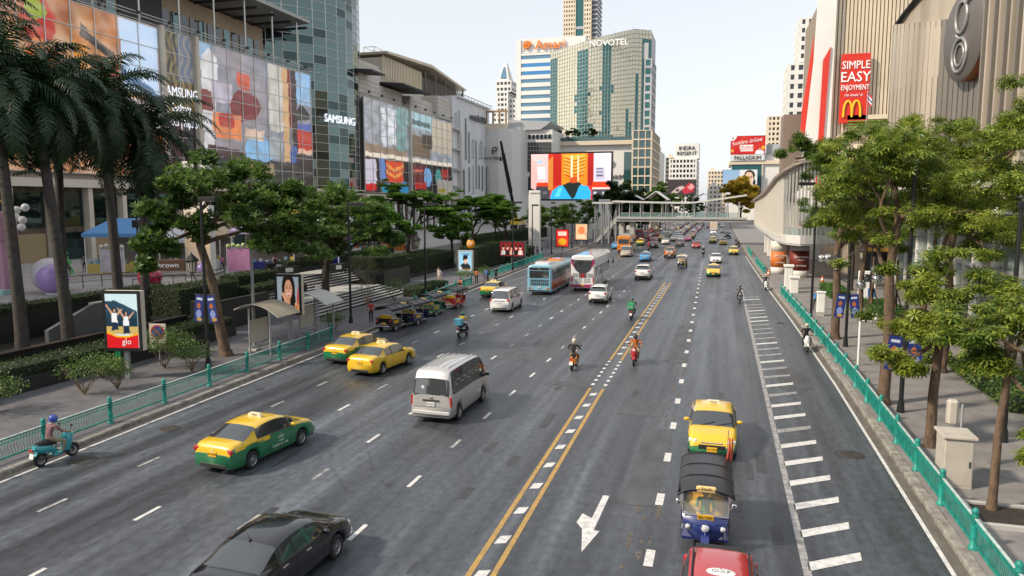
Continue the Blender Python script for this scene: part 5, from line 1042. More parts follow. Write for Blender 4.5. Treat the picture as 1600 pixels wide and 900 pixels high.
# curved glass hotel
NV = thing('glass_hotel', 'curved glass hotel with a slanted roof and white rooftop lettering', 'building', (-50, 300, 0)); on = local(NV); nC, nR = 36, 26
G_c = mat('painted_sky_reflection', (.62, .56, .42), .12, .55); G_t = mat('teal_glass_and_painted_shade', (.05, .15, .15), .08, .6); G_m = mat('hotel_mullion', (.35, .4, .38), .4, .5)  # hotel front: bright sky and dark shade reflections painted as two glass colours
cv = [(-69.5 + 40.5 * t - on.x, 300 + 8.5 * (2 * t - .95) ** 2 - 4 - on.y) for t in [i / nC for i in range(nC + 1)]]; topz = lambda t: 70.5 + 6.5 * min(1, t * 1.18) ** 1.5
rr = random.Random(11); bA, bT, bM = MB(), MB(), MB()
dk = {11, 12, 13, 14, 20, 21, 22, 0, 1, 2, 33, 34, 35}  # columns where the dark reflection is painted into the panes
for c in range(nC):
    t = (c + .5) / nC; (xa, ya), (xb, yb) = cv[c], cv[c + 1]; zt = topz(t)
    for r_ in range(nR):
        za = 33 + (zt - 33) * r_ / nR; zb = 33 + (zt - 33) * (r_ + 1) / nR; j = [rr.uniform(-.05, .05) for _ in range(4)]
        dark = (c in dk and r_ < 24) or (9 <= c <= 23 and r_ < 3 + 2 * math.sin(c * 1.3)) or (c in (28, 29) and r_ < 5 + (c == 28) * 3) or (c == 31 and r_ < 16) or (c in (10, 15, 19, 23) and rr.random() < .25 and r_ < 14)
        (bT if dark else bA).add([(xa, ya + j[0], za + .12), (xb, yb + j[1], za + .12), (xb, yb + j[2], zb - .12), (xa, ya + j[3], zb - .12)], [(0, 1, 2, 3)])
    bM.cyl((xa, ya - .05, 33), (xa, ya - .05, topz(c / nC) + (1 if c % 6 == 0 else 0)), .12, n=4)
for r_ in range(nR + 1): bM.tube([(cv[c][0], cv[c][1] - .02, 33 + (topz(c / nC) - 33) * r_ / nR) for c in range(nC + 1)], .1, 4)
bA.build('sky_reflection_panes', G_c, NV, fix=False); bT.build('shade_reflection_panes', G_t, NV, fix=False); bM.build('mullion_grid', G_m, NV)
b = MB(); n = nC + 1; vs = [(x, y + .4, 33) for x, y in cv] + [(x, y + .4, topz(i / nC) - .3) for i, (x, y) in enumerate(cv)] + [(x, 26 - .02 * x * x * .3, 33) for x, y in cv] + [(x, 26 - .006 * x * x, topz(i / nC) - .3) for i, (x, y) in enumerate(cv)]
b.add(vs, [(i, i + 1, n + i + 1, n + i) for i in range(nC)] + [(n + i, n + i + 1, 3 * n + i + 1, 3 * n + i) for i in range(nC)] + [(0, n, 3 * n, 2 * n), (nC, 2 * n + nC, 3 * n + nC, n + nC)]); b.build('core', T_grey, NV)
gridblock(NV, on, -31.5, -28.4, 303, 322, 30, 66, 3.4, 3, .3, .3, .3, T_grey, G_t); bx(-33.5, -30, 303, 315, 66, 72, 'plant_room', T_grey, NV, on)
text('hotel_lettering', 'NOVOTEL', 3.3, mat('white_sign', (.8, .8, .8), .5, emit=.1), NV, FS(-44.5 - on.x, -4.6, 71.2), .3)
# podium and shopping centre under it
PL = thing('podium_mall', 'white shopping centre podium below the curved glass hotel', 'building', (-45, 262, 0)); op = local(PL)
bx(-62, -24, 262, 320, 0, 29.6, 'wall', T_white, PL, op); bx(-64, -24, 260.6, 300, 29.6, 31, 'terrace_slab', T_cream, PL, op); bx(-64, -26, 261, 261.3, 31, 32.3, 'terrace_rail', M_glasst, PL, op)
for i in range(8): bx(-60 + 4.4 * i, -57.6 + 4.4 * i, 261.8, 262.1, 12, 17, 'window', M_glasst, PL, op)
bx(-33.5, -31, 261.5, 262.2, 14, 27, 'window_strip', M_glasst, PL, op)
gridblock(PL, op, -30.5, -23.6, 258, 290, 0, 34, 3, 2, .16, .14, .25, T_cream, M_glasst); text('mall_lettering', 'PLATINUM', 1.9, M_dgrey, PL, FS(-38 - op.x, -.3, 18.5), .15)
def emblem(par, x, y, z, s):
    b = MB(); b.prism([(0, 0), (.25, 0), (.25, .5), (.75, .5), (1, .8), (1, 1.15), (.75, 1.4), (.2, 1.3), (0, 1.0)], -.2, .1, 'y', M=Matrix.Translation((x, y, z)) @ Matrix.Scale(s, 4)); b.build('emblem', M_dgrey, par)
    b = MB(); b.prism([(.3, .75), (.7, .75), (.78, 1.05), (.35, 1.0)], -.3, -.2, 'y', M=Matrix.Translation((x, y, z)) @ Matrix.Scale(s, 4)); b.build('emblem_slot', T_white, par)
emblem(PL, -40 - op.x, -.3, 21.2, 2.6)
PT = thing('round_mall', 'white rounded shopping centre with louvred corner beside the big screen', 'building', (-70, 248, 0)); ot = local(PT)
b = MB(); n = 20; prf = [(-8.5, 2)] + [(-8.5 + 12 * math.sin(PI / 2 * i / n) * 1.0 - 0, -2.5 - 4 * math.sin(PI * i / n)) for i in range(n + 1)] + [(14, 0), (14, 40), (-10, 40)]; b.prism([(-11.5, 0), (-8, -4.5), (-3, -6.5), (1.5, -6.2), (4, -4), (5, 0), (14, 0), (14, 40), (-11.5, 40)], 0, 34, 'z'); b.build('wall', T_white, PT)
bx(-81, -71, 243, 252, 34, 36, 'cornice', T_cream, PT, ot)
for i in range(5): bx(-80.5 + 2.3 * i, -80 + 2.3 * i, 243.5, 244, 36, 40, 'crown_post', mat('rust_post', (.3, .2, .1), .6), PT, ot)
bx(-81, -70.6, 243.4, 244.2, 39.8, 40.4, 'crown_beam', MATS['rust_post'], PT, ot)
b = MB(); b.prism([(-71, 34), (-60, 34), (-57, 36), (-56.5, 36.6), (-71, 37.5)], 247, 270, 'y', M=Matrix.Translation(-ot)); b.build('roof_wing', T_grey, PT)
for r_ in range(7):
    for c in range(8): bx(-64.6 + 1.05 * c, -63.75 + 1.05 * c, 247.7, 248.05, 20 + 1.45 * r_, 21.2 + 1.45 * r_, 'louvre', M_dgrey, PT, ot)
for c in range(6): bx(-64.4 + 1.4 * c, -63.4 + 1.4 * c, 247.7, 248.05, 12, 18.4, 'tall_window', M_glassd, PT, ot); bx(-64.4 + 1.4 * c, -63.5 + 1.4 * c, 247.7, 248.05, 31, 32.4, 'small_window', M_glassd, PT, ot)
text('mall_lettering', 'PLATINUM', 1.35, M_dgrey, PT, FS(-4.6, -6.75, 24.3), .15); emblem(PT, -5.2, -6.8, 25.8, 1.7)
# towers further off
BY = thing('tall_tower', 'very tall cream tower with a green glass strip, cut off by the top edge', 'building', (-118, 620, 0)); ob = local(BY)
gridblock(BY, ob, -131.6, -121, 620, 650, 0, 215, 3.6, 2.1, .5, .5, .5, T_cream, M_glassd); gridblock(BY, ob, -114.5, -108, 620, 650, 0, 215, 3.6, 2.1, .5, .5, .5, T_cream, M_glassd); bx(-121, -114.5, 620.8, 648, 0, 216, 'glass_strip', G_t, BY, ob); gridblock(BY, ob, -108, -103.6, 622, 648, 0, 214, 3.6, 99, .3, 0, .5, T_grey, M_glassd)
for z in (152, 185, 205): bx(-121, -114.5, 620.4, 622, z, z + 2, 'belt', T_grey, BY, ob)
WT = thing('spire_tower', 'white stepped apartment tower with a pyramid spire', 'building', (-133, 450, 0)); ow2 = local(WT)
gridblock(WT, ow2, -140.4, -135.5, 452, 470, 0, 66, 3.1, 2.4, .45, .4, .5, T_white, M_glassd); gridblock(WT, ow2, -137.5, -129.8, 450, 470, 0, 78, 3.1, 2.6, .46, .3, .8, T_white, M_glassd); gridblock(WT, ow2, -130, -125.2, 452, 470, 0, 74, 3.1, 2.4, .45, .4, .6, T_white, M_glassd)
gridblock(WT, ow2, -138, -128, 451, 468, 78, 85, 3.5, 2.5, .5, .3, .4, T_white, M_glassd); b = MB(); b.add([(-4.2, 2, 85), (3, 2, 85), (3, 14, 85), (-4.2, 14, 85), (-1.6, 6, 96.5), (.4, 6, 96.5), (.4, 9, 96.5), (-1.6, 9, 96.5)], [(0, 1, 5, 4), (1, 2, 6, 5), (2, 3, 7, 6), (3, 0, 4, 7), (4, 5, 6, 7)]); b.build('spire', T_white, WT)
b = MB(); b.add([(-2.6, 2.4, 86.5), (1.4, 2.4, 86.5), (-.2, 4.9, 94), (-1, 4.9, 94)], [(0, 1, 2, 3)]); b.build('spire_glazing', T_bluegl, WT, loc=(0, -.35, 0))
IN = thing('hotel_block', 'white hotel block with a square window grid and rooftop name box', 'building', (-24, 520, 0)); oi = local(IN)
gridblock(IN, oi, -36, -17.6, 520, 575, 0, 39.3, 3.4, 2.3, .42, .36, .8, T_white, M_glassd); bx(-32.5, -16.5, 524, 545, 39.5, 50, 'name_box', T_white, IN, oi)
for s, z in (('INDRA', 46.6), ('REGENT', 43)): text('hotel_lettering', s, 3.6, M_ink, IN, FS(-24.5 - oi.x, 3.8, z), .2)
picture('advert', 19, 10.4, 40, 24, [('g', 0, 1, 0, 1, '#3c3236'), ('p', [(.1, .1), (.3, .45), (.5, .6), (.62, .5), (.4, .2), (.3, .05)], '#c8b4b4'), ('p', [(.5, .3), (.75, .8), (.95, .6), (.9, .2), (.6, .05)], '#b8283c'), ('e', .35, .3, .06, .1, '#4a3c40'), ('p', [(.7, .5), (.85, .75), (.95, .5), (.8, .3)], '#e09aa0')], picmat('print', 0, .6), IN, FS(-27 - oi.x, -1.2, 20.2), '#3a3034')
for i, (x0, x1, y0, z1, m_, lab) in enumerate(((-55, -47.5, 600, 48.5, T_grey, 'narrow grey apartment block just right of the podium mall'), (-45, -38.5, 610, 46, T_cream, 'narrow cream apartment block left of the hotel block'), (-12.5, 2.5, 640, 36, T_cream, 'far cream apartment block right of the hotel block'), (-10, -1, 560, 22, T_white, 'low white far building under the cream apartment block'), (-70, -56, 640, 44, T_white, 'far white block peeping behind the podium mall'), (-36, -24, 640, 30, T_cream, 'far cream block behind the hotel block'))):
    t = thing('apartment_block', lab, 'building', ((x0 + x1) / 2, y0, 0)); gridblock(t, local(t), x0, x1, y0, y0 + 25, 0, z1, 3.3, 2.6, .5, .45, .6, m_, M_glassd); bx(x0 + 2, x0 + 5, y0 + 4, y0 + 9, z1, z1 + 2.5, 'roof_tank', m_, t, local(t))
# ================================================================ skybridge and skywalk
SB = thing('skybridge', 'covered pedestrian bridge with glass sides crossing the road', 'bridge', (-10, 170, 0)); os_ = local(SB)
bx(-23, 5.2, 168, 172.5, 5.2, 5.9, 'deck', M_conc, SB, os_); bx(-23, 5.2, 167.7, 168, 5.75, 6.25, 'edge_beam', M_mull, SB, os_)
b = MB(); n = 24; vs = []
for i in range(n + 1):
    t = i / n; x = -24 + 29 * t; z = 9.5 - .35 * math.sin(t * 2.6) + (1.5 * max(0, t - .6) / .4 if t > .6 else 0); vs += [(x + 10, -2.8, z), (x + 10, 3.4, z + .1), (x + 10, 3.4, z + .4), (x + 10, -2.8, z + .3)]
b.add(vs, [(4 * i + k, 4 * i + (k + 1) % 4, 4 * i + 4 + (k + 1) % 4, 4 * i + 4 + k) for i in range(n) for k in range(4)] + [(0, 1, 2, 3), (4 * n, 4 * n + 1, 4 * n + 2, 4 * n + 3)]); b.build('roof', mat('roof_sheet', (.6, .6, .57), .5, .2, var=.1, scale=.5), SB)
for i in range(12):
    x = -22.4 + 2.35 * i
    for y in (168.1, 172.3): bx(x - .09, x + .09, y - .09, y + .09, 5.9, 9.6, 'post', M_mull, SB, os_)
    if i < 11:
        b = MB(); b.quad((x + .12 + 10, -1.8, 6.0), (x + 2.2 + 10, -1.8, 6.0), (x + 2.2 + 10, -1.8, 7.1), (x + .12 + 10, -1.8, 7.1)); b.build('glass_panel', mat('balustrade_glass', (.2, .35, .34), .05, alpha=.55, spec=.9), SB)
        bx(x + .12, x + 2.2, 168.15, 168.25, 7.1, 7.18, 'handrail', M_mull, SB, os_)
for x in (-22, -19.6): bx(x - .5, x + .5, 169, 171.6, 0, 5.2, 'pier', M_conc, SB, os_)
LT = thing('stair_tower', 'grey lattice stair tower at the left end of the skybridge', 'stair', (-25, 171, .15)); ol = local(LT)
for i in range(4):
    for j in range(2): b = MB(); b.cyl((-3 + 1.6 * i, -2 + 3 * j, 0), (-3 + 1.6 * i, -2 + 3 * j, 9), .16, n=6); b.build('column', M_grey, LT)
b = MB(); b.prism([(-3.2, .2), (-2.4, .2), (2.6, 5.6), (2.6, 6.3), (1.9, 6.3)], -2, 1, 'y'); b.build('stair_flight', M_conc, LT); bx(-28.6, -22, 167.8, 173.4, 9, 9.4, 'roof', MATS['roof_sheet'], LT, ol)
for i in range(3): b = MB(); b.cyl((-3 + 1.6 * i, -2, 1), (-1.4 + 1.6 * i, -2, 8), .08, n=5); b.cyl((-1.4 + 1.6 * i, -2, 1), (-3 + 1.6 * i, -2, 8), .08, n=5); b.build('brace', M_grey, LT)
# gabled roofs behind the bridge
for i, (x, y, w, lab) in enumerate(((-22, 205, 9, 'larger white gabled canopy roof behind the left end of the skybridge'), (-15, 222, 6, 'smaller white gabled canopy roof behind the skybridge'), (-4, 330, 9, 'far pale canopy roof above the skybridge'))):
    t = thing('market_canopy', lab, 'canopy', (x - 4, y, 0)); b = MB(); zz = 10.2 if i < 2 else 11
    b.prism([(-w / 2 - .4, zz), (0, zz + 2.4), (w / 2 + .4, zz), (w / 2 + .4, zz + .2), (0, zz + 2.7), (-w / 2 - .4, zz + .2)], 0, 14, 'y'); b.build('roof', T_white, t)
    for sx in (-1, 1):
        for k in range(3): b = MB(); b.cyl((sx * w / 2, .5 + 6 * k, 0), (sx * w / 2, .5 + 6 * k, zz + .1), .14, n=6); b.build('post', M_grey, t)
SW = thing('skywalk', 'curving elevated walkway with pale fins above the right pavement', 'bridge', (8, 130, 0)); ok = local(SW)
path = [(7.0, 176), (6.9, 160), (6.9, 145), (6.9, 130), (6.85, 118), (6.8, 108), (6.9, 100), (7.6, 94.4), (8.9, 92), (10.5, 92.6), (13, 95), (17, 99)]
fine = []
for i in range(len(path) - 1):
    for k in range(4): fine.append((lerp(path[i][0], path[i + 1][0], k / 4), lerp(path[i][1], path[i + 1][1], k / 4)))
fine.append(path[-1]); cx, cy = 14, 128
zr = lambda i: interp(i, [(0, 9.6), (12, 10.6), (20, 11.6), (25, 12.4), (30, 13.4), (36, 14.4), (44, 15)])
def ribb(b, z0, z1, out, inn, zf0=None, zf1=None):
    vs = []; N = len(fine)
    for i, (x, y) in enumerate(fine):
        a = Vector(fine[min(i + 1, N - 1)]) - Vector(fine[max(i - 1, 0)]); nrm = Vector((a.y, -a.x)).normalized()   # points to the road side
        if i <= 26 and nrm.x > 0: nrm = -nrm
        if i > 26 and nrm.y > 0: nrm = -nrm
        za = zf0(i) if zf0 else z0; zb = zf1(i) if zf1 else z1
        vs += [(x + nrm.x * out - 8, y + nrm.y * out - 130, za), (x + nrm.x * out - 8, y + nrm.y * out - 130, zb), (x - nrm.x * inn - 8, y - nrm.y * inn - 130, zb), (x - nrm.x * inn - 8, y - nrm.y * inn - 130, za)]
    b.add(vs, [(4 * i + k, 4 * i + (k + 1) % 4, 4 * i + 4 + (k + 1) % 4, 4 * i + 4 + k) for i in range(N - 1) for k in range(4)] + [(0, 1, 2, 3), (4 * N - 4, 4 * N - 3, 4 * N - 2, 4 * N - 1)])
b = MB(); ribb(b, 4.3, 5.2, .1, 3.4); b.build('deck', mat('deck_white', (.55, .56, .56), .6, var=.08, scale=.5), SW); b = MB(); ribb(b, 4.5, 5.5, .2, -.11); b.build('edge_beam', mat('beam_pale', (.6, .6, .58), .5), SW)
b = MB(); ribb(b, 0, 0, .75, 3.9, lambda i: zr(i), lambda i: zr(i) + .32); b.build('roof', mat('bronze_roof', (.33, .28, .24), .45, .3, var=.15, scale=.6), SW)
finm = mat('fin_cream', (.66, .63, .56), .5, .1)
for i in range(2, len(fine) - 4):
    for kk in range(2 if i < 27 else 1):
        x = lerp(fine[i][0], fine[i + 1][0], kk / 2); y = lerp(fine[i][1], fine[i + 1][1], kk / 2); z1 = zr(i + kk / 2)
        if y > 96.5 or i < 26: bx(x - .32, x - .02, y - .12, y + .12, 5.1, z1, 'fin', finm, SW, ok)
        else: bx(x - .1, x + .1, y - .1, y + .1, 5.2, z1, 'post', M_mull, SW, ok)
for i in range(27, 42, 2):
    (x0, y0), (x1, y1) = fine[i], fine[i + 2]; b = MB(); b.quad((x0 - 8, y0 - 130, 5.3), (x1 - 8, y1 - 130, 5.3), (x1 - 8, y1 - 130, 6.4), (x0 - 8, y0 - 130, 6.4)); b.build('glass_panel', MATS['balustrade_glass'], SW)
    b = MB(); b.cyl((x0 - 8, y0 - 130, 6.45), (x1 - 8, y1 - 130, 6.45), .05, n=6); b.build('handrail', M_mull, SW)
b = MB(); b.box(1.2, 1.4, -28, 40, 5.2, 9.4); b.build('inner_wall', finm, SW)
for k, (x, y, r_) in enumerate(((7.2, 101.5, .95), (9.3, 97.2, 1.15))):
    t = thing('round_column', ('beige and orange wrapped round column under the skywalk', 'thicker dark red wrapped round column at the near end of the skywalk')[k], 'column', (x, y, .15)); cols_ = ((.62, .58, .5), (.62, .16, .03)) if k == 0 else ((.3, .3, .3), (.16, .02, .012))
    for z0, z1, c, nm in ((0, .9, (.6, .58, .54), 'plinth'), (.9, 3.3 if k else 2.9, cols_[1], 'wrap'), (3.3 if k else 2.9, 4.2, cols_[0], 'upper_wrap')):
        b = MB(); b.lathe([(.01, z0), (r_ + (.01 if nm == 'wrap' else 0), z0), (r_ + (.01 if nm == 'wrap' else 0), z1), (.01, z1)], 24); b.build(nm, mat('wrap_%s%d' % (nm, k), c, .5, var=.3 if nm == 'upper_wrap' else .05, scale=6 if nm == 'upper_wrap' else 1), t)
    for s, z, q in (('GAYSORN', 2.55 if k else 2.4, .34), ('VILLAGE', 2.2 if k else 2.1, .22), ('SKYWALK', 1.5, .26)): text('wrap_lettering', s, q, TXT_W, t, FS(.12, -r_ - .03, z), .02)
for i, y in enumerate((112, 119, 127, 136, 146)):
    t = thing('square_column', '%s white square column under the skywalk, counting from the viewer' % ordn[i], 'column', (8.2, y, .15), group='skywalk columns'); b = MB(); b.bbox(-.45, .45, -.45, .45, 0, 4.25, .05); b.build('shaft', T_white, t); b = MB(); b.bbox(-.7, .7, -.7, .7, 3.7, 4.2, .08); b.build('capital', T_white, t)
for j, (x, y, tp, lab) in enumerate(((9.0, 95.2, 'orange', 'person in an orange top at the glass end of the skywalk'), (10.1, 95.4, 'black', 'person in black beside the orange top on the skywalk'))): person(lab, (x, y, 5.2), R(200 - 40 * j), 'stand', tp, 'black')
# ================================================================ big screen and its pylons
LED = thing('led_billboard', 'huge street screen showing a blue figure in an orange corridor', 'billboard', (-41, 205, 0)); oL = local(LED)
SHL = [('r', 0, 0, 1, 1, '#c83010'), ('r', 0, .36, .22, 1, '#d8b4b0'), ('r', .08, .45, .18, .72, '#f0dcd8'), ('r', 0, .28, .24, .37, '#e03a14'), ('r', 0, 0, .24, .28, '#3c3a40'), ('p', [(0, .25), (.06, .2), (.09, .5), (.07, .82), (.02, .9), (0, .9)], '#e8a8a0'), ('r', .08, .8, .14, .86, '#90b8dc'), ('p', [(.22, .2), (.28, .2), (.28, .95), (.22, .85)], '#c87830'), ('r', .28, .3, .39, 1, '#b01c10'), ('r', .39, .3, .71, 1, '#f08018'), ('r', .42, .55, .68, .98, '#f0a038')]
for k in range(6): SHL += [('p', [(.42, .93 - .075 * k), (.55, .85 - .075 * k), (.68, .93 - .075 * k), (.68, .905 - .075 * k), (.55, .825 - .075 * k), (.42, .905 - .075 * k)], '#8c3408')]
SHL += [('r', .505, .4, .525, .95, '#f8d8b0'), ('r', .585, .4, .605, .95, '#f8d8b0'), ('r', .71, .3, .79, 1, '#a01810'), ('r', .79, .36, 1, 1, '#dcc8d4'), ('r', .81, .42, .93, .7, '#b8b0c0'), ('r', .82, .5, .9, .53, '#605c70'), ('r', .82, .57, .9, .6, '#605c70'), ('r', .82, .64, .9, .67, '#605c70'), ('r', .77, .24, 1, .38, '#e83810'), ('r', .77, .22, 1, .25, '#f8c8c0'), ('r', .77, 0, 1, .22, '#46424a'), ('r', .79, .1, .83, .16, '#bcbac0'), ('r', .9, .1, .95, .16, '#bcbac0'), ('r', .15, .1, .2, .18, '#605c66'),
        ('p', [(.24, .0), (.27, .18), (.36, .3), (.5, .32), (.62, .32), (.72, .28), (.76, .15), (.75, 0)], '#2ca4d8'), ('p', [(.4, .32), (.62, .33), (.56, .05), (.53, .0), (.5, .05)], '#1c2420'), ('e', .54, .33, .1, .05, '#1c2420'), ('e', .54, .42, .05, .07, '#c04818'), ('p', [(.3, .05), (.36, .26), (.4, .24), (.36, .05)], '#58c4ec')]
picture('screen', 22.6, 12.5, 130, 72, SHL, picmat('led_screen', .62, .4), LED, FS(0, -.42, 16.7), '#c83010')
for a in ((-52.7, -29.3, 204.6, 206, 22.95, 23.4, 'frame_bar'), (-52.7, -29.3, 204.6, 206, 10.0, 10.42, 'frame_bar'), (-52.7, -52.3, 204.6, 206, 10.42, 22.95, 'frame_bar'), (-29.7, -29.3, 204.6, 206, 10.42, 22.95, 'frame_bar'), (-52.3, -29.7, 204.8, 206, 10.42, 22.95, 'cabinet')): bx(*a, M_black, LED, oL)
bx(-45, -28.5, 204.2, 206, 8.3, 9.9, 'ledge', T_white, LED, oL); [bx(x, x + .7, 205, 206, 0, 9, 'leg', M_grey, LED, oL) for x in (-50, -41, -32)]
def pylon(x, y, w, h, lab, z0=0.15, top='SAMSUNG', low=None):
    t = thing('sign_pylon', lab, 'sign', (x, y, z0)); b = MB(); b.bbox(-w / 2, w / 2, -.35, .35, 0, h, .08); b.build('slab', T_white, t)
    text('lettering', top, w * .2, M_ink, t, FS(w * .12, -.37, h - .5 * w * .5), .01)
    if low: picture('panel_print', w * .9, h * .6, 6, 40, low, picmat('print', 0, .6), t, FS(0, -.37, h * .36), '#e8dcd4')
    return t
pylon(-32.9, 131.5, 2.15, 11.4, 'tall white sign pylon left of the big screen'); pylon(-33.7, 190, 2.9, 10.2, 'white sign pylon below the middle of the big screen'); pylon(-29.2, 190.5, 2.9, 10.1, 'white sign pylon below the right edge of the big screen')
pylon(-47.2, 59, 3.0, 10.9, 'tall white sign pylon with a yellow striped panel behind the leaning tree', 2.2, 'SAMSUNG', [('g', 0, 1, 0, .8, '#d8b060'), ('g', 0, 1, .5, 1, '#f0ece8'), ('n', 0, 60, 1, .25, '#c89868')])
# ================================================================ buildings on the right
PD = thing('billboard_mall', 'white mall block with a red rooftop billboard and teal framed front', 'building', (18, 440, 0)); od = local(PD)
bx(4, 62, 440, 480, 0, 31, 'wall', T_white, PD, od); bx(2.8, 34, 438.8, 480, 31, 33, 'cornice', T_cream, PD, od); bx(5, 60, 442, 480, 33, 37, 'attic', T_white, PD, od); bx(22.6, 36, 441, 460, 37, 42, 'plant_box', T_grey, PD, od)
bx(4.4, 20.4, 439.4, 439.95, 14.8, 30.6, 'teal_frame', mat('teal_panel', (.015, .1, .12), .5), PD, od); bx(3.9, 20.9, 439.1, 439.6, 14, 14.8, 'frame_sill', T_cream, PD, od); bx(20.4, 21, 439, 439.6, 14.8, 30.8, 'frame_jamb', T_cream, PD, od)
RB = thing('red_billboard', 'red rooftop billboard with white lettering above the white mall', 'billboard', (12.5, 438.2, 33))
b = MB(); b.box(-9, 9, 0, .8, .1, 3.3); b.build('name_panel', mat('name_blue', (.62, .68, .72), .6), RB); text('lettering', 'PALLADIUM', 3.0, mat('letter_brown', (.2, .14, .1), .5), RB, FS(0, -.15, 1.6), .2, sx=.9)
b = MB(); b.box(-9.2, 9.2, .05, .9, 3.4, 13.7); b.build('board', M_dgrey, RB)
picture('print', 18.2, 10.1, 60, 34, [('n', 9, 4, 1, .5, '#e04818'), ('e', 0, 1, .17, .26, '#f0f0f0'), ('e', .06, .88, .03, .05, '#60606c'), ('e', .85, .05, .13, .2, '#e8ecf8'), ('r', .83, .18, .88, .34, '#c89878'), ('e', .95, .35, .06, .1, '#f0a830'), ('e', .05, .2, .05, .08, '#f0a830'), ('r', .26, .32, .66, .5, '#f4f4f4'), ('r', .3, .17, .65, .27, '#f0d8d8')], MATS['print'], RB, FS(0, -.02, 8.55), '#c0101c')
lw = mat('white_sign', (.8, .8, .8), .5); text('lettering', 'รับสมัคร นักโลฟ', 2.5, lw, RB, FS(-.4, -.05, 10.4) @ Matrix.Rotation(R(8), 4, 'Z'), .05); text('lettering', 'ได้ที่เวลล์เนส', 1.5, mat('lettering_red', (.6, .02, .03), .5), RB, FS(-.8, -.05, 7.6), .04)
FB = thing('portrait_billboard', 'billboard with a portrait of a woman on the white mall front', 'billboard', (9, 436, 0)); b = MB(); b.box(-9.6, 9.2, 0, .6, 15.4, 28); b.build('board', M_dgrey, FB)
picture('print', 18.4, 12.2, 60, 40, [('g', 0, .5, 0, 1, '#8cb4dc'), ('r', .5, 0, 1, 1, '#dfe4ea'), ('e', .78, .74, .155, .25, '#2c2020'), ('e', .92, .4, .04, .18, '#2c2020'), ('e', .765, .62, .12, .28, '#e8c4ac'), ('r', .72, .12, .85, .4, '#e0b8a0'), ('e', .78, .06, .22, .14, '#e8c4ac'), ('e', .72, .64, .03, .025, '#3c2c28'), ('e', .81, .64, .03, .025, '#3c2c28'), ('r', .68, .69, .75, .705, '#3c2c28'), ('r', .78, .69, .85, .705, '#3c2c28'), ('e', .765, .46, .035, .025, '#b84848'), ('e', .758, .55, .015, .02, '#cc9c84')], MATS['print'], FB, FS(-.2, -.02, 21.8), '#a8c4e0')
for i, (x0, x1, y0, z1, m_, lab) in enumerate(((21.9, 34, 300, 61, T_white, 'white apartment tower behind the red striped store'), (27.8, 45, 330, 84, T_white, 'taller white tower with a round corner, half hidden by the store'), (26.8, 37, 520, 66, T_cream, 'cream tower rising behind the right side of the red rooftop billboard'))):
    t = thing('apartment_tower', lab, 'building', ((x0 + x1) / 2, y0, 0)); gridblock(t, local(t), x0, x1, y0, y0 + 22, 0, z1, 3.3, 2.9, .45, .45, .7, m_, M_glassd)
# striped corrugated store
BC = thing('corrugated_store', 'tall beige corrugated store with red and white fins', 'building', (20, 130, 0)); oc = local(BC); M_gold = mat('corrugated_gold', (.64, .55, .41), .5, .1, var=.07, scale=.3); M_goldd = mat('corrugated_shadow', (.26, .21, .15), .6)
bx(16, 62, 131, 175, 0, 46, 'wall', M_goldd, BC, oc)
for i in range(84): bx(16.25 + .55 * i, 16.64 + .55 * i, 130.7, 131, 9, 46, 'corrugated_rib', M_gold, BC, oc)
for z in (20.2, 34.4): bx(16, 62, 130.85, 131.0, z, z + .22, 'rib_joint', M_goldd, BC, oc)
wp = mat('fin_white', (.74, .73, .70), .55, var=.05, scale=.4); rp = mat('fin_red', (.62, .035, .02), .5)
b = MB(); b.prism([(11.2, 0), (11.6, 10), (12.5, 19.6), (13.35, 31.8), (13.7, 46), (16.3, 46), (16.2, 20), (16.2, 0)], 129.6, 131, 'y', M=Matrix.Translation(-oc)); b.build('white_fin', wp, BC)
b = MB(); b.prism([(14.3, 10), (14.42, 18.1), (14.62, 31.8), (15.66, 33.8), (15.36, 25), (15.19, 18.1), (15.1, 10)], 129.3, 129.62, 'y', M=Matrix.Translation(-oc)); b.build('red_fin', rp, BC)
b = MB(); b.prism([(11.9, 20), (12.0, 24.4), (12.38, 27.5), (13.3, 36.1), (13.35, 31.8), (12.9, 26), (12.55, 20)], 131.2, 132, 'y', M=Matrix.Translation(-oc)); b.build('red_fin', rp, BC)
bx(9.4, 12.4, 134, 140, 0, 24, 'side_block', mat('brown_block', (.22, .17, .14), .6), BC, oc)
MS = thing('restaurant_sign', 'tall red sign with white words and a yellow double arch', 'sign', (19.5, 129.6, 21.6)); b = MB(); b.bbox(-2.1, 2.1, 0, .6, .3, 11, .05); b.build('board', mat('sign_red', (.60, .028, .012), .45), MS)
for s, z, q, sx in (('SIMPLE', 9.2, 1.75, .78), ('EASY', 7.35, 2.2, .9), ('ENJOYMENT', 5.75, 1.15, .64)): text('lettering', s, q, lw, MS, FS(0, -.06, z), .05, sx=sx)
text('lettering', "i'm lovin' it", .6, lw, MS, FS(-.2, -.06, 4.6), .04, shear=.3)
b = MB(); arc = lambda x: [(x + .62 * math.cos(PI * i / 12), -.12, 1.2 + (2.5 * math.sin(PI * i / 12) ** .7 if 0 < i < 12 else 0)) for i in range(12, -1, -1)]
b.tube(arc(-.9), .17, 8); b.tube(arc(.34), .17, 8); b.build('arches', mat('arch_yellow', (.85, .5, .01), .45), MS)
GT = thing('green_roof_porch', 'small porch with green tiled roof below the red sign', 'building', (23, 127, 0)); og = local(GT); bx(17.6, 30, 127, 130.4, 0, 19.2, 'wall', T_cream, GT, og); bx(17.2, 30.4, 126.4, 130.6, 19.2, 19.9, 'cornice', mat('cornice_pink', (.6, .46, .38), .6), GT, og)
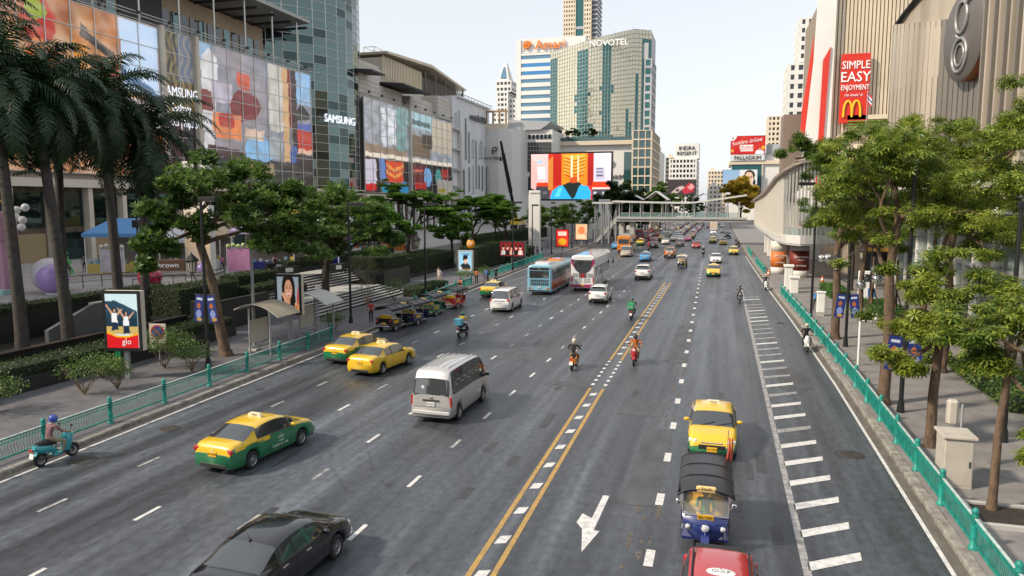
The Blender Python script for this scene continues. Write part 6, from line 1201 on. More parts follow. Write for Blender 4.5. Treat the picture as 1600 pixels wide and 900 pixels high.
for i in range(12):
    for j in range(5): b = MB(); x = -5 + i * 1.0 + .5 * (j / 5); b.prism([(x, 0), (x + .96, 0), (x + .96, .12), (x + .48, .2), (x, .12)], -.6 + .62 * j, .06 + .62 * j, 'y'); k = b.build('roof_tile', mat('green_tile', (.16, .26, .04), .4, var=.2, scale=1), GT, loc=(.2, 0, 20.0 + .0 + .5 * j), fix=False)
bx(18.6, 29.6, 129.6, 130.4, 22.4, 23.1, 'ridge', T_cream, GT, og)
FLG = thing('flag', 'small striped flag on a pole above the green roof', 'flag', (20.9, 126.8, 19.9)); b = MB(); b.cyl((0, 0, 0), (0, 0, 6.5), .05, n=6); b.build('pole', M_chrome, FLG)
for k, c in enumerate(((.5, .02, .03), (.7, .7, .7), (.02, .03, .2), (.7, .7, .7), (.5, .02, .03))): b = MB(); b.add([(.05 + .2 * i, .12 * math.sin(i * 1.3), 6.3 - .3 * k - .45 * i * .6 - (.3 if e else 0)) for i in range(4) for e in (0, 1)], [(2 * i, 2 * i + 1, 2 * i + 3, 2 * i + 2) for i in range(3)]); b.build('flag_stripe', mat('flag%d' % k, c, .8), FLG)
# ribbed metal mall with the round emblem
GM = thing('metal_mall', 'mall with curved ribbed metal front and dark roof edge', 'building', (22, 68, 0)); om = local(GM); M_rib = mat('ribbed_metal_lit', (.52, .45, .36), .42, .3, var=.3, scale=.35, stretch=(1, 1, .05)); M_ribd = mat('ribbed_metal_shaded', (.24, .215, .185), .4, .35, var=.2, scale=.35, stretch=(1, 1, .05))  # lit and shaded tones of one ribbed metal, put into the colour
cvp = [(19.5, 83.5), (17.0, 83), (15.4, 81.5), (15.1, 79.5), (15.5, 77), (16.2, 74.4), (16.9, 72), (17.5, 69.5), (17.9, 66.8), (18.2, 64), (18.4, 60.5), (18.6, 57), (18.8, 53)]; fp = []
for i in range(len(cvp) - 1):
    for k in range(6): fp.append((lerp(cvp[i][0], cvp[i + 1][0], k / 6), lerp(cvp[i][1], cvp[i + 1][1], k / 6)))
fp.append(cvp[-1]); ledge = lambda x, y: 9.2 + .208 * math.hypot(x, y); edge_z = lambda y: interp(y, [(50, 36), (65, 31), (80, 25.8), (83, 24.8)])
for i in range(len(fp) - 1):
    (xa, ya), (xb, yb) = fp[i], fp[i + 1]; dv = Vector((yb - ya, -(xb - xa), 0)).normalized() * (.035 if i % 2 else 0); b = MB(); p_ = [(xa - om.x + dv.x, ya - om.y + dv.y), (xb - om.x + dv.x, yb - om.y + dv.y)]
    b.add([(*p_[0], 11.2), (*p_[1], 11.2), (*p_[1], ledge(xb, yb)), (*p_[0], ledge(xa, ya))], [(0, 1, 2, 3)]); b.build('metal_rib', M_rib if i < 38 else M_ribd, GM, fix=False)  # ribs on the left get the lit tone, the rest the shaded one
b = MB(); b.prism([(x + .35 - om.x, y - om.y) for x, y in fp[6:]] + [(45 - om.x, 53 - om.y), (45 - om.x, 83 - om.y)], 11.2, 20.0, 'z'); b.build('core', M_goldd, GM)
b = MB(); q_ = fp[10:]; nq = len(q_); b.add([(x + .45 - om.x, y - om.y, ledge(x, y) - .6) for x, y in q_] + [(x + .45 - om.x, y - om.y, max(ledge(x, y) - .5, edge_z(y))) for x, y in q_], [(i, i + 1, nq + i + 1, nq + i) for i in range(nq - 1)]); b.build('upper_storey', mat('upper_cream', (.44, .38, .30), .45, .3, var=.25, scale=.35, stretch=(1, 1, .05)), GM, fix=False)
b = MB(); b.tube([(x + .2 - om.x, y - om.y, edge_z(y)) for x, y in q_[4::4]], .22, 6); b.build('roof_edge', M_black, GM)
b = MB(); n7 = len(fp); b.add([(x + .02 - om.x, y - om.y, ledge(x, y)) for x, y in fp] + [(x + .6 - om.x, y - om.y, ledge(x, y) + .05) for x, y in fp], [(i, i + 1, n7 + i + 1, n7 + i) for i in range(n7 - 1)]); b.build('ledge_cap', M_ribd, GM, fix=False)
for i in range(9): bx(17.4, 18.3, 61.2 - 1.1 * i, 61.5 - 1.1 * i, 11.5, 34, 'vertical_blade', M_rib if i % 2 else M_ribd, GM, om)
EM = thing('round_emblem', 'big round metal emblem with a looped letter on the ribbed mall', 'sign', (17.1, 65.2, 21.9)); dn = Vector((-.99, -.13, 0)).normalized(); rt = Vector((dn.y, -dn.x, 0)) * -1
E_ = frame((0, 0, 0), (-dn.y, dn.x, 0), (0, 0, 1)); E_ = E_ if (E_.to_3x3() @ Vector((0, 0, 1))).dot(dn) > 0 else frame((0, 0, 0), (dn.y, -dn.x, 0), (0, 0, 1))
b = MB(); b.lathe([(.01, 0), (3.2, 0), (3.4, -.15)], 40, M=E_); b.build('disc', mat('emblem_grey', (.165, .15, .14), .45, .4, var=.08, scale=.5), EM); b = MB(); b.lathe([(3.4, -.15), (3.4, -1.1)], 40, M=E_); b.build('rim', mat('copper_rim', (.26, .095, .035), .4, .6), EM)
b = MB(); lp = lambda cx_, cy_, rx, ry, a0_, a1_: [(cx_ + rx * math.cos(a0_ + (a1_ - a0_) * i / 24), cy_ + ry * math.sin(a0_ + (a1_ - a0_) * i / 24), .08) for i in range(25)]
b.tube(lp(0, 1.35, .95, 1.15, 0, 2 * PI), .14, 6, M=E_); b.tube(lp(0, -1.45, 1.2, 1.25, 0, 2 * PI), .14, 6, M=E_); b.tube([(.7, 2.1, .08), (1.1, 2.5, .08), (1.5, 2.45, .08)], .14, 6, M=E_); b.tube([(-.6, .5, .08), (-.8, .15, .08), (-.2, -.2, .08)], .14, 6, M=E_); b.tube(lp(0, -1.45, .75, .8, 0, 2 * PI), .1, 6, M=E_); b.build('looped_letter', mat('emblem_light', (.3, .3, .3), .4, .4), EM)
b = MB(); b.cyl(-dn * 1.4, -dn * 4, .8, n=12); b.build('mount', M_dgrey, EM)
# glazed ground floors of the right side
GF = thing('glass_shopfront', 'glazed shop front with white canopy behind the right trees', 'building', (19, 62, 0)); of = local(GF)
bx(19.6, 40, 40, 95, .14, 11.4, 'inner_wall', mat('interior_green', (.10, .14, .13), .6, two=(.3, .3, .26), scale=.5), GF, of); bx(15.6, 40, 38, 92, 8.6, 11.2, 'canopy', T_white, GF, of)
for i in range(24):
    y = 41 + 2.2 * i; b = MB(); b.quad((0, y + .06 - 62, .4), (0, y + 2.1 - 62, .4), (0, y + 2.1 - 62, 8.5), (0, y + .06 - 62, 8.5)); b.build('pane', mat('shop_pane', (.25, .38, .36), .04, alpha=.45, spec=.9), GF, loc=(0, 0, 0)); bx(18.85, 19.35, y - .06, y + .06, .14, 8.6, 'white_fin', M_white_p if i % 2 else M_mull, GF, of)
bx(18.9, 19.3, 40.9, 94, 4.3, 4.6, 'transom', M_grey, GF, of)
SH = thing('shop_row', 'low shop row with beige front beyond the forecourt trees', 'building', (20, 112, 0)); o5 = local(SH); bx(15.5, 40, 100, 128, .14, 9, 'wall', T_cream, SH, o5)
for i in range(5): bx(17 + 3.4 * i, 19.6 + 3.4 * i, 99.7, 100.05, .5, 3.2, 'shop_window', M_glassd, SH, o5); bx(16.6 + 3.4 * i, 20 + 3.4 * i, 98.8, 100, 3.4, 3.8, 'awning', mat('awning_amber', (.55, .3, .06), .6), SH, o5)

# ================================================================ unseen viaduct and blocks behind the viewer, added to darken reflections
VD = thing('added_viaduct', 'elevated railway viaduct crossing the road behind the viewer, unseen, added for reflections', 'added_viaduct', (0, -26, 0)); ov = local(VD)
bx(-70, 90, -31, -21, 13, 15.4, 'deck', M_conc, VD, ov); bx(-70, 90, -31.2, -31, 15.4, 16.6, 'parapet', M_conc, VD, ov); bx(-70, 90, -21, -20.8, 15.4, 16.6, 'parapet', M_conc, VD, ov)  # deck and parapets of the unseen viaduct added for reflections
for x in (-34, -5.6, 22): bx(x - 1, x + 1, -27.5, -24.5, 0, 13, 'pier', M_conc, VD, ov)
for i, (x0, x1, y0, z1, m_, lab) in enumerate(((-48, -30, -120, 42, T_grey, 'unseen grey office block added behind the viewer on the left for reflections'), (10, 38, -110, 55, T_cream, 'unseen cream office block added behind the viewer on the right for reflections'), (46, 90, -90, 38, T_grey, 'unseen grey office block added far right behind the viewer for reflections'))):
    t = thing('added_office_block', lab, 'building', ((x0 + x1) / 2, y0, 0)); gridblock(t, local(t), x0, x1, y0, y0 + 30, 0, z1, 3.6, 3, .4, .3, .4, m_, M_glassd); bx(x0, x1, y0 + 29.9, y0 + 30.3, 0, z1, 'added_front_wall', m_, t, local(t))
# ================================================================ planting
NR = np.random.default_rng(12)
LF_R = leafmat('leaf_right', (.06, .13, .015), (.33, .38, .05), .5); LF_L = leafmat('leaf_left', (.04, .10, .022), (.16, .26, .05), .5); LF_RAIN = leafmat('leaf_rain', (.035, .12, .012), (.16, .30, .03), .35); LF_P = leafmat('leaf_palm', (.007, .028, .011), (.038, .085, .03), .9, .2); LF_H = leafmat('leaf_hedge', (.015, .04, .008), (.06, .11, .02), 1.2); LF_Y = leafmat('leaf_yellow', (.34, .26, .03), (.62, .46, .05), .3)
LF_D = leafmat('leaf_dark', (.014, .036, .012), (.05, .09, .022), .3)
def rotmats(n, up=.6):
    """random leaf frames; z axis biased upward"""
    z = NR.normal(size=(n, 3)); z[:, 2] = np.abs(z[:, 2]) + up; z /= np.linalg.norm(z, axis=1)[:, None]
    a = NR.normal(size=(n, 3)); x = np.cross(a, z); x /= np.linalg.norm(x, axis=1)[:, None]; y = np.cross(z, x)
    return np.stack([x, y, z], 2)
T_SIMPLE = (np.array([(0, 0, 0), (.22, .45, .05), (0, 1, -.1), (-.22, .45, .05)]), [(0, 1, 2, 3)])
def whorl(k=7):
    v = []; f = []
    for i in range(k):
        a = 2 * PI * i / k; d = np.array((math.cos(a), math.sin(a), 0)); s = np.array((-math.sin(a), math.cos(a), 0)); o = len(v)
        v += [d * .08, d * .55 + s * .13 + (0, 0, .04), d * 1.0 + (0, 0, -.22), d * .55 - s * .13 + (0, 0, .04)]; f.append((o, o + 1, o + 2, o + 3))
    return np.array(v), f
T_WHORL = whorl(); T_TUFT = (np.concatenate([T_SIMPLE[0] @ np.array(Matrix.Rotation(a, 3, 'Z') @ Matrix.Rotation(.5, 3, 'X')).T for a in (0, 1.3, 2.6, 3.9, 5.1)]), [tuple(4 * i + j for j in range(4)) for i in range(5)])
FINE = .74
def leaf_mesh(name, pts, size, tmpl, m, up=.6, var=.35):
    V, F = tmpl; n = len(pts); k = len(V); Rm = rotmats(n, up); s = size * (1 + NR.uniform(-var, var, n))
    A = np.einsum('nij,kj->nki', Rm, V) * s[:, None, None] + pts[:, None, :]
    nf = len(F); f = (np.array(F)[None] + (np.arange(n) * k)[:, None, None]).reshape(-1, 4)
    me = bpy.data.meshes.new(name); me.vertices.add(n * k); me.vertices.foreach_set('co', A.ravel().astype(np.float32))
    me.loops.add(f.size); me.loops.foreach_set('vertex_index', f.ravel().astype(np.int32)); me.polygons.add(len(f)); me.polygons.foreach_set('loop_start', np.arange(0, f.size, 4, dtype=np.int32))
    me.update(calc_edges=True); me.validate(); me.materials.append(m); return me
def blob(c, r_, n, shell=.55):
    """points in an ellipsoid, denser toward its skin and top"""
    d = NR.normal(size=(n, 3)); d /= np.linalg.norm(d, axis=1)[:, None]; t = (shell + (1 - shell) * NR.random(n)) ; p = d * t[:, None]
    p[:, 2] = np.where(p[:, 2] < -.35, p[:, 2] * .5, p[:, 2]); return p * np.array(r_) + np.array(c)
def limb(b, p, q, r0, r1, bend=.15, n=5, seed=0):
    rl = random.Random(seed); p = Vector(p); q = Vector(q); L = (q - p).length; pts = [p.lerp(q, i / n) + Vector((rl.uniform(-1, 1), rl.uniform(-1, 1), rl.uniform(-.2, 1) * (1 if 0 < i < n else 0))) * (bend * L * math.sin(PI * i / n) * .5) for i in range(n + 1)]
    b.tube(pts, [lerp(r0, r1, i / n) for i in range(n + 1)], 7); return pts
DENS = 1.45
def tree(label, base, trunk, r0, clumps, leaf=.2, per=500, tmpl=T_SIMPLE, m=LF_L, bark=M_barkd, sub=5, up=.6, seed=1, group=None, flat=1.):
    """trunk: list of points relative to the base; clumps: (x,y,z,rx,ry,rz) relative to the base"""
    t = thing('tree', label, 'tree', base, group=group); rl = random.Random(seed); b = MB(); k = len(trunk)
    b.tube(trunk, [lerp(r0, r0 * .6, i / (k - 1)) for i in range(k)], 10); b.cyl((0, 0, -.1), (trunk[0][0], trunk[0][1], .35), r0 * 1.45, r0 * 1.02, 10, caps=False); P_ = []
    top = trunk[-1]
    for c in clumps:
        st = trunk[-1] if rl.random() < .6 or k < 3 else trunk[-2]; q = limb(b, st, c[:3], r0 * .45, r0 * .14, .18, 5, rl.random())
        for j in range(sub * 2):
            a = Vector((c[0] + rl.gauss(0, .55) * c[3], c[1] + rl.gauss(0, .55) * c[4], c[2] + rl.gauss(.15, .55) * c[5] * (1.3 if flat > 1 else 1)))
            if j < sub: limb(b, q[rl.choice((2, 3, 4))], a, r0 * .14, r0 * .03, .25, 3, rl.random())
            s = rl.uniform(.22, .52); P_.append(blob(a, (c[3] * s, c[4] * s, c[5] * s * flat), int(per * DENS * (1.75 if tmpl is T_WHORL else 1.25) * rl.uniform(.6, 1.3) / sub * (s / .37) ** 2), .25))
    b.build('trunk', bark, t, fix=False); obj('crown', leaf_mesh('crown', np.concatenate(P_), leaf * (FINE if tmpl is T_WHORL else .85), tmpl, m, up, .5), t); return t
# --- right pavement: broad whorled leaves, sunlit
tree('small tree with big whorled leaves by the bottom right railing, nearest the viewer', (7.95, 24.1, .15), [(0, 0, 0), (.05, .1, 2.2), (.25, .3, 4.2), (.2, .4, 5.0)], .13, [(.4, .2, 4.6, 1.3, 1.3, .9), (1.3, -.6, 3.4, 1.1, 1.2, .8), (-.5, .6, 5.4, 1.1, 1.2, .7), (1.2, .9, 5.6, 1.4, 1.3, .8), (1.4, -.9, 2.2, .9, .8, .6)], .3, 120, T_WHORL, LF_R, M_bark, 4, 1.2, 3)
tree('leafy tree rising behind the grey utility cabinet', (7.75, 30.1, .15), [(0, 0, 0), (.02, .1, 2), (.1, .0, 4), (.25, .1, 5.2)], .2, [(-.4, -.2, 4.6, 1.6, 1.5, 1.0), (-1.2, -.3, 3.0, .8, .9, .7), (.9, .4, 5.4, 1.6, 1.6, 1.0), (.6, -1.0, 4.0, 1.4, 1.2, .9), (-.2, 1.0, 6.0, 1.4, 1.4, .8)], .3, 150, T_WHORL, LF_R, M_bark, 5, 1.2, 5)
tree('tall tree beside the black lamp post on the right pavement', (7.3, 36.2, .15), [(0, 0, 0), (.1, .1, 3), (.0, .2, 6), (.3, .5, 8.4)], .27, [(-1.6, 1, 9.4, 2.2, 2.4, 1.5), (1.2, 1.5, 10.4, 2.6, 2.4, 1.6), (3.2, .2, 9.6, 2.2, 2.2, 1.4), (.3, 3, 11.4, 2.4, 2.4, 1.3), (-1.4, 2.6, 7.9, 1.6, 1.8, 1.1), (3.6, -1, 7.4, 1.5, 1.5, .9), (4.8, 1.2, 11.4, 2.2, 2.0, 1.2), (1.5, -1.2, 8.6, 2.0, 1.6, 1.1), (-.4, -.8, 10.8, 2, 1.8, 1.1)], .3, 210, T_WHORL, LF_R, M_bark, 6, 1.0, 7)
tree('tree with dense dark crown above the white scooter', (7.55, 53.2, .15), [(0, 0, 0), (.0, .1, 3), (-.1, .2, 6), (.1, .0, 7.6)], .3, [(-1.0, 0, 9.4, 1.8, 2.2, 1.5), (.8, .5, 9.6, 2.4, 2.4, 1.7), (2.6, 1, 8.6, 2.2, 2.2, 1.5), (-.6, 1, 11.4, 2.0, 2.2, 1.4), (1.8, -.6, 11.2, 2.2, 2.2, 1.3), (-1.6, .5, 12.2, 1.2, 1.3, 1.1)], .3, 260, T_WHORL, leafmat('leaf_right_dark', (.035, .095, .012), (.18, .26, .035), .5), M_bark, 6, 1.0, 9)
tree('forecourt tree with a long limb reaching to the upper right', (11.6, 44, .15), [(0, 0, 0), (.3, .1, 3), (.1, .2, 6), (.4, .3, 9)], .26, [(-1.4, 0, 10, 2.2, 2.2, 1.4), (1.4, 1, 11, 2.4, 2.4, 1.4), (3.2, -2, 13.4, 2.2, 2.4, 1.3), (4.6, -4, 12.4, 2.2, 2.2, 1.3), (2.8, -1.4, 8.8, 2.0, 2.0, 1.1), (-.8, 1.5, 12.2, 1.8, 2, 1.2)], .3, 230, T_WHORL, LF_R, M_bark, 6, 1.0, 11)
tree('slender forecourt tree left of the mirror balls', (10.6, 62, .15), [(0, 0, 0), (-.1, .1, 3), (.1, .2, 5.5), (.0, .0, 7.4)], .2, [(-1, 0, 7.8, 1.8, 2, 1.3), (1, .5, 8.8, 2, 2, 1.4), (.4, 0, 11, 2, 2, 1.4), (1.4, -.6, 6.2, 1.5, 1.5, .9)], .3, 210, T_WHORL, MATS['leaf_right_dark'], M_bark, 5, 1.0, 13)
tree('leaning forecourt tree in front of the glazed shop front', (13.6, 57, .15), [(0, 0, 0), (.2, .1, 2.5), (.9, .3, 5), (1.4, .3, 7)], .22, [(.6, 0, 8.4, 2.2, 2.2, 1.4), (2.6, .5, 9, 2.4, 2.2, 1.4), (1.2, 1, 11.2, 2.2, 2.2, 1.3), (3.6, -1, 7.4, 1.6, 1.6, 1)], .3, 200, T_WHORL, LF_R, M_bark, 5, 1.0, 15)
tree('far forecourt tree before the low beige shop row', (13.2, 84, .15), [(0, 0, 0), (.1, .1, 3), (.0, .2, 5), (.2, .2, 7)], .25, [(-2.2, 0, 7.4, 2.4, 2.4, 1.6), (0, 1, 9.4, 2.6, 2.6, 1.6), (2.4, 0, 8.2, 2.4, 2.4, 1.6), (0, -1, 6, 2.2, 2.2, 1.2)], .32, 260, T_WHORL, MATS['leaf_right_dark'], M_barkd, 6, 1.0, 17)
# --- left side
tree('leaning tree with rough trunk beside the blue banners', (-28.3, 37.2, .15), [(0, 0, 0), (-.5, .1, 2.2), (-.9, .2, 4.4), (-1.7, .3, 6.6), (-1.8, .3, 7.4)], .33, [(-2.8, -.6, 8.0, 1.8, 2.4, 1.3), (.9, .4, 8.6, 2.2, 2.2, 1.3), (2.6, 1.2, 7.4, 1.8, 2.0, 1.0), (-.8, .6, 10.0, 2.2, 2.4, 1.1), (-3.8, -.4, 6.6, 1.1, 1.4, .9), (4.2, 1.8, 8.8, 1.8, 1.6, 1.0)], .3, 420, T_TUFT, LF_L, M_bark, 7, .8, 21, None, 1.5)
tree('dark branching tree between the two bus shelters', (-33.6, 58.3, .15), [(0, 0, 0), (-.1, .0, 2), (.0, .1, 3.6), (.2, .1, 4.8)], .38, [(-4.2, -1, 6.4, 2.2, 2.4, 1.1), (-2, .4, 7.6, 2.4, 2.6, 1.3), (.6, 0, 8.2, 2.4, 2.6, 1.2), (3, .6, 6.9, 2.4, 2.4, 1.2), (5, 1.2, 6.0, 1.8, 2, 1.0), (1.4, -1, 5.8, 1.8, 2, .9)], .3, 420, T_TUFT, LF_L, M_barkd, 7, .8, 23, None, 1.3)
for i, (lab, base, dx) in enumerate((('broad rain tree with layered bright crown over the clipped hedge', (-42.4, 96, 2.0), 0), ('rain tree behind the round orange sign', (-41.5, 121, 1.2), 0), ('rain tree right of the round orange sign, crown touching its neighbour', (-36.4, 124, .6), 0))):
    cl = []; rl = random.Random(40 + i)
    for k in range(11 if i == 0 else 9): a = rl.uniform(0, 2 * PI); d = rl.uniform(1, 5.2 if i < 2 else 4.6); cl.append((d * math.cos(a), d * math.sin(a), rl.uniform(4.8, 7.6) + (1.6 if d < 2.5 else 0) + (1.4 if i else .4), rl.uniform(1.8, 2.6), rl.uniform(1.8, 2.6), .75))
    tree(lab, base, [(0, 0, 0), (.1, 0, 1.2), (.2, .1, 2.4), (.1, .1, 3.2 + i * .5)], .3, cl, .2, 950, T_TUFT, LF_RAIN, M_barkd, 6, 1.6, 43 + i, 'rain trees', .8)
for i, (x, y, lab) in enumerate(((-39, 160, 'small tree below the left part of the big screen'), (-36.5, 174, 'small tree below the centre of the big screen'), (-32, 181, 'thin tree beside the pylon below the big screen'), (-44, 143, 'tree between the rain trees and the big screen'), (-33, 152, 'round headed tree in front of the screen ledge'))):
    tree(lab, (x, y, .3), [(0, 0, 0), (.1, 0, 2), (.0, .1, 4)], .22, [(-1.8, 0, 5.6, 2, 2, 1.3), (1.6, .5, 6, 2.1, 2, 1.3), (0, 0, 7.6, 2.2, 2, 1.3), (.4, -1, 4.6, 1.8, 1.6, .9)], .26, 420, T_TUFT, LF_RAIN if i < 4 else LF_L, M_barkd, 5, 1.0, 60 + i)
for i, (x, y, h, lab, m_) in enumerate(((-29, 204, 14, 'dark tall tree right of the big screen', LF_D), (-24.5, 214, 12, 'dark tree behind the stair tower', LF_D), (-19, 240, 15, 'green tree above the gabled canopies', LF_L), (-30, 240, 15, 'dark tree beside the podium mall', LF_D), (9, 395, 22, 'large yellow flowering tree above the right end of the skybridge', LF_Y), (-14, 380, 12, 'far green tree above the skybridge', LF_L))):
    w = h * .3; tree(lab, (x, y, 0), [(0, 0, 0), (0, .2, h * .25), (.2, 0, h * .45)], h * .025, [(-w * .6, 0, h * .5, w * .7, w * .6, h * .16), (w * .6, .5, h * .55, w * .7, w * .7, h * .17), (0, -.5, h * .75, w * .8, w * .7, h * .18), (0, 0, h * .9, w * .5, w * .5, h * .12), (w * .2, -1, h * .38, w * .9, w * .7, h * .14), (-w * .5, -1, h * .7, w * .7, w * .6, h * .14), (w * .6, -.6, h * .72, w * .7, w * .6, h * .14)], h * (.05 if m_ is LF_Y else .036), 520, T_TUFT, m_, M_barkd, 6, .8, 70 + i)
for i, (x, w) in enumerate(((-59, 2.2), (-52, 2.8), (-45, 2.2))): tree('%s terrace tree on the podium below the curved hotel' % ('left', 'middle', 'right')[i], (x, 263.5, 31), [(0, 0, 0), (.1, 0, 1), (0, 0, 1.8)], .15, [(-w * .4, 0, 2.6, w * .6, 1.2, 1), (w * .4, 0, 2.8, w * .6, 1.2, 1), (0, 0, 3.6, w * .5, 1.2, .9)], .4, 160, T_TUFT, LF_D, M_barkd, 4, .8, 80 + i)
# --- palms
def palm(label, base, h, lean, seed, nf=24, L=4.6):
    nf = int(nf * 1.8); L *= 1.2; h += 2.6
    t = thing('palm_tree', label, 'palm', base, group='palms along the plaza edge'); rl = random.Random(seed); b = MB()
    pts = [(lean[0] * (i / 8) ** 1.5, lean[1] * (i / 8) ** 1.5, h * i / 8) for i in range(9)]; b.tube(pts, [.42, .36, .33, .31, .3, .29, .28, .26, .2], 12)
    for i in range(0, 30): z = h * i / 30; q = Vector((lean[0] * (i / 30) ** 1.5, lean[1] * (i / 30) ** 1.5, z)); b.lathe([(.35 - .09 * i / 30, -.02), (.365 - .09 * i / 30, .02), (.35 - .09 * i / 30, .06)], 12, M=Matrix.Translation(q))
    b.build('trunk', mat('palm_bark', (.065, .058, .05), .85, two=(.032, .029, .026), scale=3, bump=.5, bscale=10), t, fix=False)
    b = MB(); b.cyl(pts[-1], (pts[-1][0], pts[-1][1], h + 1.3), .22, .1, 10); b.build('crown_shaft', mat('palm_shaft', (.08, .14, .05), .5), t, fix=False)
    f = MB(); top = Vector((pts[-1][0], pts[-1][1], h + 1.1))
    for i in range(nf):
        az = 2.399 * i + rl.uniform(-.2, .2); el = lerp(1.35, -1.1, i / nf) + rl.uniform(-.1, .1); d = Vector((math.cos(az), math.sin(az), 0)); s = Vector((-d.y, d.x, 0)); p = top.copy(); rp_ = [p.copy()]; n = 28; e = el; ll = L * rl.uniform(.85, 1.1)
        for k in range(n):
            e -= (.045 + .05 * k / n); p = p + (d * math.cos(e) + Vector((0, 0, math.sin(e)))) * (ll / n); rp_.append(p.copy())
        f.tube(rp_[::4], [.045, .04, .035, .03, .026, .02, .015, .01, .008][:len(rp_[::3])], 4)
        for k in range(3, n + 1):
            ax = (rp_[k] - rp_[k - 1]).normalized(); w_ = ll * .16 * (math.sin(PI * (k / n) ** .75) * .85 + .2)
            for sg in (-1, 1):
                for ro in (0.25, -.35):
                    ld = (s * sg * .8 + ax * (.55 + rl.uniform(-.1, .15)) + Vector((0, 0, ro + rl.uniform(-.25, .1)))).normalized(); o = rp_[k] - ax * (0 if ro > 0 else ll / n * .5); dr = Vector((0, 0, -.3 * w_)); wd = ax * .058
                    f.add([o - wd, o + wd, o + ld * w_ * .6 + wd * .9 + dr * .25, o + ld * w_ * .6 - wd * .9 + dr * .25, o + ld * w_ + dr], [(0, 1, 2, 3), (3, 2, 4)])
    f.build('crown', LF_P, t, fix=False)
palm('leftmost palm, cut by the left picture edge, leaning trunk', (-39.6, 33.6, .15), 12.4, (-1.4, .6), 1, 26, 5.0); palm('second palm from the left, slim bent trunk', (-38.3, 35.6, .15), 12.2, (-1.9, .5), 2, 26, 5.0); palm('third palm from the left, straight trunk behind the jumping poster', (-40.3, 41.8, .15), 12.6, (-.9, .3), 3, 26, 5.0); palm('fourth palm from the left, rightmost of the row', (-41.6, 45.6, .15), 10.6, (.3, .4), 4, 26, 5.0)
palm('tall palm at the upper left corner', (-45.5, 35.5, .15), 16.5, (-.5, .3), 5, 26, 5.2); palm('palm standing behind the row, partly hidden', (-47.0, 43.5, .15), 13.0, (.2, .3), 6, 24, 5.0)
# --- hedges and planters
M_plant = mat('planter_black', (.02, .021, .022), .55, var=.2, scale=1)
def hedge(label, x0, x1, y0, y1, z0, z1, planter=None, m=LF_H, dens=110, leaf=.13):
    t = thing('hedge', label, 'hedge', ((x0 + x1) / 2, (y0 + y1) / 2, z0)); ox, oy = (x0 + x1) / 2, (y0 + y1) / 2; w, l, h = x1 - x0, y1 - y0, z1 - z0
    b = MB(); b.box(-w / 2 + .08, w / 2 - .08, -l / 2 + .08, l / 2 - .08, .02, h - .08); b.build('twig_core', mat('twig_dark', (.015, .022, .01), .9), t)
    S_ = [(w * l, 0), (w * h, 1), (w * h, 2), (l * h, 3), (l * h, 4)]; P_ = []
    for a, k in S_:
        n = int(min(9000, a * dens)); u, v, j = NR.random(n) - .5, NR.random(n), NR.normal(size=n) * .045
        P_.append(np.stack([u * w, (v - .5) * l, h + j], 1) if k == 0 else np.stack([u * w, np.full(n, (-l / 2 if k == 1 else l / 2)) + j, v * h], 1) if k < 3 else np.stack([np.full(n, (-w / 2 if k == 3 else w / 2)) + j, u * l, v * h], 1))
    obj('leaves', leaf_mesh('leaves', np.concatenate(P_), leaf, T_SIMPLE, m, .4), t)
    if planter: b = MB(); b.box(-w / 2 - .1, w / 2 + .1, -l / 2 - .1, l / 2 + .1, -planter, .03); b.build('planter', M_plant, t)
    return t
hedge('long hedge in a black planter along the left pavement below the palms', -33.9, -32.2, 16, 43.3, .85, 1.45, .8)
hedge('long hedge on top of the black wall behind the palms', -44.6, -43.1, 26, 49.5, 2.2, 2.75, None); hedge('tall clipped hedge beside the steps and the leaning tree', -41.6, -38.4, 45.5, 52.5, .8, 2.9, .7)
hedge('low hedge at the foot of the wall near the leaning tree', -36.6, -35.2, 44, 51, .3, 1.2, .2); hedge('upper hedge in a black planter left of the woman poster', -41.5, -39.5, 54, 60, 2.0, 3.1, 1.9); hedge('sloping lower hedge left of the woman poster', -38.8, -37.4, 52.6, 58, 1.3, 2.3, 1.2)
hedge('clipped block hedge right of the wide steps', -38.6, -34.4, 71.5, 78, 2.1, 3.5, 2.0); hedge('long hedge stepping up behind the clipped block', -44.4, -42.6, 66, 92, 2.4, 3.3, 1.2)
hedge('dark hedge bank under the broad rain tree', -41.5, -36.5, 79.5, 99, .6, 2.6, .5); hedge('tall hedge behind the man poster', -34, -31.5, 94, 108, .4, 3.4, None); hedge('hedge at the kerb side beyond the parked tuk tuks', -29.8, -28.0, 66, 74, .15, 1.0, None); hedge('hedge strip beside the pedestrians', -32.5, -31.0, 108, 124, .15, 1.9, None)
hedge('green hedge panel below the far small trees', -46, -43, 128, 185, .8, 3.2, None, dens=60, leaf=.2)
hedge('ground cover bed along the right forecourt', 11.3, 12.8, 46, 60, .15, .75, None, LF_R, 90, .18); hedge('ground cover bed by the mirror balls', 12.2, 14.4, 62, 72, .15, .8, None, leafmat('leaf_bright', (.03, .11, .015), (.10, .24, .03), 1), 90, .16); hedge('planted bed behind the tree with the utility cabinet', 12.3, 14.8, 36, 45, .15, .8, None, LF_L, 90, .18)
hedge('small round bed beside the far right railing', 10.2, 12, 76, 84, .15, .9, None, MATS['leaf_bright'], 90, .16)
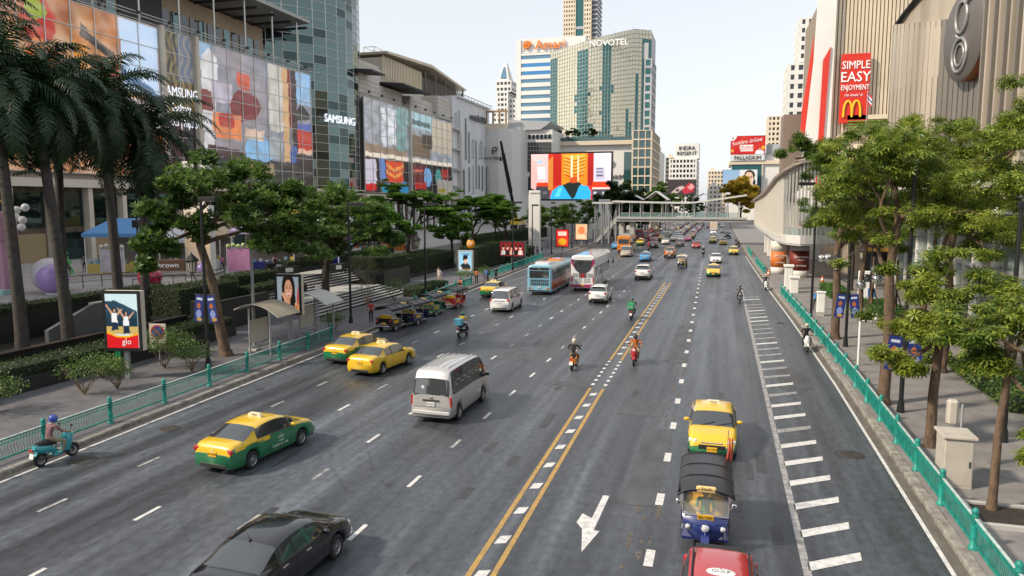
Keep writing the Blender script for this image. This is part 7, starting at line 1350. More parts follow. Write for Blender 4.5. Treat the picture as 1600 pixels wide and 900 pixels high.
def shrub(label, x, y, h, r_, m=LF_L, n=500, z=.15, leaf=.13):
    t = thing('shrub', label, 'shrub', (x, y, z)); b = MB(); rl = random.Random(int(x * 10))
    for k in range(9): a = rl.uniform(0, 2 * PI); limb(b, (0, 0, 0), (r_ * .8 * math.cos(a), r_ * .8 * math.sin(a), h * rl.uniform(.6, .95)), .03, .01, .25, 4, rl.random())
    b.build('stems', mat('twig_brown', (.16, .12, .08), .9), t, fix=False); obj('leaves', leaf_mesh('leaves', blob((0, 0, h * .65), (r_, r_, h * .42), n, .3), leaf, T_SIMPLE, m, .5), t); return t
shrub('sparse twiggy shrub by the left railing', -29.0, 27.6, 2.0, 1.3, LF_L, 800, .15, .11); shrub('dense low shrub beside the jumping poster', -28.3, 28.9, 1.5, .8, LF_L, 900); shrub('bushy shrub under the no parking sign', -29.4, 33.4, 2.2, 1.2, LF_L, 1200); shrub('leafy shrub beside the lamp post with banners', -27.3, 33.0, 1.7, 1.2, LF_L, 1300); shrub('young tree at the foot of the steps', -30.5, 60, 3.2, 1.2, LF_L, 260)
shrub('shrub at the end of the near left railing', -26.2, 46.2, 1.6, 1.1, LF_L, 900); shrub('flowering bush left of the street lamp by the tuk tuks', -29.2, 63, 2.2, 1.6, LF_L, 900); shrub('bush between the lamp and the man poster', -27.6, 78, 2.0, 1.3, LF_L, 800); shrub('round bush below the man poster', -27.2, 84, 1.6, 1.0, LF_L, 700)
shrub('spreading shrub at the left edge behind the railing', -30.2, 24.0, 1.7, 1.4, LF_L, 1100); shrub('low bush between the twiggy shrub and the planter', -30.9, 30.6, 1.3, 1.1, LF_L, 900); shrub('bush behind the no parking sign', -31.0, 36.2, 1.5, 1.3, LF_L, 1100)

for i, (x, y, z, lab) in enumerate(((-38.5, 66.5, 2.2, 'rounded tree at the top of the steps beside the barrier cart'), (-41.0, 84, 2.2, 'rounded tree between the block hedge and the broad rain tree'), (-40.5, 108.5, 1.0, 'rounded tree between the broad rain tree and the round orange sign'))):
    tree(lab, (x, y, z), [(0, 0, 0), (.1, 0, 1.2), (0, .1, 2.4)], .24, [(-1.9, 0, 4.0, 2.2, 2.2, 1.3), (1.8, .4, 4.2, 2.2, 2.2, 1.3), (0, .3, 5.6, 2.4, 2.2, 1.2), (.2, -1, 3.4, 2.0, 1.8, 1.0)], .28, 520, T_TUFT, LF_RAIN if i else LF_L, M_barkd, 6, .8, 95 + i)
# ================================================================ left pavement and plaza furniture
PRN = picmat('print', 0, .6); LBX = picmat('lightbox', .25, .3, .5)
def wall_thing(name, label, cat, boxes, m, loc):
    t = thing(name, label, cat, loc)
    for nm, (x0, x1, y0, y1, z0, z1) in boxes: b = MB(); b.box(x0 - loc[0], x1 - loc[0], y0 - loc[1], y1 - loc[1], z0 - loc[2], z1 - loc[2]); b.build(nm, m, t)
    return t
M_blk = mat('polished_black_stone', (.018, .019, .02), .35, var=.2, scale=.6)
wall_thing('retaining_wall', 'long black wall below the plaza behind the palms', 'wall', [('face', (-43.3, -42.9, 0, 50, 0, 2.25)), ('coping', (-43.4, -42.8, 0, 50, 2.25, 2.34))], M_blk, (-43, 25, 0))
wall_thing('retaining_wall', 'low black wall behind the pavement planter, nearest the viewer', 'wall', [('face', (-36.7, -36.4, 14, 43.8, 0, 1.25)), ('coping', (-36.8, -36.3, 14, 43.8, 1.25, 1.32))], M_blk, (-36.5, 29, 0))
wall_thing('retaining_wall', 'short black wall left of the bus shelter', 'wall', [('face', (-36.2, -34.2, 43.9, 44.2, 0, 2.3)), ('side', (-34.5, -34.2, 44.2, 50.5, 0, 2.3))], M_blk, (-35, 44, 0))
t = thing('ramp_wall', 'dark grey ramp wall between the second and third palms', 'wall', (-43, 39, 0)); gm = mat('slate', (.10, .11, .115), .5, var=.15, scale=.7); b = MB(); b.prism([(-3, .15), (5, .15), (5, 2.5), (.5, 2.5), (-3, 1.3)], 0, .3, 'x', M=Matrix.Translation((2.4, 0, 0))); b.build('panel', gm, t); b = MB(); b.box(2.35, 2.75, .5, 5, 2.5, 2.6); b.build('coping', M_grey, t)
kind(MB().box(-43, -34.1, 14, 43.6, .2, .5).build('soil_bed', mat('dark_soil', (.03, .026, .02), .95, var=.4, scale=2), fix=True), 'structure')
# wide steps in two flights
ST = thing('steps', 'wide pale steps climbing from the pavement to the plaza', 'steps', (-33, 58, .15)); sp_ = mat('step_stone', (.40, .40, .38), .7, var=.12, scale=1)
for k in range(6): b = MB(); b.box(-.2 - .42 * (k + 1) + 2.4, -.2 - .42 * k + 2.46, -7.5 + .5 * k, 12.6 - .6 * k, 0, .16 * (k + 1)); b.build('step', sp_, ST); b = MB(); b.box(-.2 - .42 * k + 2.4, -.2 - .42 * k + 2.465, -7.5 + .5 * k, 12.6 - .6 * k, .16 * k + .005, .16 * k + .13); b.build('riser', M_plant, ST)
b = MB(); b.box(-3.6, -.32, -4.6, 9.4, 0, .955); b.build('landing', sp_, ST)
for k in range(6): b = MB(); b.box(-8.4, -3.6 - .42 * k, -3.6 + .3 * k, 12.4 + .4 * k, .955 + .18 * k, .955 + .18 * (k + 1) - .006); b.build('step', sp_, ST); b = MB(); b.box(-3.62 - .42 * k, -3.56 - .42 * k, -3.6 + .3 * k, 12.4 + .4 * k, .96 + .18 * k, 1.09 + .18 * k); b.build('riser', M_plant, ST)
for i, (x, y, z, rz, lab) in enumerate(((-37.2, 66.5, 2.2, 80, 'black barrier cart with a white notice by the block hedge'), (-40.2, 62.4, 2.2, 70, 'black barrier cart with a white notice behind the dark branching tree'), (-35.8, 56.6, 1.1, 75, 'black barrier cart beside the woman poster'), (-43.5, 66, 2.2, 60, 'farther black barrier with a small white notice above the steps'))):
    t = thing('barrier_cart', lab, 'barrier', (x, y, z), R(rz)); b = MB(); b.bbox(-1.3, 1.3, -.25, .25, .25, 1.0, .03); b.build('panel', M_black, t); b = MB(); b.box(-.35, .5, -.29, -.26, .45, .85); b.build('notice', M_white_p, t)
    for sx in (-1, 1):
        for sy in (-1, 1): b = MB(); b.cyl((sx * 1.1, sy * .25 - .03, .09), (sx * 1.1, sy * .25 + .03, .09), .09, n=10); b.cyl((sx * 1.1, sy * .25, .09), (sx * 1.1, sy * .25, .27), .02, n=6); b.build('caster', M_dgrey, t)
for i, (x, y, z) in enumerate(((-33.4, 51.8, .8), (-34.6, 53.2, 1.1), (-32.6, 55, .75), (-34.0, 57.5, 1.1))):
    t = thing('notice_stand', '%s white paper notice stand on the steps, counting from the left' % ordn[i], 'sign', (x, y, z), R(70)); b = MB(); b.cyl((0, 0, 0), (0, 0, 1.0), .025, n=6); b.lathe([(.001, .02), (.2, .02), (.22, 0)], 12); b.build('stand', M_black, t); b = MB(); b.box(-.28, .28, -.02, .0, .55, 1.05); b.build('notice', M_white_p, t)
# poster light boxes
def lightbox(label, loc, rz, w, h, zb, shapes, bg, nx=48, ny=64, frame_m=M_black, legs=1, deep=.45, post=M_grey):
    t = thing('poster_box', label, 'poster', loc, rz); b = MB(); b.bbox(-w / 2 - .12, w / 2 + .12, 0, deep, zb - .12, zb + h + .12, .03); b.build('housing', frame_m if deep < .4 else M_cream, t)
    if deep >= .4: b = MB(); b.box(-w / 2 - .13, w / 2 + .13, -.03, .02, zb - .13, zb + h + .13); b.build('front_frame', frame_m, t)
    picture('poster_print', w - .06, h - .06, nx, ny, shapes, LBX, t, FS(0, -.036, zb + h / 2), bg)
    b = MB(); b.bbox(-.12, .12, deep / 2 - .1, deep / 2 + .1, 0, zb - .1, .02); b.build('post', post, t); return t
jump = [('g', 0, 1, .6, 1, '#bcd4dc'), ('p', [(0, .45), (0, .86), (.3, .88), (.6, .8), (1, .68), (1, .45)], '#1c3c50'), ('p', [(0, .36), (.0, .6), (1, .55), (1, .36)], '#123040'), ('r', 0, .26, 1, .4, '#b8a060'), ('p', [(0, 0), (0, .32), (.25, .24), (.6, .22), (1, .28), (1, 0)], '#e0a818'), ('p', [(0, 0), (0, .27), (.3, .2), (.6, .185), (1, .25), (1, 0)], '#c81820')]
for cx_, cy_ in ((.26, .52), (.62, .46)): jump += [('p', [(cx_ - .09, cy_ - .06), (cx_ + .1, cy_ - .06), (cx_ + .08, cy_ + .13), (cx_ - .07, cy_ + .13)], '#d8dce0'), ('e', cx_, cy_ + .18, .055, .045, '#281814'), ('e', cx_ + .015, cy_ + .17, .03, .03, '#c89878'), ('p', [(cx_ - .08, cy_ + .1), (cx_ - .26, cy_ + .28), (cx_ - .23, cy_ + .29), (cx_ - .04, cy_ + .13)], '#c89878'), ('p', [(cx_ + .08, cy_ + .1), (cx_ + .25, cy_ + .22), (cx_ + .27, cy_ + .2), (cx_ + .1, cy_ + .07)], '#c89878'), ('p', [(cx_ - .08, cy_ - .05), (cx_ + .09, cy_ - .05), (cx_ + .12, cy_ - .18), (cx_ - .1, cy_ - .2)], '#182840')]
k = lightbox('tall light box poster of two people jumping, by the left pavement', (-29.4, 30.6, .15), R(12), 1.75, 2.85, 1.65, jump, '#bcd4dc'); text('poster_lettering', 'glo', .42, lw, k, FS(.2, -.05, 2.0), .004); b = MB(); b.box(-.5, -.2, -.02, .06, 1.2, 1.48); b.build('green_tag', P_green, k)
face = lambda cx, cy, s: [('e', cx, cy + .05 * s, .30 * s, .42 * s, '#14100f'), ('p', [(cx - .3 * s, cy), (cx - .34 * s, cy - .55 * s), (cx + .34 * s, cy - .55 * s), (cx + .3 * s, cy)], '#14100f'), ('e', cx, cy, .175 * s, .28 * s, '#d8a080'), ('r', cx - .07 * s, cy - .45 * s, cx + .08 * s, cy - .2 * s, '#c89070'), ('e', cx - .075 * s, cy + .05 * s, .035 * s, .02 * s, '#1c1410'), ('e', cx + .075 * s, cy + .05 * s, .035 * s, .02 * s, '#1c1410'), ('r', cx - .11 * s, cy + .10 * s, cx - .03 * s, cy + .118 * s, '#2c1c14'), ('r', cx + .03 * s, cy + .10 * s, cx + .11 * s, cy + .118 * s, '#2c1c14'), ('p', [(cx - .018 * s, cy - .05 * s), (cx + .03 * s, cy - .05 * s), (cx + .005 * s, cy + .05 * s)], '#bc8060'), ('e', cx, cy - .13 * s, .075 * s, .032 * s, '#f0e4e0'), ('e', cx, cy - .155 * s, .06 * s, .018 * s, '#a84038')]
wom = [('g', 0, 1, 0, 1, '#9aa8b0'), ('p', [(.85, 0), (1, 0), (1, .8), (.93, .6)], '#c83020')] + face(.52, .64, 1.0) + [('p', [(.2, .5), (.28, .58), (.38, .5), (.48, .3), (.5, .2), (.36, .2), (.3, .38)], '#d8a080'), ('r', .0, 0, .08, .3, '#b02018'), ('r', .0, 0, 1, .1, '#a81c18'), ('r', .12, .12, .75, .2, '#20181a'), ('r', .8, .02, .84, .28, '#d8a040'), ('r', .88, .02, .93, .32, '#d89050'), ('r', .95, .02, .99, .24, '#d8a040')]
k = lightbox('light box poster of a smiling woman beside the bus shelters', (-26.5, 41.2, .15), R(8), 1.5, 2.35, 2.1, wom, '#a4b0b8'); text('poster_lettering', 'MISTINE', .25, lw, k, FS(-.1, -.05, 2.1 + .37), .004)
man = [('g', 0, 1, 0, 1, '#8cc0dc'), ('p', [(.1, .12), (.14, .32), (.38, .42), (.65, .42), (.88, .3), (.92, .1)], '#1c2430'), ('r', .44, .36, .6, .5, '#d0a088'), ('e', .52, .6, .13, .15, '#d8ac94'), ('e', .51, .72, .19, .12, '#14100f'), ('e', .36, .64, .05, .1, '#14100f'), ('e', .47, .62, .02, .012, '#14100f'), ('e', .57, .62, .02, .012, '#14100f'), ('r', .3, .05, .95, .12, '#c88840'), ('e', .15, .15, .08, .08, '#e8e8e8'), ('r', .2, .86, .9, .9, '#3c5c84'), ('r', .35, .81, .8, .84, '#3c5c84')]
lightbox('light box poster of a young man in dark clothes by the pedestrians', (-28.2, 80.0, .15), R(6), 1.55, 2.3, 1.3, man, '#9cc8e0', 36, 48, M_mull, 1, .35)
RS = thing('round_sign', 'round orange sign with a dark cap above the man poster', 'sign', (-28.4, 82.5, .15)); b = MB(); b.sphere((0, 0, 4.35), .52, 18, 12, sc=(1, .55, 1.1)); b.build('globe', mat('sign_orange', (.75, .28, .01), .4), RS); b = MB(); b.lathe([(.3, 4.85), (.2, 5.0), (.12, 5.1), (.001, 5.15)], 12); b.build('cap', M_black, RS); b = MB(); b.cyl((0, 0, 0), (0, 0, 4), .06, n=8); b.build('post', M_black, RS); text('lettering', 'GO', .4, lw, RS, FS(0, -.3, 4.35), .02)
grp = [('r', 0, 0, 1, 1, '#801820')]
for i in range(5): cx_ = .14 + .18 * i; grp += [('p', [(cx_ - .1, .1), (cx_ - .07, .42), (cx_ + .07, .42), (cx_ + .1, .1)], ('#e0d8d0', '#20181c', '#c8a090', '#181418', '#d8c8c0')[i]), ('e', cx_, .62, .05, .17, '#dcae98'), ('e', cx_, .74, .06, .13, ('#2c1814', '#503020', '#181210', '#3c2418', '#241412')[i])]
lightbox('wide red light box poster of a row of people past the pedestrians', (-28.6, 101, .15), R(4), 3.5, 2.0, 1.6, grp, '#801820', 60, 36)
lightbox('narrow red and yellow poster stand beyond the coach', (-27.0, 128, .15), 0, 2.2, 3.0, 1.5, [('r', 0, .55, 1, 1, '#c82020'), ('r', .15, .65, .85, .9, '#e8c0b0'), ('e', .5, .28, .35, .2, '#e0a020')], '#d83828', 24, 32); lightbox('pale orange poster beside the far white pylon', (-29.5, 160, .15), 0, 2.6, 3.4, 1.2, [('e', .5, .6, .3, .25, '#e08050'), ('r', .1, .1, .9, .3, '#f0d0b0')], '#e8b890', 20, 28)
# no-parking sign
NP = thing('parking_sign', 'cream board with a blue and red round no parking disc', 'sign', (-30.3, 34.0, .15), R(10)); b = MB(); b.bbox(-.5, .5, 0, .05, 1.0, 2.35, .02); b.build('board', mat('board_cream', (.55, .5, .42), .6), NP)
for r_, m_, y_ in ((.4, mat('sign_red2', (.4, .02, .03), .5), -.012), (.315, mat('sign_blue', (.02, .05, .3), .5), -.018)): b = MB(); b.cyl((0, .0, 1.88), (0, y_, 1.88), r_, n=28); b.build('disc', m_, NP)
b = MB(); b.box(-.33, .33, -.026, -.019, -.05, .05); b.build('slash', MATS['sign_red2'], NP, loc=(0, 0, 1.88), rot=(0, R(45), 0)); b = MB(); b.box(-.25, .25, -.01, .0, 1.2, 1.25); b.prism([(-.36, 1.225), (-.25, 1.3), (-.25, 1.15)], -.01, 0, 'y'); b.prism([(.36, 1.225), (.25, 1.3), (.25, 1.15)], -.01, 0, 'y'); b.build('arrow', M_ink, NP); b = MB(); b.cyl((0, .1, 0), (0, .1, 2.3), .04, n=8); b.build('post', M_grey, NP)
# bus shelters
def shelter(label, loc, rz, tone):
    t = thing('bus_shelter', label, 'shelter', loc, rz); n = 10; b = MB(); vs = []
    for i in range(n + 1): s = i / n; vs += [(-1.5 + 3.0 * s, y, 2.45 + .75 * math.sin(PI * (.12 + .8 * s)) - .25 * s + dz) for y, dz in ((-1.15, 0), (1.15, 0), (1.15, .05), (-1.15, .05))]
    b.add(vs, [(4 * i + k, 4 * i + (k + 1) % 4, 4 * i + 4 + (k + 1) % 4, 4 * i + 4 + k) for i in range(n) for k in range(4)] + [(0, 1, 2, 3), (4 * n, 4 * n + 1, 4 * n + 2, 4 * n + 3)]); b.build('curved_roof', tone, t)
    for y in (-1.16, -.0, 1.16): b = MB(); b.tube([(v[0], y, v[2] + .03) for v in vs[::4]], .03, 6); b.build('roof_rib', M_mull, t)
    for x, y in ((-.6, -1), (-.6, 1), (.8, -1), (.8, 1)): b = MB(); b.cyl((x, y, 0), (x, y, 2.85), .06, n=8); b.build('post', M_grey, t)
    b = MB(); b.box(-.75, -.35, -.9, .9, .42, .5); b.build('bench', M_grey, t); b = MB(); b.box(-.7, -.66, -.95, .95, .7, 2.1); b.build('back_panel', mat('panel_cream', (.5, .47, .4), .6), t); return t
shelter('nearer bus shelter with a tan curved roof', (-26.3, 38.6, .15), 0, mat('roof_tan', (.36, .31, .22), .5, var=.1, scale=2)); shelter('farther bus shelter with a grey white curved roof', (-26.4, 44.2, .15), 0, mat('roof_pale', (.42, .42, .40), .5, var=.12, scale=2))
# lamps
def lamp_post(label, loc, h=8.5, arm=1.0, banner=None, rz=0, lantern=None):
    t = thing('lamp_post', label, 'street lamp', loc, rz); b = MB(); b.cyl((0, 0, 0), (0, 0, .5), .17, .13, 10); b.cyl((0, 0, .5), (0, 0, h), .1, .075, 10); b.build('pole', M_black, t); b = MB(); b.bbox(-.12, arm, -.1, .1, h - .12, h + .12, .03); b.build('lamp_head', M_black, t)
    b = MB(); b.box(.1, arm - .1, -.07, .07, h - .14, h - .122); b.build('lamp_glass', mat('lamp_lens', (.6, .6, .58), .3), t)
    if banner:
        for sx in (-1, 1): picture('banner', .55, 1.5, 14, 36, [('e', .5, .3, .3, .16, '#8090c8'), ('e', .45, .6, .2, .1, '#b06030'), ('r', .2, .82, .8, .9, '#c0c8e0'), ('e', .6, .1, .3, .06, '#c09030')], PRN, t, frame((sx * .42, -.02, banner), (1, 0, sx * .12), (-sx * .12, 0, 1)), '#142c70'); b = MB(); b.cyl((0, 0, banner + .76), (sx * .7, 0, banner + .8), .018, n=5); b.build('banner_arm', M_black, t)
    if lantern:
        z = lantern; b = MB(); b.tube([(0, 0, z - 1.1), (-.5, 0, z - .9), (-.75, 0, z - .35)], .03, 6); b.lathe([(.02, .0), (.16, .05), (.14, .1)], 8, M=Matrix.Translation((-.75, 0, z - .4))); b.lathe([(.36, .0), (.38, .05), (.2, .25), (.06, .38), (.02, .5)], 8, M=Matrix.Translation((-.75, 0, z + .3)), smooth=False); b.build('lantern_frame', M_black, t); b = MB(); b.lathe([(.16, 0), (.26, .6)], 8, M=Matrix.Translation((-.75, 0, z - .3)), smooth=False); b.build('lantern_glass', mat('lantern_pane', (.5, .45, .36), .2), t)
        for k_ in range(8): b = MB(); a = 2 * PI * k_ / 8; b.cyl((-.75 + .165 * math.cos(a), .165 * math.sin(a), z - .3), (-.75 + .27 * math.cos(a), .27 * math.sin(a), z + .31), .018, n=4); b.build('lantern_bar', M_black, t)
    return t
lamp_post('black street lamp with blue banners beside the leaning tree', (-27.2, 34.2, .15), 9.3, 1.0, 3.3, 0, 5.6)
lamp_post('black street lamp between the bus shelter and the steps', (-27.0, 50.3, .15), 9.0, 1.4); lamp_post('black street lamp behind the third parked tuk tuk', (-26.2, 63.2, .15), 9.0, 1.2, None, 0, 5.4); lamp_post('black street lamp in front of the tall white pylon', (-27.2, 96.5, .15), 9.2, 1.3, None, 0); lamp_post('far black street lamp left of the coach', (-28.4, 112, .15), 8.8, 1.0)
for i, (x, y) in enumerate(((-29.4, 130), (-29.2, 148), (-28.8, 163))): lamp_post('%s of the distant street lamps below the big screen' % ('first', 'second', 'third')[i], (x, y, .15), 8.4, 1.0, group if False else None)
lamp_post('black lamp post with blue banners beside the tall right tree', (7.75, 34.9, .15), 11, -1.2, 2.6); lamp_post('black lamp post next to the dense dark tree', (7.8, 50.4, .15), 11, -1.2, 2.6, 0, 5.2); lamp_post('black lamp post in front of the skywalk end', (6.6, 58.6, .15), 10.5, -1.2); lamp_post('black lamp post at the right edge in front of the shop front', (10.6, 31.5, .15), 9, 1.0)
t = thing('grey_pole', 'plain grey steel pole left of the nearer bus shelter', 'pole', (-27.7, 39.2, .15)); b = MB(); b.cyl((0, 0, 0), (0, 0, 8.2), .11, .08, 10); b.build('shaft', M_grey, t); b = MB(); b.cyl((-.4, 0, 8.1), (.9, 0, 8.2), .05, n=8); b.build('arm', M_grey, t); b = MB(); b.bbox(-.3, .3, -.3, .3, 0, .12, .03); b.build('base_plate', M_conc, t)
# --- plaza: stalls, balls, cut-outs
Z = 2.2
def ball(label, x, y, r_, m_): t = thing('giant_ball', label, 'ball', (x, y, Z)); b = MB(); b.sphere((0, 0, r_), r_, 28, 18); b.build('shell', m_, t); b = MB(); b.lathe([(.5 * r_, 0), (.5 * r_, .08), (.3 * r_, .12)], 16); b.build('base_ring', M_white_p, t)
ball('giant lilac ball on the plaza at the far left', -50.0, 45.4, 1.15, mat('ball_lilac', (.40, .27, .62), .3, coat=.5)); ball('giant white ball behind the lilac ball', -51.6, 46.6, 1.35, mat('ball_white', (.62, .6, .64), .3, coat=.5)); ball('giant red ball on the plaza between two palms', -45.2, 50.2, .95, mat('ball_red', (.52, .03, .08), .25, coat=.5)); ball('small lilac ball on the plaza right of the stalls', -46.5, 58.5, .8, MATS['ball_lilac'])
t = thing('cutout_tree', 'flat green zigzag tree cut-out on the plaza', 'decoration', (-58.5, 54, Z)); pts_ = [(-.25, 0), (.25, 0), (.25, .6), (1.4, .6), (.8, 1.5), (1.15, 1.5), (.6, 2.4), (.85, 2.4), (0, 3.8), (-.85, 2.4), (-.6, 2.4), (-1.15, 1.5), (-.8, 1.5), (-1.4, .6), (-.25, .6)]
gmx = mat('cutout_green', (.03, .30, .06), .5); b = MB(); b.prism(pts_, -.12, .12, 'y'); b.build('front_board', gmx, t); b = MB(); b.prism(pts_, -.12, .12, 'x'); b.build('cross_board', gmx, t)
t = thing('photo_booth', 'pink tower booth with white bubbles at the left edge of the plaza', 'booth', (-54.0, 44.4, Z)); pk = mat('booth_pink', (.5, .28, .38), .6); b = MB(); b.bbox(-1.1, 1.1, -.9, .9, 0, .4, .05); b.build('base', mat('booth_mint', (.4, .62, .6), .6), t)
for sx in (-1, 1): b = MB(); b.bbox(sx * .8 - .25, sx * .8 + .25, -.6, .6, .4, 4.2, .05); b.build('pillar', pk, t)
b = MB(); b.bbox(-1.2, 1.2, -.8, .8, 4.2, 6.4, .08); b.build('head_box', pk, t); b = MB(); b.add([(0, -.1, 6.5), (.25, -.1, 7.1), (.9, -.1, 7.1), (.4, -.1, 7.5), (.6, -.1, 8.2), (0, -.1, 7.8), (-.6, -.1, 8.2), (-.4, -.1, 7.5), (-.9, -.1, 7.1), (-.25, -.1, 7.1)], [tuple(range(10))]); b.prism([(-.1, 6.4), (.1, 6.4), (.1, 7.0), (-.1, 7.0)], -.12, -.05); b.build('gold_star', mat('gold_star', (.6, .4, .05), .3, .6), t)
for k_ in range(6): b = MB(); b.sphere((0, 0, 0), .3, 12, 8); b.build('bubble', M_white_p, t, loc=(1.8 + .5 * (k_ % 3), -.2 + .3 * (k_ % 2), 5.0 + .75 * (k_ // 2) + .2 * (k_ % 2)))
def stall(label, x, y, w, d, hh, roof_m, rz=0, front=None, goods=True, peak=True):
    t = thing('market_stall', label, 'stall', (x, y, Z), R(rz))
    for sx in (-1, 1):
        for sy in (-1, 1): b = MB(); b.cyl((sx * w / 2, sy * d / 2, 0), (sx * w / 2, sy * d / 2, hh), .06, n=6); b.build('pole', M_white_p, t)
    b = MB()
    if peak: b.add([(-w / 2 - .2, -d / 2 - .2, hh), (w / 2 + .2, -d / 2 - .2, hh), (w / 2 + .2, d / 2 + .2, hh), (-w / 2 - .2, d / 2 + .2, hh), (-w / 4, 0, hh + 1.5), (w / 4, 0, hh + 1.5)], [(0, 1, 5, 4), (1, 2, 5), (2, 3, 4, 5), (3, 0, 4)])
    b.box(-w / 2 - .2, w / 2 + .2, -d / 2 - .2, d / 2 + .2, hh - .35, hh + .02); b.build('roof', roof_m, t); b = MB(); b.bbox(-w / 2, w / 2, -d / 2, -d / 2 + .6, 0, .95, .03); b.build('counter', front or M_white_p, t); b = MB(); b.box(-w / 2, w / 2, d / 2 - .08, d / 2, 0, hh - .4); b.build('back_cloth', mat('stall_back', (.34, .30, .27), .8), t)
    if goods:
        rl = random.Random(int(x * 7 + y))
        for k_ in range(10): b = MB(); hgt = rl.uniform(.15, .5); b.bbox(-.16, .16, -.14, .14, 0, hgt, .03); b.build('goods', mat('goods%d' % rl.randrange(6), [(.6, .1, .03), (.6, .45, .05), (.5, .5, .5), (.1, .1, .12), (.5, .2, .25), (.2, .4, .5)][rl.randrange(6)], .6), t, loc=(-w / 2 + .3 + (w - .6) * k_ / 9, -d / 2 + .3, .95))
    return t
blue_t = mat('tent_blue', (.10, .28, .56), .7); white_t = mat('tent_white', (.60, .60, .62), .75); lil_t = mat('tent_lilac', (.48, .38, .56), .75); yel_t = mat('tent_yellow', (.72, .45, .03), .6); navy_t = mat('cloth_table_blue', (.02, .03, .2), .7)
stall('food stall with a big blue roof between the palms', -58.5, 62.5, 7.0, 4, 4.0, blue_t, 12, mat('counter_yellow', (.55, .42, .12), .6)); stall('white stall with hanging cloth right of the blue stall', -53.5, 64.5, 3.6, 3.4, 3.4, white_t, 12); stall('tan roofed kiosk behind the brown counter', -54.8, 70, 4, 3, 3.6, mat('tent_tan', (.5, .4, .26), .7), 10); stall('lilac tent with blue tables behind the tree', -46.5, 69, 6.5, 4, 4.2, lil_t, 15, navy_t); stall('white tent row stall beside the lilac tent', -45.2, 77, 6, 4, 3.8, white_t, 10, navy_t); stall('yellow peaked tent behind the dark branching tree', -52.5, 84, 5, 4, 4.8, yel_t, 10); stall('small white tent above the long hedge', -47.8, 92, 5, 4, 3.6, white_t, 8); stall('yellow roofed tent behind the broad rain tree', -52, 102, 6, 4, 3.4, yel_t, 8); stall('white tent left of the broad rain tree trunk', -47.5, 104, 5, 4, 3.0, white_t, 8, mat('counter_orange', (.6, .2, .04), .6))
t = thing('brown_counter', 'brown counter with name lettering between white arches', 'counter', (-50.4, 58.6, Z), R(25)); b = MB(); b.bbox(-1.5, 1.5, -.4, .4, 0, 1.7, .05); b.build('counter', mat('counter_brown', (.22, .12, .07), .6), t); text('lettering', 'brown', .7, lw, t, FS(0, -.42, 1.2), .02)
for sx in (-1, 1): b = MB(); n = 10; b.prism([(-.7, 0), (.7, 0), (.7, 1.8)] + [(.7 * math.cos(PI * i / n), 1.8 + .7 * math.sin(PI * i / n)) for i in range(1, n)] + [(-.7, 1.8)], -.12, .12, 'y', M=Matrix.Translation((sx * 2.3, -.1, 0))); b.build('white_arch', M_white_p, t)
t = thing('stage', 'low grey platform on the plaza in front of the brown counter', 'platform', (-46.5, 54.8, Z), R(20)); b = MB(); b.box(-4, 3.6, -1.8, 1.8, .75, .9); b.build('top', mat('stage_grey', (.16, .15, .15), .6), t); b = MB(); b.box(-3.9, 3.5, -1.7, 1.7, 0, .75); b.build('skirt', M_white_p, t)
for i, (x, y, rz, L_) in enumerate(((-50.5, 50.6, 68, 6), (-44.2, 50.2, 80, 5), (-43.9, 55.8, 95, 5))):
    t = thing('plaza_railing', ('left', 'middle', 'right')[i] + ' dark railing at the plaza edge behind the palms', 'railing', (x, y, Z), R(rz)); b = MB(); b.tube([(-L_ / 2, 0, 1.05), (L_ / 2, 0, 1.05)], .035, 6); b.tube([(-L_ / 2, 0, .55), (L_ / 2, 0, .55)], .02, 6); b.build('rail', M_black, t)
    for k_ in range(5): b = MB(); b.cyl((-L_ / 2 + L_ * k_ / 4, 0, 0), (-L_ / 2 + L_ * k_ / 4, 0, 1.05), .035, n=6); b.build('post', M_black, t)
t = thing('plaza_lamp', 'thin dark lamp with a box head in front of the blue stall', 'street lamp', (-51.8, 56.3, Z)); b = MB(); b.cyl((0, 0, 0), (0, 0, 6.2), .11, .09, 8); b.build('pole', M_black, t); b = MB(); b.bbox(-.35, .35, -.3, .3, 4.8, 5.5, .05); b.build('lamp_box', M_black, t)
# --- people
for i, (x, y, z, rz, tp, lg, lab) in enumerate(((-26.6, 79.2, .15, 10, 'orange', 'black', 'pedestrian in an orange top walking past the man poster'), (-25.9, 80.6, .15, 0, 'blue', 'denim', 'pedestrian in a light blue jacket beside the orange top'), (-25.3, 82.5, .15, 5, 'black', 'black', 'pedestrian in dark clothes behind the blue jacket'), (-24.9, 78.2, .15, 90, 'navy', 'black', 'man in a dark coat standing at the kerb by the taxi'), (-30.8, 78.5, .15, 190, 'white', 'beige', 'pedestrian in white left of the man poster'), (-31.6, 80.3, .15, 180, 'beige', 'beige', 'pedestrian in cream at the far left of the group'), (-63, 61, Z, 200, 'grey', 'black', 'shopper in grey standing left of the blue stall'), (-61.6, 61.6, Z, 160, 'red', 'black', 'shopper in red beside the grey shopper'), (-56, 52.5, Z, 100, 'black', 'black', 'shopper in black near the green cut-out tree'), (-43.9, 66, Z, 120, 'black', 'denim', 'shopper in black in front of the lilac tent'), (-44.6, 67.2, Z, 30, 'pink', 'black', 'shopper in pink in front of the lilac tent'), (-45.1, 74.4, Z, 200, 'yellow', 'black', 'shopper in yellow beside the white tent row'), (-44.7, 100.5, Z, 10, 'white', 'denim', 'shopper in white near the broad rain tree'))): person(lab, (x, y, z), R(rz), 'walk' if i % 2 else 'stand', tp, lg, long=i % 2 == 0)
person('seated vendor in orange by the short left railing', (-26.2, 72.8, .15), R(150), 'sit', 'orange', 'black'); person('person in light blue walking behind the right lamp post', (7.9, 67.5, .15), R(170), 'walk', 'blue', 'black')
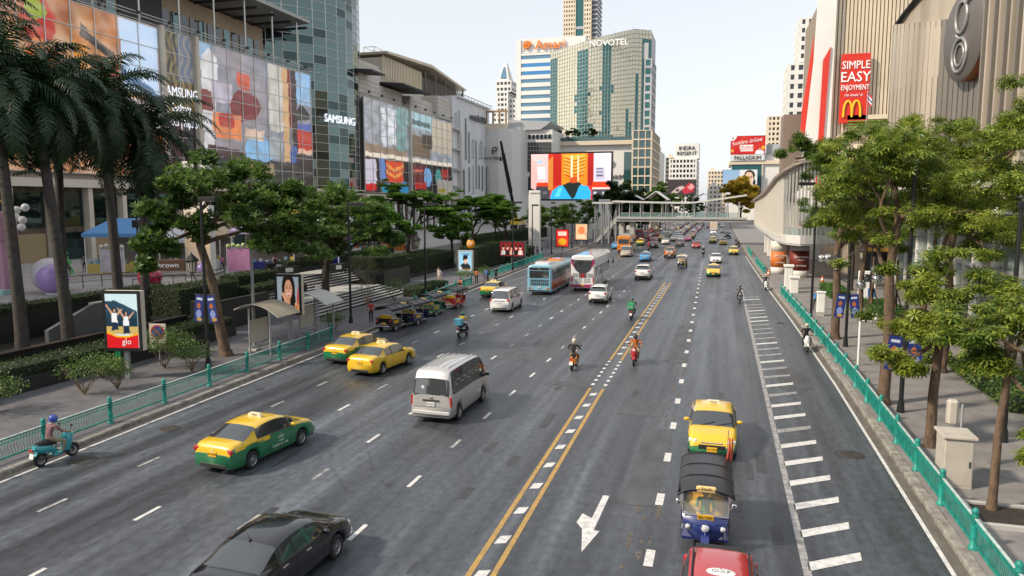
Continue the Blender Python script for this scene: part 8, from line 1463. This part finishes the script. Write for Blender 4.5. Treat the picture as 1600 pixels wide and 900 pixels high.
for i in range(16): rl = random.Random(i + 90); x = rl.uniform(-30.5, -26.8) - .02 * i; y = 104 + 4.6 * i; person('small %sfigure, %s from the viewer in the crowd along the far left pavement' % ('walking ' if i % 2 == 0 else 'standing ', (ordn + ['eleventh', 'twelfth', 'thirteenth', 'fourteenth', 'fifteenth', 'sixteenth'])[i]), (xl(y) - 1.6 - rl.random() * 3, y, .15), R(rl.uniform(0, 360)), ('walk', 'stand')[i % 2], rl.choice(list(C_)), rl.choice(('black', 'denim', 'grey')), group='crowd on the far left pavement')
# --- crane
CR = thing('mobile_crane', 'dark crane boom rising beside the rounded mall', 'crane', (-55, 200, 2.2)); b = MB(); b.cyl((0, -1, 2), (0, -16.2, 22.8), .55, .35, 6, smooth=False); b.cyl((0, -7, 10.2), (0, -14, 19.8), .62, .5, 6, smooth=False); b.build('boom', M_black, CR); b = MB(); b.bbox(-1.3, 1.3, -3, 4, 1.2, 3, .1); b.build('cab', P_yellow, CR); b = MB(); b.cyl((0, -16.2, 22.6), (0, -16.2, 18.5), .05, n=5); b.bbox(-.25, .25, -16.45, -15.95, 17.8, 18.5, .05); b.build('hook', M_black, CR)
for sx in (-1.2, 1.2):
    for y in (-2, 0, 2, 3.6): add_wheel(CR, sx, y, .55, .35)
# ================================================================ right pavement furniture
UC = thing('utility_cabinet', 'tall pale utility cabinet behind the near right railing', 'cabinet', (7.5, 26.3, .15)); b = MB(); b.bbox(-.42, .42, -.5, .5, 0, 1.62, .02); b.build('case', mat('cabinet_cream', (.46, .43, .38), .6, var=.1, scale=2), UC); b = MB(); b.bbox(-.5, .5, -.58, .58, 1.62, 1.7, .02); b.build('lid', MATS['cabinet_cream'], UC); b = MB(); b.box(-.38, .38, -.51, -.5, .1, 1.55); b.build('door', MATS['cabinet_cream'], UC); b = MB(); b.bbox(.28, .34, -.53, -.5, .7, .9, .01); b.build('handle', M_dgrey, UC)
b = MB(); b.bbox(-.2, .15, 0, .3, 1.7, 2.5, .08); b.build('meter_box', MATS['cabinet_cream'], UC, loc=(.2, 1.0, 0)); b = MB(); b.cyl((.4, .9, 0), (.4, .9, 2.4), .04, n=6); b.build('conduit', M_grey, UC)
SC = thing('utility_cabinet', 'slim white cabinet on the right pavement near the skywalk', 'cabinet', (7.9, 64, .15)); b = MB(); b.bbox(-.3, .3, -.25, .25, .3, 1.9, .03); b.build('case', M_white_p, SC); b = MB(); b.bbox(-.36, .36, -.3, .3, 1.9, 1.98, .02); b.build('lid', M_white_p, SC); b = MB(); b.box(-.25, .25, -.2, .2, 0, .3); b.build('plinth', M_conc, SC)
for i, (x, y) in enumerate(((7.0, 83.5), (7.3, 80.2))): t = thing('stone_pillar', ('taller', 'shorter')[i] + ' white stone pillar at the right kerb before the columns', 'pillar', (x, y, .15)); b = MB(); b.bbox(-.4, .4, -.4, .4, 0, 2.4 - i * .9, .05); b.build('shaft', T_white, t); b = MB(); b.bbox(-.52, .52, -.52, .52, 2.4 - i * .9, 2.6 - i * .9, .04); b.build('cap', T_white, t)
CC = thing('camera_pole', 'white camera pole behind the right railing', 'camera pole', (7.6, 44.6, .15)); b = MB(); b.cyl((0, 0, 0), (0, 0, 2.9), .06, n=8); b.cyl((0, 0, 2.75), (.75, 0, 2.75), .035, n=6); b.cyl((0, 0, 2.55), (.7, 0, 2.55), .03, n=6); b.build('pole', M_white_p, CC); b = MB(); b.sphere((.78, 0, 2.72), .13, 12, 8); b.build('camera_dome', M_white_p, CC); b = MB(); b.bbox(.6, .9, -.12, .12, 2.82, 2.98, .03); b.build('camera_box', M_white_p, CC)
M_ball = mat('mirror_ball', (.72, .72, .70), .08, 1.)
for i, (x, y, z, r_) in enumerate(((9.3, 72, 4.3, .36), (8.9, 73, 4.2, .34), (11.2, 60, 3.6, .36), (12.1, 61, 3.55, .34), (12.2, 60.5, 2.5, .42), (10.4, 61.5, 3.0, .36), (11.3, 66, 3.1, .3), (12.8, 62.5, 4.1, .2), (13.6, 61, 3.0, .28), (11.7, 64, 4.0, .25), (9.9, 66, 4.3, .25), (12.9, 58, 3.2, .3), (14.5, 58.6, 3.0, .28))):
    t = thing('mirror_ball', '%s hanging mirror ball among the right trees, from the left' % (ordn + ['eleventh', 'twelfth', 'thirteenth'])[[1, 0, 5, 7, 8, 3, 4, 9, 11, 6, 2, 10, 12][i]], 'mirror ball', (x, y, z), group='hanging mirror balls'); b = MB(); b.sphere((0, 0, 0), r_, 22, 14); b.build('ball', M_ball, t); b = MB(); b.cyl((0, 0, r_), (0, 0, 6.9 - z), .014, n=5); b.build('string', M_dgrey, t)
t = thing('string_wire', 'thin wire strung between the right trees carrying the mirror balls', 'wire', (11, 60, 6.9)); b = MB(); b.tube([(-3.2, -8, 0), (-.6, 0, -.1), (1, 1.2, -.12), (2.6, -3, 0)], .016, 5); b.tube([(-2, 13, 0), (-1, 6, -.1), (.4, 4, -.1), (2.6, -3, 0)], .016, 5); b.build('cable', M_dgrey, t)
for i, (x, y) in enumerate(((5.9, 99), (11.4, 92), (13.2, 78))): t = thing('traffic_cone', ('traffic cone on the right kerb by the columns', 'traffic cone near the shop row', 'traffic cone behind the forecourt bed')[i], 'cone', (x, y, .15)); b = MB(); b.lathe([(.19, .03), (.03, .75), (.001, .75)], 14); b.build('cone', mat('cone_orange', (.7, .13, .02), .5), t); b = MB(); b.box(-.24, .24, -.24, .24, 0, .035); b.build('base', M_trim, t); b = MB(); b.lathe([(.145, .25), (.105, .42)], 14); b.build('band', M_white_p, t)
t = thing('info_panel', 'white and blue information panel in the forecourt', 'sign', (13.0, 74, .15)); b = MB(); b.bbox(-.75, .75, -.1, .1, .2, 2.9, .04); b.build('panel', M_white_p, t); b = MB(); b.box(-.6, .6, -.12, -.1, 1.9, 2.6); b.build('screen', M_glassd, t); b = MB(); b.box(.1, .7, -.12, -.1, .5, 1.3); b.build('blue_field', mat('info_blue', (.02, .15, .5), .5), t)
lamp_post('lantern lamp post in the right forecourt', (12.6, 70, .15), 6.8, .6, None, 0, 4.6)
for i, (x, y) in enumerate(((12.4, 68), (13.5, 64.5))):
    t = thing('tree_stake', ('left', 'right')[i] + ' timber tripod staking a young tree in the forecourt', 'stake', (x, y, .15)); b = MB(); [b.cyl((.7 * math.cos(a), .7 * math.sin(a), 0), (0, 0, 2.2), .05, n=6) for a in (0, 2.1, 4.2)]; b.build('poles', M_bark, t); b = MB(); b.cyl((0, 0, 0), (0, 0, 4.6), .12, .09, 8); b.build('stem', M_bark, t)
t = thing('tree_pit', 'square concrete tree surround at the bottom right tree', 'planter', (8.1, 23.6, .15))
for a in ((-.9, .9, -.9, -.75), (-.9, .9, .75, .9), (-.9, -.75, -.75, .75), (.75, .9, -.75, .75)): b = MB(); b.bbox(*a, 0, .14, .02); b.build('edge', M_conc, t)
b = MB(); b.box(-.75, .75, -.75, .75, 0, .06); b.build('soil', MATS['dark_soil'], t)

rz_ = random.Random(77)
for i in range(22):
    x = rz_.uniform(-60, -44.6); y = rz_.uniform(60, 98); tp = rz_.choice(['white', 'pink', 'yellow', 'blue', 'red', 'beige', 'orange', 'grey']); person('small distant shopper in %s among the plaza stalls' % tp, (x, y, Z), R(rz_.uniform(0, 360)), ('walk', 'stand', 'phone')[i % 3], tp, rz_.choice(['black', 'denim', 'beige']), group='shoppers among the stalls')
for i, (x, y, c, lab) in enumerate(((-45.6, 62.5, (.62, .28, .5), 'pink banner wall on the plaza left of the lilac tent'), (-49.5, 74, (.72, .45, .03), 'yellow banner wall behind the lilac tent'), (-46.2, 84.5, (.1, .32, .6), 'blue banner wall beside the small white tent'), (-56.5, 58, (.55, .5, .56), 'pale banner wall right of the green cut-out tree'))):
    t = thing('banner_wall', lab, 'banner', (x, y, Z), R(15)); b = MB(); b.box(-1.1, 1.1, -.05, .05, .4, 2.6); b.build('cloth', mat('banner%d' % i, c, .7, var=.15, scale=1.5), t)
    for sx in (-1, 1): b = MB(); b.cyl((sx * 1.15, 0, 0), (sx * 1.15, 0, 2.8), .05, n=6); b.build('pole', M_white_p, t)
    b = MB(); [b.sphere((-1.0 + .5 * k_, 0, 2.85 + .1 * (k_ % 2)), .22, 10, 8) for k_ in range(5)]; b.build('balloon_row', mat('balloon%d' % i, (c[2], c[0], c[1]), .35), t)
